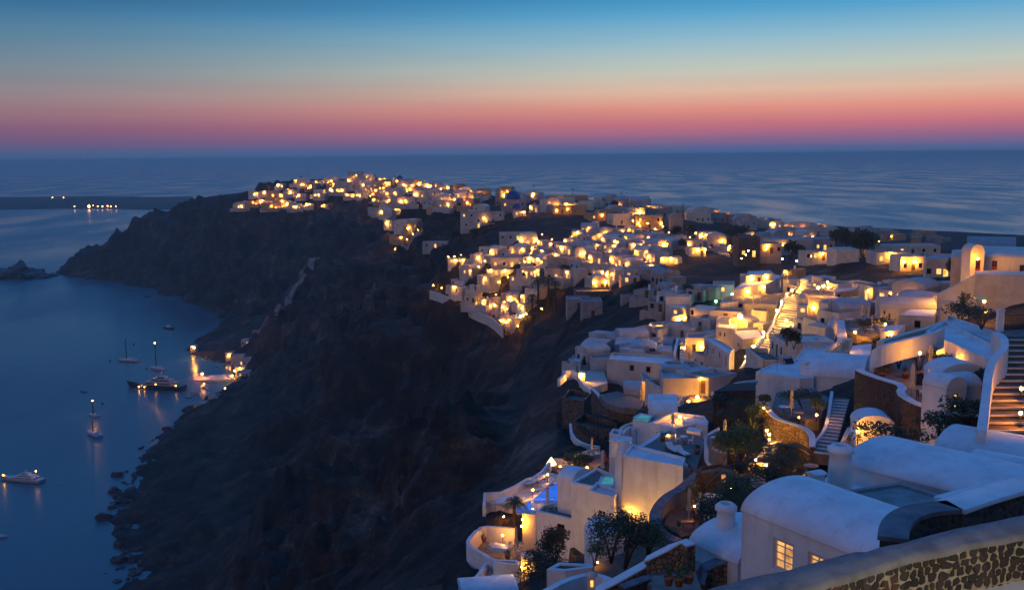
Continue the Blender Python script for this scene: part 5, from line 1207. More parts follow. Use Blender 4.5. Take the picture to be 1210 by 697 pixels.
B('white block house left of the large white one', 218, 5.5, '846,386 868,389 872,381 850,378', par=.4, roof='white', pops=[(0, 850, 392, 852, 397, 'door dark'), (0, 855, 393, 857, 398, 'window dark')])
B('cream rooftop hut with a very bright flood lamp', 224, 2.4, '846,377 862,378 866,374 850,373', par=.2, mt='cream')
globe_lamp(874.5, 374, 'brightest white flood lamp of the upper cluster', D=222, r=.75, h=2)
B('long sloping white wall house below the block house', 200, 4, '832,400 862,418 868,412 838,396', par=.3, roof='white')
B('low white roofs stepping down to the plaza', 180, 4, '812,446 850,448 866,436 830,432', par=.3, roof='white')
B('white roof wedge beside the long stairway foot', 176, 3, '826,458 862,452 872,440 842,442', par=.2, roof='white')
B('white cube with blue shade at the plaza corner', 184, 4, '768,468 798,462 800,450 776,452', par=.3, roof='white')
# big vaulted house
B('long cream walled house with a raised flat roof and stubby chimney', 118, 5.2, '893,439 945,447 962,446 944,424 910,431', par=.15, roof='white', chim=[(1.5, -2.0, 1.5, .4)])
vbox('large smooth white vault joined to the cream walled house', (946, 443), (1020, 449), 116, 9, 1.9, h=4.5)
vbox('pale flat vault behind the cream walled house', (905, 433), (965, 425), 128, 6, .9, h=3, along=0) if False else None
B('blue shaded flat roofs behind the large smooth vault', 140, 3.5, '938,427 985,421 985,405 950,409', par=.2, roof='white')
B('white block rising behind the large smooth vault', 130, 3.5, '1000,424 1028,424 1030,406 1008,408', par=0)
zz1 = zat(985, 420, 128)
staircase('curved lit white steps behind the large smooth vault', pz(979, 419, zz1), pz(992, 420, zz1), pz(1006, 402, zz1 + 2.6), pz(1000, 400, zz1 + 2.6), 8, mt='cream')
Wl('glowing curved parapet beside the curved lit steps', '977,414,130 984,407,134 994,402,138 1006,399,142', .4, 1.3, 'cream')
globe_lamp(1000, 405, 'lamp on the curved lit steps', D=134, r=.16, h=1)
umbrella(965, 401, D=150, h_=2.7, label='open white parasol on the blue shaded terrace', open_=True)
B('blue terrace with small pool and red sunbed cover', 152, 3, '948,406 976,408 978,398 952,396', par=.4, roof='white')
B('tiny white gabled chapel beside the white steps', 162, 4.2, '975,392 986,396 990,384 980,381', par=0, vault=(1, 1.2), pops=[(0, 979, 398, 981, 402, 'door dark')])
q = zat(994, 403, 158), zat(988, 374, 182)
staircase('broad white painted staircase beside the tiny gabled chapel', pz(989, 404, q[0]), pz(1002, 404, q[0]), pz(997, 374, q[1]), pz(988, 374, q[1]), 12, mt='white', nose=None)
# round terrace building and neighbours
B('wide terrace building with a lamplit rooftop restaurant', 215, 6, '946,349 985,353 987,345 968,341 948,342', par=.3, roof='paving', plamps=[(0, 962, 363, .3)])
for i, (x, y, r) in enumerate([(967, 340, .42), (973, 338, .35), (978, 333.5, .3)]): globe_lamp(x, y, ['left lamp of the rooftop restaurant', 'middle lamp of the rooftop restaurant', 'tall right lamp of the rooftop restaurant'][i], D=214, r=r, h=1.6)
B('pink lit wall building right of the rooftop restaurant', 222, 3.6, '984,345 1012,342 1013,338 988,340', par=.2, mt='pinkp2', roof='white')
B('grey walled house right of the pink lit wall', 222, 3.6, '1012,342 1040,345 1040,340 1014,338', par=.2, mt='greyp', roof='white')
B('low grey box house with a bright lamp on its yellow wall', 190, 3.4, '977,360.5 1028,362 1030,357 986,357', par=.2, mt='cream', roof='greyp', plamps=[(0, 997, 367.5, .42), (0, 1022, 368, .2)])
B('small house with one yellow window under the restaurant', 198, 3, '942,361 954,362 955,358 944,357', par=.1, pops=[(0, 946, 364.5, 951, 369, 'window lit')])
globe_lamp(962, 364.5, 'lamp on the corner left of the low grey box house', D=200, r=.3, h=1.6)
angled('long white vaulted house with small dark windows', (1040, 364), 168, 9, 5.5, -12, 1.6, 3.6, along=0, far=True, mt='white_far', pops=[(0, 1044, 367, 1046, 371, 'window dark'), (0, 1050, 370, 1052, 375, 'door dark')])
vbox('rear vault of the long white vaulted house', (1060, 352), (1100, 357), 176, 6, 1.3, h=4, far=True, mt='white_far')
B('white terraces stepping down to the right below the rear vault', 160, 3, '1062,372 1105,374 1112,364 1080,361', par=.2, roof='white')
B('rounded white house with a lit curved wall and lamp', 150, 3, '1040,392 1062,390 1070,384 1046,384', par=.2, roof='white', plamps=[(0, 1051.5, 394, .15)])
T('candlelit restaurant courtyard among the vaults', 168, '998,392 1030,400 1056,386 1050,376 1002,374', th=1.5)
for i, (x, y) in enumerate([(1018, 376), (1026, 378), (1035, 380), (1030, 388), (1021, 375)]): umbrella(x, y + 3, D=166 - i, h_=2.7, label=['first closed parasol of the candlelit courtyard from the left', 'closed parasol in the middle of the candlelit courtyard', 'lit closed parasol beside the vaulted house', 'closed parasol at the front of the candlelit courtyard', 'closed parasol next to the low grey box house'][i])
for i, (x, y) in enumerate([(1010, 394), (1046, 386), (1052, 384), (1040, 390), (1028, 394), (1003, 382)]): 
    table(atD(x, y, 162), 'clothed table of the candlelit courtyard ' + ['at its lower left', 'nearest the vaulted house', 'in its far right corner', 'in front of the lit parasol', 'at its lower edge', 'at its upper left'][i], .6)
for i, (x, y) in enumerate([(1010.5, 392.5), (1046, 383)]): globe_lamp(x, y, ['warm lamp low in the candlelit courtyard', 'warm lamp at the vaulted house side of the courtyard'][i], D=163, r=.28, h=1)
shrub('dark trees of the candlelit courtyard', atD(1022, 391, 164), 4, 2, 500, .2, 'leafdark', seed=71)
shrub('leafy bush before the vaulted house windows', atD(1044, 388, 163), 4, 1.8, 500, .2, 'leaf', seed=72)
# lamps by the path to the church
for i, (x, y, D, r) in enumerate([(1110, 349.7, 165, .3), (1135, 349.7, 165, .38), (1163, 356, 150, .28), (1165, 368.6, 140, .27), (1179, 371.7, 132, .2), (1020, 337, 230, .3), (978, 340, 226, .2), (1029, 402, 110, .05)][:7]):
    globe_lamp(x, y, ['lamp by the gate post on the path under the church', 'brightest lamp on the path under the church', 'lamp right of the teal pool', 'lamp below the teal pool', 'lamp nearest the iron gate', 'lamp above the pink lit wall', 'lamp on the wall beside the restaurant roof'][i], D=D, r=r, h=1.7)
pool('teal lit pool on the slope below the church', 160, '1150,352 1164,352.5 1163,347.5 1152,348', 'pool_teal')
B('pale lit block on the path below the church', 158, 1.6, '1112,356 1150,358 1156,352 1120,350', par=0, mt='cream', name='terrace_wall', cat='wall')
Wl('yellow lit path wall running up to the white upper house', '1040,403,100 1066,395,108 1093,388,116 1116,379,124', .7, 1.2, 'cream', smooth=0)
shrub('yellow lit bush beside the path lamps', atD(1142, 368, 150), 2.6, 3, 600, .15, 'leaf', seed=73)
shrub('dark hedge along the top of the white upper house', atD(1135, 376, 104), 4.5, 1.6, 900, .13, 'leafdark', seed=74)
shrub('dark shrub mass on the wall below the path lamps', atD(1160, 384, 96), 5, 1.8, 900, .13, 'leafdark', seed=75)
# upper cluster around (890, 330)
B('white flat roofed house with yellow lit recess', 252, 4.5, '881,326 914,322.5 910,319 884,320', par=.2, roof='white', plamps=[(0, 887.6, 329, .42), (0, 905, 327, .3)])
B('long white roof sloping toward the stairway top', 240, 4, '866,342 905,336 925,326 912,323 880,332', par=.1, roof='white', plamps=[(0, 883, 344, .4), (0, 901, 339, .38)])
B('pinkish block with a small dark window below the sloping roof', 228, 4.4, '888,366 906,368 910,362 892,361', par=.2, mt='cream', roof='paving')
B('beige stepped gables behind the flood lamp', 236, 3.6, '851,358 872,357 874,352 853,353', par=.3, mt='cream', roof='cream')
B('dark roofed restaurant terrace left of the stairway', 232, 2.4, '878,358 918,360 922,348 884,348', par=.4, mt='greyp', roof='paving')
for i, (x, y) in enumerate([(898, 358), (890, 360)]): umbrella(x, y, D=231, h_=2.8, label=['closed parasol on the dark roofed terrace', 'second closed parasol on the dark roofed terrace'][i])
B('little bell gable gateway at the stairway top', 226, 3.2, '946,330 953,330 953,328 946,328', par=0, mt='cream', name='bell_gable', cat='gateway', pops=[(0, 948, 331.5, 951, 335, 'window lit')])
umbrella(929.5, 343, D=225, h_=3.2, label='lit closed parasol left of the stairway top')
B('dark gabled house right of the stairway', 205, 3, '942,358 953,359 955,353 944,352', par=0, vault=(1, 1.2), mt='greyp')
# ------------------------------------------------------------------ terrain is cut back under terraces, walls and houses
def carve():
    X, Y = GX, GY
    for o in [o for o in bpy.data.objects if o.get('category')]:
        if o.name.split('.')[0] in ('water', 'haze', 'hills', 'terrain', 'rock_islet'): continue
        if o.get('category') in ('lamp', 'light', 'tree', 'shrub', 'parasol', 'chair', 'table', 'person', 'plant', 'pot', 'palm tree', 'plant pot', 'island', 'terrain'): continue
        ms = [c_ for c_ in ([o] + list(o.children)) if c_.type == 'MESH' and c_.name.split('.')[0] in ('wall', 'terrace', 'pool_water', 'steps', 'roof', 'cap')] or ([o] if o.type == 'MESH' else [])
        if not ms: continue
        isl = o.name.split('.')[0] in ('stone_wall', 'parapet', 'retaining_wall', 'garden_wall') and not any(c_.name.startswith('roof') for c_ in o.children)
        P_ = []
        for m_ in ms: P_ += [tuple(v.co + o.location) for v in m_.data.vertices]
        P_ = np.array(P_)
        if o.get('category') in ('terrace', 'pool', 'stairs'): zt_ = P_[:, 2].max() - .5 if o.get('category') != 'stairs' else P_[:, 2].min() + .7
        elif isl: zt_ = P_[:, 2].min() + .4
        else: zt_ = o.location.z + .1
        Dm = P_[:, 1].mean(); fall = 3 + Dm * .02
        if isl and len(P_) > 12:
            pts = P_[::3][:, :2]; zs_ = None
            lo, hi = P_[:, :2].min(0) - fall, P_[:, :2].max(0) + fall
            m_ = (X > lo[0]) & (X < hi[0]) & (Y > lo[1]) & (Y < hi[1])
            if not m_.any(): continue
            q = np.c_[X[m_], Y[m_]]; d = np.sqrt(((q[:, None] - pts[None]) ** 2).sum(-1)).min(1)
            GZ2[m_] = np.minimum(GZ2[m_], zt_ + np.maximum(d - 1.5, 0) * .8)
        else:
            lo, hi = P_[:, :2].min(0), P_[:, :2].max(0)
            m_ = (X > lo[0] - fall) & (X < hi[0] + fall) & (Y > lo[1] - fall) & (Y < hi[1] + fall)
            if not m_.any(): continue
            dx = np.maximum(np.maximum(lo[0] - X[m_], X[m_] - hi[0]), 0); dy = np.maximum(np.maximum(lo[1] - Y[m_], Y[m_] - hi[1]), 0)
            d = np.hypot(dx, dy); GZ2[m_] = np.minimum(GZ2[m_], zt_ + d * .8)
        if Dm < 400: FOOT.append((P_[:, 0].mean(), P_[:, 1].mean(), (P_[:, :2].max(0) - P_[:, :2].min(0)).mean() * .5))
FOOT = []
carve()
q_ = GX / GY; m_ = (q_ > (636 - 605) / F) & (q_ < (735 - 605) / F) & (GY > 99) & (GY < 136); GZ2[m_] = np.minimum(GZ2[m_], CAMZ - GY[m_] * .338)
m_ = (q_ > (515 - 605) / F) & (q_ < (622 - 605) / F) & (GY < 84); GZ2[m_] = np.minimum(GZ2[m_], CAMZ - GY[m_] * .50)
build_terrain()
# ------------------------------------------------------------------ hand placed mid distance houses
def Bf(label, px, py, w_, h_, d_=None, mt='white_far', rz=0, vault=None, lit=(), win=2, door=True, par=.5, D=None, name='house', cat='house', dome=None, roof=None, lr=.34, litw=False, chim=(), found=3.5, raise_=True):
    lr = lr * .68
    """far house: px, py foot of its front wall; w_, h_ in photo pixels"""
    g = ground(px, py) if D is None else atD(px, py, D)
    if D and raise_: g.z = max(g.z, HG(g.x, g.y) - .3)
    W = w_ / F * g.y; H = h_ / F * g.y; dd = d_ if d_ else max(4, W * .6); r = R(rz)
    u = V((math.cos(r), math.sin(r), 0)); v = V((-u.y, u.x, 0)); c_ = g + v * dd / 2
    ops = []; rnd = random.Random(int(px * 7 + py))
    n = win
    for k in range(n):
        u0 = W * (k + .5) / n - .5 + rnd.uniform(-.3, .3)
        st_ = 0 if H < 5 or rnd.random() < .5 else 3
        isd = door and k == n // 2
        kd = ('door ' if isd else 'window ') + ('lit' if (litw or rnd.random() < .35) else 'dark')
        ww_, hh = (1.1, 2.2) if isd else (1.0, 1.3)
        ops.append((0, max(.3, u0), .05 if isd else 1.0 + st_, max(.3, u0) + ww_, (2.25 if isd else 2.3 + st_), kd))
    lm = [(0, W * t, min(H * .8, 2.7), lr) for t in lit]
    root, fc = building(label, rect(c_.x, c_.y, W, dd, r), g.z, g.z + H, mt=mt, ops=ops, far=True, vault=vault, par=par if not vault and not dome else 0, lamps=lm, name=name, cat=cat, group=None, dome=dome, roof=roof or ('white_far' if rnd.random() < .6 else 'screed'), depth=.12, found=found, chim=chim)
    FOOT.append((c_.x, c_.y, max(W, dd) * .5)); return root
Bf('white church with a dark dome at the crest of the far village', 472, 216, 9, 5.5, 10, dome=(3.2, 2, 'blue'), win=1, lit=(.2,))
Bf('thin pale bell tower beside the far crest church', 465.5, 216, 2.4, 9, 3, win=1, door=False, name='bell_tower', cat='bell tower')
Bf('church body under the large blue dome', 607, 251, 30, 15, 14, mt='greyp', win=3, par=.3, name='church', cat='church', dome=(4.2, 3.5, 'blue'))
Bf('apse with a lower blue half dome below the large dome', 611, 254, 12, 7, 7, mt='greyp', dome=(3.0, .6, 'blue'), win=1, door=False, name='apse', cat='church')
Bf('dark bell tower left of the large blue dome', 588, 243, 5, 17, 4, mt='greyp', win=1, door=False, dome=(1.6, 1, 'greyp'), name='bell_tower', cat='bell tower')
Bf('yellow lit annex right of the blue domed church', 614, 256, 15, 6.5, mt='cream', lit=(.8,), win=2)
Bf('long white two storey house below the blue domed church', 570, 264, 52, 13, 10, win=6, lit=(.55,), chim=[(3, 2, 1.6)])
Bf('white wall house in front of the long two storey one', 566, 269, 44, 5, 6, win=3)
Bf('low blue white house above the arched lit house', 612, 284, 44, 9, 8, win=5)
Bf('arched lit house with three glowing windows', 624, 290, 22, 11, 8, mt='cream', vault=(1, 1.5), win=3, lit=(.15, .9), litw=True)
Bf('bluish lit white house with tall windows', 605, 316, 50, 12, 9, win=5)
Bf('long yellow lit restaurant terrace wall on the cliff', 552, 312, 46, 6, 8, mt='cream', win=5, lit=(.2, .4, .85), litw=True)
Bf('curving yellow lit hotel front above the palms', 597, 326, 44, 8, 9, mt='cream', win=6, lit=(.1, .5, .9), litw=True)
Bf('white shadowed house beside the cliff road', 514, 293, 30, 7, 8, win=3)
Bf('grey blue wall block right of the bluish lit house', 668, 316, 42, 12, 8, mt='greyp', win=0)
Bf('white two storey house below the grey blue block', 661, 331, 34, 14, 9, win=4)
Bf('round pale bastion under the lit terrace right of the palms', 702, 356, 44, 12, 10, mt='masonry_far', win=0, par=.8, D=326, found=1.5, raise_=False)
Bf('white gabled house on the round pale bastion', 708, 343, 16, 13, 7, win=2, lit=(.1, .95), vault=(1, 1.5), D=336, raise_=False)
Bf('dark grey ruined house on the ravine spur', 700, 388, 24, 20, 9, mt='greyp', win=1, D=300)
Bf('flat roofed dark grey house behind the ruined one', 684, 378, 28, 13, 8, mt='greyp', win=1, D=318)
Bf('small roofless wall on the ravine slope', 742, 362, 14, 8, 5, mt='greyp', win=1, D=300)
Bf('ochre house with dark roofs on the skyline', 672, 242, 46, 10, 12, mt='ochre', win=5, lit=(.3,))
Bf('brown stone house beside the lit road bend', 714, 260, 18, 12, 9, mt='ochre', win=1, lit=(0.02,))
Bf('large ochre box house above the lit road', 767, 270, 32, 15, 12, mt='ochre', win=3, lit=(.95, .1), par=.3)
Bf('tall grey gabled barn above the lit road', 799, 273, 16, 14, 9, mt='greyp', vault=(1, 3), win=1, name='barn', cat='barn')
Bf('bright yellow lit box house where the road dips', 838, 286, 24, 11, 9, mt='cream', win=3, lit=(.1, .85), lr=.45)
Bf('square grey stone tower house with a dark roof', 885, 304, 25, 24, 9, mt='masonry_far', win=2, D=345, name='tower_house')
Bf('peach house with dark red roof edge right of the stone tower', 911, 300, 25, 12, 8, mt='pinkp2', win=3, lit=(.3,), D=350)
Bf('long white house with arched windows on the right ridge', 935, 298, 52, 15, 12, win=6, lit=(.3,), D=400)
Bf('white blocky house behind the dark trees on the ridge', 970, 296, 32, 14, 10, win=4, D=410)
Bf('small glowing yellow house below the lit road', 824, 303, 20, 10, 7, mt='cream', win=2, lit=(.95, .5))
Bf('plain pale flat building at the end of the dark field', 1001, 322, 27, 17, 9, mt='cream', win=0, D=300, par=.2)
Bf('low pale building with green awning beside the dark field', 968, 308, 34, 10, 8, mt='cream', win=4, D=330, lit=(.6,))
Bf('white lamplit wall building left of the yellow restaurant', 1054, 323, 40, 14, 8, win=3, lit=(.45,), D=290, lr=.5)
Bf('yellow lit restaurant with a red door by the dark field', 1078, 333, 30, 18, 8, mt='cream', win=3, lit=(.55, .1), D=270, lr=.4)
Bf('blue white long house below the church ramp', 1112, 338, 36, 24, 12, win=4, D=240, rz=-20)
Bf('long pale wall house behind the yellow restaurant', 1078, 309, 66, 11, 10, win=5, D=370, mt='cream')
Bf('low dark lean-to house left of the ridge barn', 1026, 312, 18, 9, 7, win=1, D=360, mt='greyp', lit=(.6,))
Bf('white cottage with an arched lit door on the terrace slope', 777, 303, 20, 10, 7, win=2, lit=(.4, .7), litw=True)
Bf('yellow lit long wall on the terrace slope', 793, 313, 26, 9, 6, mt='cream', win=2, lit=(.1, .5), litw=True)
Bf('blue white cube on the dark slope', 748, 330, 22, 12, 8, win=2)
Bf('white house with a pink lit wall on the slope edge', 745, 345, 22, 9, 7, win=2, mt='pinkp2', D=330)
# ------------------------------------------------------------------ houses scattered through the rest of the village
ANCH = [(285,242,'at the far left tip of the village'),(310,236,'on the far left ridge'),(345,222,'on the far crest above the cliff'),(385,222,'high on the far crest'),(425,216,'at the top of the far crest'),(455,222,'left of the far crest church'),(480,226,'below the far crest church'),(510,226,'right of the far crest church'),(330,248,'at the cliff edge of the far ridge'),(365,242,'below the far crest houses'),(400,236,'in the dip of the far crest'),(440,238,'above the red cliff'),(470,248,'on the spur above the red cliff'),(478,268,'down the spur above the cliff road'),(490,258,'in the lit spur streets'),(520,246,'left of the long two storey house'),(545,232,'on the skyline left of the bell tower'),(570,236,'on the skyline beside the bell tower'),(630,240,'right of the large blue dome'),(665,252,'below the ochre skyline house'),(700,245,'near the brown stone house'),(730,262,'at the lit road bend'),(560,345,'at the lower edge of the lit bowl'),(590,350,'left of the dark palm trees'),(610,340,'just behind the dark palm trees'),(620,370,'beside the green lit pool'),(660,345,'right of the dark palm trees'),(690,325,'above the round pale bastion'),(720,305,'on the lit terraces of the slope'),(690,290,'below the dark field of the slope'),(740,290,'between the road and the terraces'),(770,285,'just under the lit road'),(740,320,'above the dark ravine slope'),(820,312,'on the dark slope below the road'),(850,300,'beside the road lamps'),(560,330,'under the curving hotel front'),(535,330,'at the left lip of the lit bowl'),(650,300,'by the grey blue wall block'),(840,262,'on the plain behind the road'),(900,272,'on the plain right of the barn'),(960,264,'on the far right plain'),(1000,272,'behind the ridge trees'),(1060,276,'along the distant country road'),(1110,282,'at the right end of the plain'),(760,246,'on the plain near the power poles'),(800,330,'in the dark dip of the ravine'),
        (720,440,'below the broad cube house'),(760,430,'right of the broad cube house'),(790,440,'left of the narrow lit stairs'),(845,430,'between the two stairways'),(850,400,'beside the block house'),(880,430,'below the warm end wall'),(930,420,'by the upper stairway foot'),(950,385,'right of the upper stairway'),(900,345,'near the sloping white roof'),(860,365,'under the green lit wall'),(820,375,'beside the arcade house'),(1000,345,'near the rooftop restaurant'),(1060,350,'behind the vaulted house'),(920,330,'at the stairway top'),(770,470,'beside the very bright yellow wall lamp')]
GEN = []
DARK = [(505, 264, 590, 297), (590, 258, 688, 277), (790, 314, 846, 348), (945, 325, 1110, 343), (664, 332, 770, 400), (842, 398, 936, 482), (904, 350, 952, 402), (500, 322, 535, 338)]
def inpoly(x, y, P):
    c_ = False
    for i in range(len(P)):
        (x1, y1), (x2, y2) = P[i - 1], P[i]
        if (y1 > y) != (y2 > y) and x < (x2 - x1) * (y - y1) / (y2 - y1) + x1: c_ = not c_
    return c_
def downhill(x, y, e=12):
    gx = HG(x + e, y) - HG(x - e, y); gy = HG(x, y + e) - HG(x, y - e); v = V((-gx, -gy, 0))
    return v / (v.length + 1e-6) if v.length > .5 else V((0, 0, 0))
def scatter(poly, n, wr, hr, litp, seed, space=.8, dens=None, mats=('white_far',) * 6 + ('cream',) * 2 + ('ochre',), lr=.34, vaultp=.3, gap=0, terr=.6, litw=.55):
    rnd = random.Random(seed); k = 0; tries = 0
    x0, x1 = min(p[0] for p in poly), max(p[0] for p in poly); y0, y1 = min(p[1] for p in poly), max(p[1] for p in poly)
    while k < n and tries < n * 40:
        tries += 1; px, py = rnd.uniform(x0, x1), rnd.uniform(y0, y1)
        if not inpoly(px, py, poly) or any(a <= px <= c_ and b_ <= py <= d for a, b_, c_, d in DARK): continue
        g = ground(px, py)
        if g is None or g.z < 3: continue
        W = rnd.uniform(*wr) * min(1, max(.75, g.y / 430) if g.y > 250 else 1); dd = rnd.uniform(4.5, 8)
        if any((g.x - f[0]) ** 2 + (g.y - f[1]) ** 2 < ((max(W, dd) * .5 + f[2]) * space) ** 2 for f in FOOT): continue
        dn = downhill(g.x, g.y); tocam = V((-g.x, -g.y, 0)).normalized(); fr = (dn * 1.0 + tocam * .9 + V((-.35, 0, 0))).normalized()
        rz = math.atan2(fr.y, fr.x) + math.pi / 2 + rnd.uniform(-.3, .3)
        H = rnd.uniform(*hr); mt = rnd.choice(mats); vlt = rnd.random() < vaultp; lit = rnd.random() < litp
        nw = rnd.choice([1, 2, 2, 3]); ops = []; anyl = False
        for j in range(nw):
            u0 = W * (j + .5) / nw - .5; isd = j == nw // 2; ll = lit and rnd.random() < litw; anyl |= ll
            s_ = 3 if H > 5.5 and not isd and rnd.random() < .5 else 0
            ops.append((0, max(.25, u0), .05 if isd else .95 + s_, max(.25, u0) + 1.05, 2.2 + s_, ('door ' if isd else 'window ') + ('lit' if ll else 'dark')))
        if rnd.random() < .5: ops.append((3, dd * .4, 1, dd * .4 + .9, 2.2, 'window ' + ('lit' if lit and rnd.random() < .4 else 'dark')))
        lamps = []
        if lit: lamps.append((0, W * rnd.uniform(.15, .85), min(2.4, H - .4), lr * rnd.uniform(.5, 1.3), rnd.choice(['bulb', 'bulb', 'bulb', 'bulb2', 'bulb_dim'])))
        if lit and rnd.random() < .6: lamps.append((0, W * rnd.uniform(.05, .95), rnd.uniform(1, max(1.2, H - .6)), lr * rnd.uniform(.35, .8), rnd.choice(['bulb', 'bulb2', 'bulb_dim'])))
        root, fc = building('x', rect(g.x, g.y, W, dd, rz), g.z + .1, g.z + H, mt=mt, ops=ops, far=True, vault=((rnd.choice([0, 1]), W * .22 if vlt else 0) if vlt else None), par=.45, lamps=lamps, roof=rnd.choice(['white_far', 'screed', 'screed']), name='vaulted_house' if vlt else 'house', cat='vaulted house' if vlt else 'house', found=3.5, depth=.12)
        if vlt: pass
        # annex and terrace are parts of the house
        off = root.location; q = Matrix.Rotation(rz, 3, 'Z')
        def lb(nm, cx, cy_, sx_, sy_, z0, z1, m_, rim=0):
            mb = MB(); c_ = q @ V((cx, cy_, 0)); mb.box((c_.x, c_.y, (z0 + z1) / 2), (sx_, sy_, z1 - z0), rz)
            return mb.build(nm, m_, root)
        if rnd.random() < .65:
            s_ = rnd.choice([-1, 1]); aw = W * rnd.uniform(.4, .7); ah = H * rnd.uniform(.45, 1.3); lb('annex', s_ * (W / 2 + aw / 2 - .05), rnd.uniform(-.5, 2), aw, dd * .8, -3.5, ah, mt)
        terrn = rnd.random() < terr
        if terrn:
            tw = W * rnd.uniform(1, 1.4); td = rnd.uniform(2.5, 4); zt_ = -.15
            if lit and rnd.random() < .5: mb = MB(); c_ = q @ V((tw * rnd.uniform(-.4, .4), -dd / 2 - td * .8, .6)); bulb(mb, c_, lr * .6); mb.build('terrace_lamp', rnd.choice(['bulb', 'bulb2']), root)
            lb('terrace_floor', 0, -dd / 2 - td / 2, tw, td, -3.5, zt_, 'paving')
            lb('terrace_wall', 0, -dd / 2 - td, tw + .3, .3, -3.6, zt_ + .85, mt); lb('terrace_wall', -tw / 2, -dd / 2 - td / 2 - .1, .3, td, -3.6, zt_ + .8, mt); lb('terrace_wall', tw / 2, -dd / 2 - td / 2 - .1, .3, td, -3.6, zt_ + .75, mt)
        if rnd.random() < .4 and not vlt: chimney(root, rnd.uniform(-W / 4, W / 4), rnd.uniform(-1, 1), H - .5, 1.6, .32)
        if g.y < 330 and rnd.random() < .45:
            mb = MB(); ax_, ay_ = rnd.uniform(-W / 3, W / 3), rnd.uniform(-1, 1); mb.tube([(ax_, ay_, H - .5), (ax_, ay_, H + 1.9)], .035, 4)
            for k_ in range(3): mb.box((ax_, ay_, H + 1.2 + k_ * .28), (.9 - .2 * k_, .03, .03))
            mb.build('antenna', 'iron', root)
        if g.y < 420 and rnd.random() < .3 and not vlt:
            mb = MB(); mb.lathe([(0, 0), (.42, 0), (.42, .8), (0, .9)], (rnd.uniform(-W / 4, W / 4), rnd.uniform(0, 1.2), H - .45), 10); mb.build('water_tank', 'boatwhite', root)
        size = 'small' if W < (wr[0] + wr[1]) / 2 - .5 else 'wide' if W > (wr[0] + wr[1]) / 2 + .8 else 'mid sized'
        cname = {'white_far': 'white', 'cream': 'cream', 'ochre': 'ochre', 'greyp': 'grey', 'pinkp2': 'peach'}[mt]
        anch = min(ANCH, key=lambda a: (a[0] - px) ** 2 + ((a[1] - py) * 1.6) ** 2)[2]
        ex = ('lamplit ' if lit else 'unlit ')
        GEN.append((root, px, py, size, cname, 'vaulted' if vlt else 'flat roofed', ex.strip(), anch))
        FOOT.append((g.x, g.y, max(W, dd) * .5)); k += 1
    return k
far_poly = [(274,243),(300,232),(345,215),(420,212),(480,216),(540,224),(575,232),(560,244),(520,250),(500,262),(482,285),(470,292),(462,268),(446,240),(420,232),(400,240),(385,246),(330,252),(300,248),(278,248)]
n1 = scatter(far_poly, 104, (9, 17), (3.2, 6.5), .92, 1, .62, lr=.48, litw=.8, mats=('cream',) * 4 + ('white_far',) * 4 + ('ochre',) * 2)
n2 = scatter([(540,232),(575,228),(640,236),(740,244),(760,262),(740,268),(690,262),(640,256),(600,262),(520,262)], 20, (8, 13), (3.4, 6.5), .6, 2, .7, lr=.38, mats=('white_far',) * 4 + ('cream',) * 2 + ('ochre',) * 3)
n3 = scatter([(520,322),(560,300),(640,290),(660,262),(720,268),(800,290),(796,318),(760,328),(730,332),(690,332),(650,344),(628,352),(614,388),(600,385),(570,362),(530,345)], 76, (4.6, 8.5), (2.6, 4), .85, 3, .66, lr=.21, mats=('white_far',) * 5 + ('cream',) * 3, litw=.7)
n4 = scatter([(740,262),(860,268),(960,280),(960,296),(860,312),(800,308),(745,285)], 16, (6, 11), (3, 5), .5, 4, .7, lr=.22)
n5 = scatter([(735,335),(800,320),(830,330),(830,365),(780,372),(745,368)], 9, (5, 8), (2.6, 3.6), .1, 5, .9, mats=('white_far', 'greyp'))
n6 = scatter([(690,425),(735,402),(812,378),(832,374),(836,466),(800,468),(770,470),(715,448)], 20, (4.5, 7.5), (2.6, 3.6), .12, 6, .62, lr=.14, mats=('white_far',) * 6 + ('cream',), vaultp=.35)
n6 += scatter([(836,374),(850,372),(960,345),(1000,352),(1000,400),(930,430),(890,438),(840,466)], 26, (4.5, 8), (2.6, 3.8), .5, 16, .62, lr=.14, mats=('white_far',) * 6 + ('cream',), vaultp=.35)
n7 = scatter([(745,246),(850,256),(950,268),(1060,274),(1130,282),(1120,290),(1000,282),(880,268),(760,256)], 44, (9, 16), (3.5, 6), .4, 7, .7, lr=.42, mats=('white_far', 'cream', 'greyp', 'ochre'), vaultp=.1, terr=.1)
n8 = scatter([(865,336),(960,326),(1110,345),(1105,372),(1000,350),(900,352)], 10, (5, 8), (2.6, 3.6), .5, 8, .7, lr=.14)
print('SCATTER', n1, n2, n3, n4, n5, n6, n7, n8)
ORD = ['first', 'second', 'third', 'fourth', 'fifth', 'sixth', 'seventh', 'eighth', 'ninth', 'tenth']
grp = {}
for g_ in GEN: grp.setdefault(g_[3:], []).append(g_)
for key, L in grp.items():
    L.sort(key=lambda t: t[1]); size, cn, rf, ex, anch = key
    base = f'{size} {ex} {cn} {rf} house {anch}'
    for i, t in enumerate(L):
        t[0]['label'] = base if len(L) == 1 else f'{ORD[i]} from the left, ' + base if len((f'{ORD[i]} from the left, ' + base).split()) <= 16 else f'{ORD[i]} {base}'
        t[0]['group'] = 'houses stepping up the village slopes'
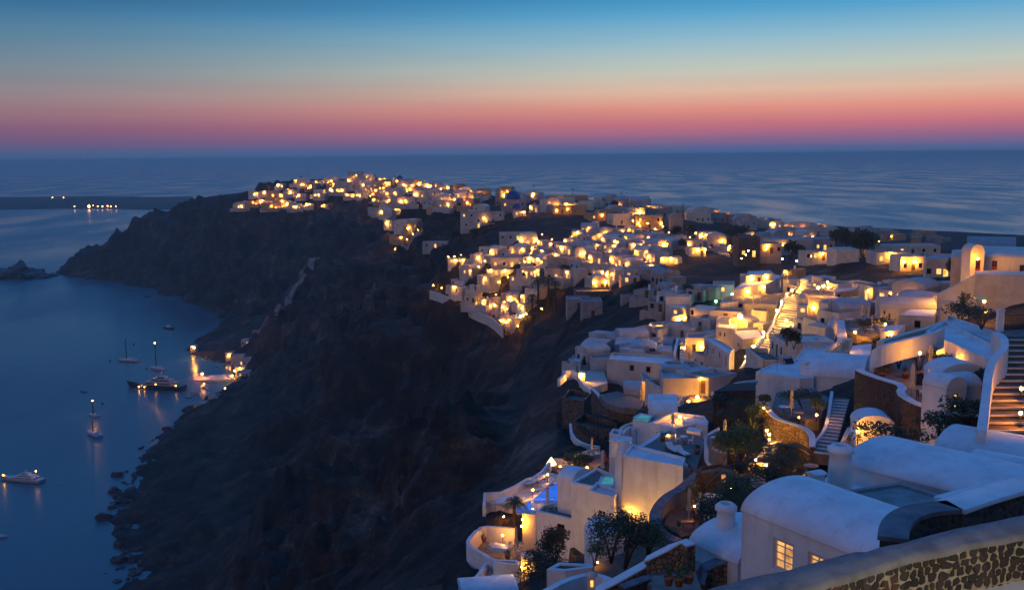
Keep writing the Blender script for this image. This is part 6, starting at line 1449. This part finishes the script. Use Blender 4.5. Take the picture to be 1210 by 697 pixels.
# ------------------------------------------------------------------ palms, trees, poles, road, cars
def ribbon(name, label, pxs, width, m_, lift=.35, kind='structure', D=None):
    P_ = [ground(*p) for p in pxs]; P_ = [p for p in P_ if p]; Q = []
    for a, b_ in zip(P_, P_[1:]):
        for k in range(8): Q.append(a.lerp(b_, k / 8))
    Q.append(P_[-1]); mb = MB(); vs = []; fs = []
    for i, p in enumerate(Q):
        d = Q[min(i + 1, len(Q) - 1)] - Q[max(i - 1, 0)]; d.z = 0; d.normalize(); n = V((-d.y, d.x, 0)) * width / 2
        zc_ = max(HG(p.x + n.x * k, p.y + n.y * k) for k in (-1, -.5, 0, .5, 1)) + lift
        vs += [V((p.x + n.x, p.y + n.y, zc_)), V((p.x - n.x, p.y - n.y, zc_)), V((p.x - n.x, p.y - n.y, zc_ - 2.5)), V((p.x + n.x, p.y + n.y, zc_ - 2.5))]
    for i in range(len(Q) - 1):
        for k in range(4): fs.append((i * 4 + k, (i + 1) * 4 + k, (i + 1) * 4 + (k + 1) % 4, i * 4 + (k + 1) % 4))
    mb.add(vs, fs); o = mb.build(name, m_); tag(o, label, name, kind=kind); return Q
M['asphalt'] = plaster('asphalt', (.07, .068, .07), (.045, .043, .045))
M['boatlamp'] = emit('boat_light_glow', (1, .38, .08), 45)
M['dirt'] = plaster('pale_dirt_path', (.24, .215, .19), (.12, .11, .10), scale=.3)
rq = ribbon('road', 'lamplit village road running down to the dark trees', [(742,271),(770,276),(808,285),(840,292),(872,301)], 7, 'asphalt', 1.0)
ribbon('path', 'pale path winding down the caldera cliff', [(374,306),(367,318),(358,329),(350,340),(341,354),(333,365),(326,375)], 6, 'dirt', 1.6)
ribbon('path', 'thin track crossing the lower headland slope', [(300,392),(318,376),(340,352)], 3, 'dirt', .4)
ribbon('road', 'distant country road across the plain', [(1027,276),(1050,279),(1075,283)], 7, 'asphalt', .6)
def gwall(name, label, pxs, h, t, m_, z=0, step=6):
    P_ = [ground(*p) for p in pxs if len(p) == 2]; Q = []
    if not P_:
        wallpath(name, label, 'wall', [atD(*p) for p in pxs], t, h, m_, smooth=1); return
    for a, b_ in zip(P_, P_[1:]):
        for k in range(step): q = a.lerp(b_, k / step); Q.append(V((q.x, q.y, HG(q.x, q.y) + h)))
    Q.append(V((P_[-1].x, P_[-1].y, HG(P_[-1].x, P_[-1].y) + h))); wallpath(name, label, 'wall', Q, t, h + 1.5, m_)
gwall('retaining_wall', 'lamplit pale wall running down the cliff edge lane of the lit bowl', [(508,343,470),(522,347,460),(535,354,448),(550,361,437),(566,369,426),(580,374,415),(594,387,400)], 4.2, .6, 'cream')
gwall('roadside_wall', 'long low lamplit wall on the lower side of the village road', [(742,274),(770,279),(808,288),(836,294),(862,304)], 1.1, .5, 'cream')
gwall('parapet', 'pale wall following the spur road up from the cliff', [(463,300),(474,294),(488,283),(497,276)], 1.8, .6, 'white_far')
def car(p, rz, label, c_, tail=True):
    t = thing('parked_car', label, 'car', p, rz, 'cars on the village road')
    mb = MB()
    pr = [(-2.1, .35), (-2.1, .85), (-1.6, .95), (-.9, 1.42), (.7, 1.42), (1.35, .92), (2.05, .8), (2.1, .35)]
    for s_, w in ((1, .85),):
        vs = [(x, -w if z < 1 else -.68, z) for x, z in pr] + [(x, w if z < 1 else .68, z) for x, z in pr]; n = len(pr)
        mb.add(vs, [(i, (i + 1) % n, n + (i + 1) % n, n + i) for i in range(n)] + [tuple(range(n - 1, -1, -1)), tuple(range(n, 2 * n))])
    mb.build('body', c_, t)
    for x in (-1.3, 1.3):
        for y in (-.8, .8): mb = MB(); mb.lathe([(0, -.1), (.32, -.1), (.32, .1), (0, .1)], (x, y, .32), 12, Matrix.Rotation(R(90), 3, 'X')); mb.build('wheel', 'iron', t)
    for y in (-.65, .65): mb = MB(); mb.box((-2.12, y, .75), (.08, .28, .16)); mb.build('taillight', 'tail' if tail else 'red', t); mb = MB(); mb.box((2.1, y, .68), (.08, .3, .16)); mb.build('headlight', 'window' if tail else 'boatwhite', t)
cl = ['boatwhite', 'red', 'greyp', 'iron', 'hull', 'boatwhite', 'red', 'iron', 'greyp', 'hull']
for i, k in enumerate([31, 30, 29, 28, 27, 26, 24, 21, 15, 8]):
    a, b_ = rq[k], rq[k - 1]; d = (a - b_); z = HG(a.x, a.y) + 1.35
    car(V((a.x + 1.2, a.y, z)), math.atan2(-d.y, -d.x) + math.pi, ['white car with red tail lights nearest the dark trees', 'red car second from the lower end of the road', 'grey car third from the lower end of the road', 'black car in the middle of the tail light queue', 'pale blue grey car in the tail light queue', 'white car near the upper end of the queue', 'red car at the upper end of the queue', 'black car halfway up the road', 'grey car in the upper half of the road', 'pale blue grey car highest on the road'][i], cl[i])
for i, (x, y, D) in enumerate([(748, 270, 0), (765, 273, 0), (783, 277, 0), (797, 280, 0), (822, 286, 0), (834, 289, 0), (853, 296, 0), (862, 303, 0), (884, 312, 300), (881, 317, 290), (876, 322, 280), (905, 310, 300), (924, 322, 290), (941, 325, 280), (1038, 297, 400), (958, 319, 290), (743, 246, 0), (826, 255, 0), (866, 255, 0), (886, 261, 0)]):
    g = ground(x, y) if not D else atD(x, y, D); cool = i in (12, 13, 16, 17, 18)
    globe_lamp(0, 0, 'street lamp ' + ['at the upper bend of the lit road', 'second down the lit road', 'above the ochre box on the lit road', 'below the grey barn on the lit road', 'beside the dipping road box house', 'before the tail light queue', 'beside the tail light queue', 'at the lower end of the lit road', 'highest of the three by the dark hedge', 'middle of the three by the dark hedge', 'lowest of the three by the dark hedge', 'right of the stone tower house', 'with cool light above the sloping roof', 'with cool light over the stairway top', 'beside the ridge trees', 'small and orange above the bell gable', 'with cool light near the power poles', 'with cool light on the plain', 'small one on the plain skyline', 'last one on the plain skyline'][i], where=V((g.x, g.y, g.z + 4)), r=(.3 if g.y > 350 else .22), h=4, m='cool' if cool else 'bulb')
# palms of the lit bowl
for i, (x, y, h_, fr) in enumerate([(636, 374, 15, 4.6), (648, 370, 14, 5.0), (656, 367, 11, 4.0), (629, 378, 10, 3.4)]):
    palm('tall dark palm ' + ['nearest the green lit pool', 'with the widest crown of the bowl', 'at the right of the bowl palms', 'leftmost of the bowl palms'][i], ground(x, y), h_, fr, 30, 80 + i, .35, 'palm trees in the lit bowl')
g = ground(612, 384)
def polyhere(cx, cy_, w, d, rz): return rect(cx, cy_, w, d, R(rz))
def fpool(label, px, py, w, d, m_):
    g = ground(px, py); t = thing('swimming_pool', label, 'pool', g + V((0, 0, 1.2))); mb = MB(); mb.prism(polyhere(0, 0, w, d, 10), -.3, 0); mb.build('pool_water', m_, t)
    mb = MB(); mb.prism(polyhere(0, .2, w + 1.6, d + 1.6, 10), -3, -.05); mb.build('pool_edge', 'white_far', t)
fpool('green white lit pool at the foot of the lit bowl', 612, 383, 7, 4, 'pool_teal'); 
globe_lamp(0, 0, 'cool green lamp over the lit pool of the bowl', where=g + V((1, 3, 3)), r=.4, h=2, m='cool')
# lit lane of lamps in the bowl and along the spur road
lane = [(756,273),(774,277),(790,281),(815,287),(828,291),(467,298),(474,292),(481,287),(488,281),(494,276),(512,343),(522,346),(532,351),(543,357),(554,362),(566,367),(574,371),(606.6,287),(641,283),(652,289),(537,309),(530,309),(545,307),(573,315),(582,320),(620,316),(626,313),(590,340),(600,334),(607,346),(586,355),(640,372),(622,378),(660,346),(676,338),(672,330),(701,322),(713,312),(697,318),(725,322),(716,340),(700,352),(735,318),(604,362),(594,372),(612,392),(618,380),(580,333),(566,322)]
wh = ['first on the roadside wall', 'second on the roadside wall', 'third on the roadside wall', 'fourth on the roadside wall', 'fifth on the roadside wall', 'at the lowest end of the spur road', 'second up the spur road', 'third up the spur road', 'fourth up the spur road', 'at the top of the spur road', 'at the left end of the cliff edge lane', 'second along the cliff edge lane', 'third along the cliff edge lane', 'fourth along the cliff edge lane', 'fifth along the cliff edge lane', 'sixth along the cliff edge lane', 'at the right end of the cliff edge lane', 'left of the arched lit house', 'right of the arched lit house', 'below right of the arched lit house', 'middle one on the long terrace wall', 'left one on the long terrace wall', 'right one on the long terrace wall', 'left above the curving hotel', 'on the curving hotel front', 'upper one beside the hotel end', 'lower one beside the hotel end', 'in the lane below the hotel', 'under the hotel front', 'in the middle of the lit bowl', 'left in the lit bowl', 'right of the palm trunks', 'between the palm trunks and pool', 'on the slope right of the palms', 'below the white two storey house', 'beside the white two storey house', 'left on the lit slope terrace', 'upper one on the lit slope terrace', 'middle one on the lit slope terrace', 'right on the lit slope terrace', 'beside the gabled bastion house', 'on the round bastion wall', 'at the far right of the slope terraces', 'above the lower bowl houses', 'among the lower bowl houses', 'at the very foot of the lit bowl', 'beside the green lit pool', 'left below the hotel front', 'at the left lip of the bowl']
for (x, y), s_ in zip(lane, wh):
    g = ground(x, y)
    globe_lamp(0, 0, 'warm lamp ' + s_, where=g + V((0, -.5, 2.6)), r=.22 + .0002 * max(0, g.y - 500), h=2.6)
# floodlights under the red cliff
# trees: one of each kind is built, the rest are copies
def tree_proto(w_, h_, n, leaf, m_, seed):
    t = shrub('x', (0, 0, 0), w_, h_, n, leaf, m_, 'tree', 'tree', seed); return t
def copy_tree(root, loc, sc_, rz, label, group):
    r = root.copy(); link(r); r.location = loc; r.scale = (sc_, sc_, sc_); r.rotation_euler = (0, 0, rz); r['label'] = label; r['group'] = group
    for ch in root.children: c_ = ch.copy(); link(c_); c_.parent = r
    return r
tp = tree_proto(6, 6.5, 900, .38, 'leafdark', 91); used_tp = [False]
TL = [(862,288,1.3,'largest dark tree by the lower road end'),(870,286,1.2,'dark tree left of the stone tower roof'),(878,284,1.1,'dark tree behind the stone tower roof'),(857,284,.9,'dark tree above the tail light queue'),(992,297,1.5,'tall dark tree left of the ridge gap'),(1000,296,1.3,'dark tree in the ridge gap'),(1020,305,1.6,'broad dark tree beside the ridge lamp'),(1028,303,1.3,'dark tree touching the ridge lamp'),(1012,300,1.1,'lit dark tree between the ridge trees'),(934,307,1.1,'green tree in front of the long white ridge house'),(945,305,.8,'small tree by the green awning'),(1129,330,.8,'dark tree in front of the blue white long house'),(800,282,1.0,'dark tree under the grey barn'),(815,279,.9,'dark tree between the barn and box house'),(806,297,.8,'round dark tree below the lit road'),(727,248,.9,'tree on the skyline by the power pole'),(728,262,.8,'tree near the road bend'),(540,285,1.0,'dark tree on the black slope above the terrace'),(560,282,.9,'dark tree right on the black slope'),(520,280,.8,'dark tree left on the black slope'),(668,325,.7,'small tree beside the two storey house'),(752,352,.7,'dark bush on the ravine slope'),(760,345,.6,'dark bush above the ravine slope'),(838,352,.7,'dark tree beside the green lit wall'),(812,352,.6,'dark bush behind the tall cream box'),(602,352,.5,'shrub glowing in the lit bowl'),(588,364,.5,'shrub among the lower bowl houses'),(930,402,.45,'dark spreading tree beside the lower stairway'),(938,406,.4,'dark tree below the blue terrace'),(1108,345,.45,'small tree by the path gate post')]
for i, (x, y, s_, lab) in enumerate(TL):
    g = ground(x, y) 
    if x in (930, 938): g = atD(x, y + 6, 150)
    if x in (1129,): g = atD(x, y, 235)
    if i == 0: tp.location = g; tp.scale = (s_,) * 3; tp['label'] = lab; tp['group'] = 'dark trees among the houses'
    else: copy_tree(tp, g, s_, i * 1.3, lab, 'dark trees among the houses')
def pole(px, py, h_, lab):
    g = ground(px, py); t = thing('power_pole', lab, 'power pole', g, .3, 'power poles on the skyline'); mb = MB(); mb.tube([(0, 0, -1), (0, 0, h_)], [.22, .16], 6); mb.build('pole', 'darkwood', t); mb = MB(); mb.box((0, 0, h_ - 1), (2.4, .18, .18)); mb.build('crossarm', 'darkwood', t)
for x, y, h_, l in [(734.5, 243, 9, 'tallest wooden power pole on the skyline'), (768, 250, 8, 'power pole left of the plain lamp'), (807, 255, 8, 'power pole above the grey barn'), (718, 242, 7, 'short power pole by the skyline tree'), (677, 238, 9, 'pole on the ochre skyline house'), (631, 234, 9, 'pole right of the large blue dome'), (1197, 292, 9, 'pole behind the church')]: pole(x, y, h_, l)
# ------------------------------------------------------------------ boats
def hull_mb(L, Bm, H, bow=.35, n=12):
    mb = MB(); vs = []; fs = []
    for i in range(n + 1):
        t = i / n; x = -L / 2 + L * t; k = 1 if t < 1 - bow * 1.4 else max(.02, 1 - ((t - (1 - bow * 1.4)) / (bow * 1.4)) ** 2); hh = H * (1 + .35 * max(0, t - .6) / .4)
        for yy, zz_ in ((-1, 1), (-.92, .3), (-.55, -.35), (0, -.5), (.55, -.35), (.92, .3), (1, 1)): vs.append((x + (L * .05 * zz_ if t > .95 else 0), yy * Bm / 2 * k, zz_ * hh if zz_ > 0 else zz_ * H * .8))
    for i in range(n):
        for j in range(6): fs.append((i * 7 + j, i * 7 + j + 1, (i + 1) * 7 + j + 1, (i + 1) * 7 + j))
        fs.append((i * 7 + 6, i * 7, (i + 1) * 7, (i + 1) * 7 + 6))
    fs.append(tuple(range(7))); mb.add(vs, fs); return mb
def boat(label, a, b_, kind='motor', name='motor_boat', m_='hull', mast=0, lights=(), Bm=None, H=None):
    """a: pixel of the stern on the water, b_: pixel of the bow"""
    A_, B_ = pz(*a, -CAMZ), pz(*b_, -CAMZ); d = B_ - A_; L = d.length; c_ = (A_ + B_) / 2; Bm = Bm or L * .28; H = H or L * .09
    t = thing(name, label, 'boat', (c_.x, c_.y, 0), math.atan2(d.y, d.x), 'boats moored in the bay')
    hull_mb(L, Bm, H).build('hull', m_, t)
    if kind == 'yacht':
        for z, x0, x1, w in ((H, -.36, .22, .8), (H * 1.65, -.3, .1, .62), (H * 2.2, -.2, 0, .45)):
            mb = MB(); pr = [(x0 * L, z * .98), (x1 * L, z * .98), (x1 * L - H * .9, z + H * .62), (x0 * L, z + H * .62)]
            vs = [(x, -Bm * w / 2, zz_) for x, zz_ in pr] + [(x, Bm * w / 2, zz_) for x, zz_ in pr]; mb.add(vs, [(0, 1, 5, 4), (1, 2, 6, 5), (2, 3, 7, 6), (3, 0, 4, 7), (3, 2, 1, 0), (4, 5, 6, 7)]); mb.build('cabin', 'hull' if m_ == 'darkhull' else 'boatwhite', t)
            mb = MB(); 
            for s_ in (-1, 1): mb.box(((x0 + x1) / 2 * L - H * .2, s_ * Bm * w / 2, z + H * .33), ((x1 - x0) * L * .75, .06, H * .22))
            mb.build('window_strip', 'glass', t)
        mb = MB(); mb.tube([(-.1 * L, 0, H * 2.7), (-.12 * L, 0, H * 4)], .1, 5); mb.box((-.115 * L, 0, H * 3.5), (.3, 2.4, .12)); mb.build('mast', 'boatwhite', t)
    elif kind == 'sail':
        mb = MB(); mb.box((-.05 * L, 0, H * 1.25), (L * .34, Bm * .55, H * .6)); mb.build('cabin', 'boatwhite', t)
        mb = MB(); mb.tube([(.05 * L, 0, H), (.05 * L, 0, mast)], [.4, .25], 6); mb.tube([(.05 * L, 0, mast * .7), (.05 * L, 0, mast * .7 + .01)], .1, 4); mb.build('mast', 'iron', t)
        mb = MB(); mb.tube([(.05 * L, 0, H * 2.4), (-.4 * L, 0, H * 2.5)], [.22, .18], 6); mb.build('boom', 'canvas', t)
        mb = MB(); mb.tube([(.05 * L, 0, mast * .97), (.5 * L, 0, H * 1.3)], .035, 4); mb.tube([(.05 * L, 0, mast * .97), (-.48 * L, 0, H)], .035, 4); mb.build('rigging', 'iron', t)
    elif kind == 'small':
        mb = MB(); mb.box((-.08 * L, 0, H * 1.5), (L * .3, Bm * .55, H * 1.1)); mb.build('cabin', 'boatwhite', t)
    else:
        mb = MB(); mb.box((-.1 * L, 0, H * .75), (L * .12, Bm * .8, .1)); mb.box((.15 * L, 0, H * .75), (L * .1, Bm * .75, .1)); mb.build('thwart', 'wood', t)
    for x, y, z, r, m2 in lights:
        mb = MB(); bulb(mb, (x * L, y * Bm / 2, z), r); mb.build('boat_light', m2, t)
    return t
boat('long dark superyacht with small lit portholes lying across the bay', (217, 461), (153, 457), 'yacht', 'motor_yacht', 'darkhull', lights=[(.25, 1.0, 1.6, .42, 'boatlamp'), (.15, 1.0, 1.6, .3, 'boatlamp'), (-.05, .84, 3.8, .3, 'boatlamp'), (-.42, .9, 3.6, .35, 'boatlamp')], H=3.1, Bm=8)
boat('pale catamaran with a tall bare mast', (163, 427), (139, 426), 'sail', 'sailing_boat', 'hull', 17, Bm=6.5, H=1.3)
boat('sailing boat with a bright masthead light', (193, 438), (178, 435), 'sail', 'sailing_boat', 'hull', 19, lights=[(.05, 0, 19.3, .4, 'bulb')])
boat('small dark fishing boat in the upper bay', (204, 389), (193, 387), 'small', 'fishing_boat', 'darkhull')
boat('tiny dark boat under the headland', (176, 351), (169, 350), 'open', 'rowing_boat', 'darkhull')
boat('tiny boat left of the yacht stern waterline', (102, 463.5), (95, 462), 'open', 'rowing_boat', 'darkhull')
boat('white motor yacht with an orange light at the left edge', (50, 570), (3, 566), 'yacht', 'motor_yacht', 'hull', lights=[(-.36, 0, 5.4, .3, 'boatlamp'), (.47, 0, 2.2, .16, 'bulb')], H=1.5, Bm=5.2)
boat('small mast boat with a glowing masthead in mid bay', (116, 493), (106, 490), 'sail', 'sailing_boat', 'hull', 9, lights=[(.05, 0, 9.2, .32, 'bulb')])
boat('blue grey sailing boat below the glowing masthead one', (118, 517), (104, 511), 'sail', 'sailing_boat', 'hull', 8)
boat('pale dinghy at the left edge of the frame', (9, 634), (-8, 636), 'small', 'dinghy', 'hull', H=.6)
boat('dark skiff just below the harbour pier', (226, 470.5), (219, 469.5), 'open', 'rowing_boat', 'darkhull')
boat('orange lit boat moored inside the pier', (245, 459), (236, 458), 'small', 'fishing_boat', 'boatwhite', lights=[(-.1, 0, 3.0, .3, 'boatlamp')])
boat('boat moored under the lit quay', (257, 452), (249, 451), 'small', 'fishing_boat', 'hull')
boat('far white light boat on the dark horizon water', (150, 209.5), (145, 209.5), 'small', 'fishing_boat', 'boatwhite', lights=[(0, 0, 22, 4, 'tail2')]) if False else None
for i, (x, y) in enumerate([(158, 407), (130, 427), (173, 436), (121, 477)]):
    p = pz(x, y, -CAMZ); t = thing('mooring_buoy', ['dark buoy above the catamaran', 'dark buoy left of the catamaran', 'dark buoy left of the masthead light boat', 'dark buoy in mid bay'][i], 'buoy', (p.x, p.y, 0), 0, 'mooring buoys'); mb = MB(); mb.lathe([(0, -.5), (.6, -.2), (.75, .3), (.5, .8), (.12, 1.1), (0, 1.5)], seg=10); mb.build('float', 'darkhull', t)
# ------------------------------------------------------------------ harbour
def W0(px, py, z=0): return pz(px, py, z - CAMZ)
def quay(label, q, z, name, m_='cream'):
    pts = [tuple(W0(x, y, z)[:2]) for x, y in q]; mb = MB(); mb.prism(pts, -3, z); c0 = (sum(p[0] for p in pts) / len(pts), sum(p[1] for p in pts) / len(pts), 0); mb.off = V(c0); tag(mb.build(name, m_, None, c0), label, 'pier', kind=None)
quay('short orange lit pier reaching into the bay', [(229, 449), (229, 444.5), (252, 443), (276, 441), (278, 447), (252, 449)], 1.6, 'pier')
quay('dark square jetty below the lit pier', [(225, 463), (229, 451), (238, 451), (236, 464)], 1.5, 'jetty', 'greyp')
quay('pale concrete slipway by the boat houses', [(224, 482), (232, 476), (250, 474), (262, 468), (268, 472), (246, 484)], 1.3, 'slipway', 'greyp')
for i, (x, y, D, r, m_) in enumerate([(239, 441.5, 0, .6, 'bulb2'), (229.5, 411, 0, .75, 'bulb'), (277, 438, 0, .6, 'bulb'), (274, 444, 0, .5, 'bulb'), (266, 459, 0, .45, 'bulb'), (270, 456, 0, .4, 'bulb')]):
    p = W0(x, y, 5) if i < 1 else W0(x, y, 6); 
    if i == 1: p = W0(x, y, 9)
    globe_lamp(0, 0, 'harbour lamp ' + ['at the end of the orange lit pier', 'by itself on the point above the harbour', 'over the quay steps', 'on the inner quay', 'on the yellow lit slip', 'right on the yellow lit slip'][i], where=p, r=r, h=4.5, m=m_)
for i, (x, y, w_, h_, l) in enumerate([(271, 424, 9, 8, 1), (281, 431, 17, 12, 0), (292, 433, 9, 9, 0), (284, 441, 12, 8, 1), (288, 450, 15, 7, 0), (270, 437, 7, 6, 0), (236, 481, 15, 4, 0), (252, 476, 12, 3.5, 0), (228, 412.5, 6, 4, 1), (290, 420, 9, 7, 0)]):
    Bf('harbour house ' + ['highest on the left with a lamp', 'that is the largest white block', 'at the right of the largest block', 'glowing above the lit slip', 'with the pale blue roof nearest the slope', 'small beside the quay steps', 'low and pale by the slipway', 'low at the inner end of the slipway', 'lit alone on the rocky point', 'half hidden behind the largest block'][i], x, y, w_, h_, 6, lit=(.5,) if l else (), win=2, lr=.45, D=max(60, W0(x, y, 3).y))
# far island lights
for i, (x, y, r) in enumerate([(24, 238, 1.5), (37, 236.5, 1.8), (45, 242, 1.3), (38, 242, 1.6), (62, 233.5, 1.7), (75, 233.5, 1.7), (119, 235, 1.7), (105, 244, 4.2), (88, 244, 1.5), (115.5, 244, 1.5), (121, 244, 1.8), (127, 243.5, 1.8), (131, 244, 1.5), (137, 244, 1.4), (153, 242.5, 1.8), (110, 243, 1.3)]):
    p = W0(x, y, 8) if y > 240 else W0(x, 246, 0) 
    if y < 240: d = ray(x, y); s_ = (p.y + 380) / d.y; p = V((d.x * s_, p.y + 380, CAMZ + d.z * s_))
    else: p = V((p.x, p.y, 8)); 
    t = thing('distant_light', 'light on the far island ' + ['at its far left', 'second from its left', 'on the slope above the left shore', 'just left of the slope light', 'on the crest left', 'on the crest middle', 'on the crest right', 'that is by far the brightest', 'alone left of the brightest', 'just right of the brightest', 'second right of the brightest', 'third right of the brightest', 'fourth right of the brightest', 'fifth right of the brightest', 'alone at the right', 'touching the brightest'][i], 'lamp', (p.x, p.y, p.z - 7), 0, 'lights on the far island')
    mb = MB(); mb.tube([(0, 0, -6), (0, 0, 7)], .4, 5); mb.build('post', 'iron', t); mb = MB(); bulb(mb, (0, 0, 7), r); mb.build('lamp_globe', 'isle' , t)
M_ = None
# shoreline boulders
mb = MB(); rnd = random.Random(12)
for (x, y, z) in coastW[2:-6]:
    for k in range(16):
        a = rnd.uniform(-1, 1); i = coastW.index((x, y, z)); nx = coastW[min(i + 1, len(coastW) - 1)]
        t = rnd.random(); cx = x + (nx[0] - x) * t - rnd.expovariate(1 / 2.0) + 4; cy_ = y + (nx[1] - y) * t + rnd.uniform(-4, 4); s_ = rnd.uniform(.5, 1.8) * (1.6 if rnd.random() < .1 else 1)
        rock_mesh(mb, (cx, cy_, rnd.uniform(-.3, .3)), s_, s_ * rnd.uniform(.7, 1.2), s_ * .6, rnd.uniform(0, 50), 1)
tag(mb.build('shore_boulders', 'shore'), 'dark boulders strewn along the waterline', 'boulders', kind='stuff')
for i, (x, y, s_) in enumerate([(124, 613, 2.6), (136, 581, 2.2), (139, 562, 2.0), (143, 594, 2.4), (142, 663, 2.4), (197, 508, 1.8), (133, 600, 1.3), (141, 645, 1.6)]):
    p = W0(x, y); mb = MB(); rock_mesh(mb, (0, 0, .2), s_ * 1.3, s_, s_ * .9, i * 3.7, 3); o = mb.build('sea_rock', 'shore', None, (p.x, p.y, 0)); tag(o, ['largest rock standing off the shore', 'rock off the shore just above the bend', 'rock touching the shore above the bend', 'rock between the largest one and the shore', 'lowest rock off the near shore', 'rock off the shore below the slipway', 'small flat rock left of the shore bend', 'small rock above the lowest one'][i], 'rock', 'rocks off the shore')
# light on the ground in front of the foreground wall comes from a street lamp just outside the frame
p = pz(1330, 700, zc - .8); p = V((p.x + 1.5, p.y - 1.0, p.z))
globe_lamp(0, 0, 'street lamp beside the foreground wall, just outside the frame', where=V((6.6, 8.6, CAMZ + zc + 1.6)), r=.13, h=2.4, m='bulb_soft')

# more of what stands on the near terraces
zT = zat(757, 529, 92)
for x, y, a, l in [(795, 534, 20, 'sunbed on the main roof terrace nearest the parapet'), (806, 538, 20, 'sunbed on the main roof terrace nearest the lit steps')]: sunbed(pz(x, y, zT), R(a), l)
table(pz(808, 524, zT), 'small white table on the main roof terrace', .4)
chair(pz(801, 523, zT), R(90), 'chair left of the small roof terrace table', 'boatwhite'); chair(pz(816, 525, zT), R(-90), 'chair right of the small roof terrace table', 'boatwhite')
zL = zat(633.5, 603, 97) - .35
table(pz(664, 602, zL), 'low table on the big lower terrace block', .4); chair(pz(657, 602, zL), R(90), 'chair left of the low table on the lower terrace block', 'boatwhite'); chair(pz(672, 605, zL), R(-80), 'chair right of the low table on the lower terrace block', 'red')
for i, (x, y, z, l, pl) in enumerate([(783, 521, zT, 'clay pot at the curved parapet of the main roof terrace', 'leaf'), (824, 536, zT, 'clay pot at the right end of the main roof terrace', 'leafdark'), (686, 611, zL, 'clay pot at the corner of the lower terrace block', 'flower'), (572, 640, zt2 - .2, 'clay pot at the left wall of the daybed terrace', 'leaf'), (600, 660, zt2 - .2, 'clay pot at the front parapet of the daybed terrace', 'leaf'), (1052, 462, z_h - 1.0, 'clay pot at the corner of the tall wall terrace', 'leafdark'), (1111, 478, z_h - 1.0, 'clay pot beside the chapel house wall', 'flower'), (1042, 447, z_h - 1.0, 'clay pot by the short white edged steps', 'leaf'), (1070, 447, z_h - 1.0, 'clay pot in front of the garden wall terrace', 'leafdark')]): pot(pz(x, y, z), l, .3, .45, pl, 30 + i)
def aerial(x, y, z, h_, l):
    p = pz(x, y, z); t = thing('tv_aerial', l, 'aerial', p, .4); mb = MB(); mb.tube([(0, 0, -.6), (0, 0, h_)], .022, 5); mb.build('mast', 'iron', t); mb = MB()
    for k in range(5): mb.box((0, 0, h_ - .05 - k * .14), (.7 - .1 * k, .02, .02))
    mb.build('antenna_rods', 'iron', t)
aerial(752, 527, zT + .4, 1.7, 'thin TV aerial beside the chimney of the main house')
aerial(918, 437, zat(893, 439, 118), 1.8, 'thin TV aerial on the cream walled house')
def tank(x, y, z, l):
    p = pz(x, y, z); t = thing('water_tank', l, 'water tank', p, .3); mb = MB(); mb.tube([(-.5, 0, .75), (.5, 0, .75)], .26, 12); mb.build('tank', 'hull', t); mb = MB(); mb.box((0, -.4, .4), (1.2, .06, .9), M4=Matrix.Rotation(R(-40), 3, 'X')); mb.build('panel', 'glass', t)
    mb = MB(); [mb.box((sx_, 0, .25), (.05, .05, .5)) for sx_ in (-.5, .5)]; mb.build('stand', 'iron', t)
tank(930, 429, zat(893, 439, 118) - .1, 'solar water tank on the roof of the cream walled house')
tank(770, 415, zat(732, 412, 205), 'solar water tank behind the broad cube house')
# ------------------------------------------------------------------ render settings
sc.view_settings.view_transform = 'Standard'; sc.view_settings.look = 'None'; sc.view_settings.exposure = 0.12; sc.view_settings.gamma = 1
sc.view_settings.use_curve_mapping = False
cy = sc.cycles
cy.use_denoising = True
try: cy.denoiser = 'OPENIMAGEDENOISE'
except Exception: pass
cy.max_bounces = 4; cy.diffuse_bounces = 2; cy.glossy_bounces = 2; cy.transmission_bounces = 2; cy.volume_bounces = 0; cy.transparent_max_bounces = 4
cy.caustics_reflective = False; cy.caustics_refractive = False
cy.sample_clamp_indirect = 3; cy.use_light_tree = True
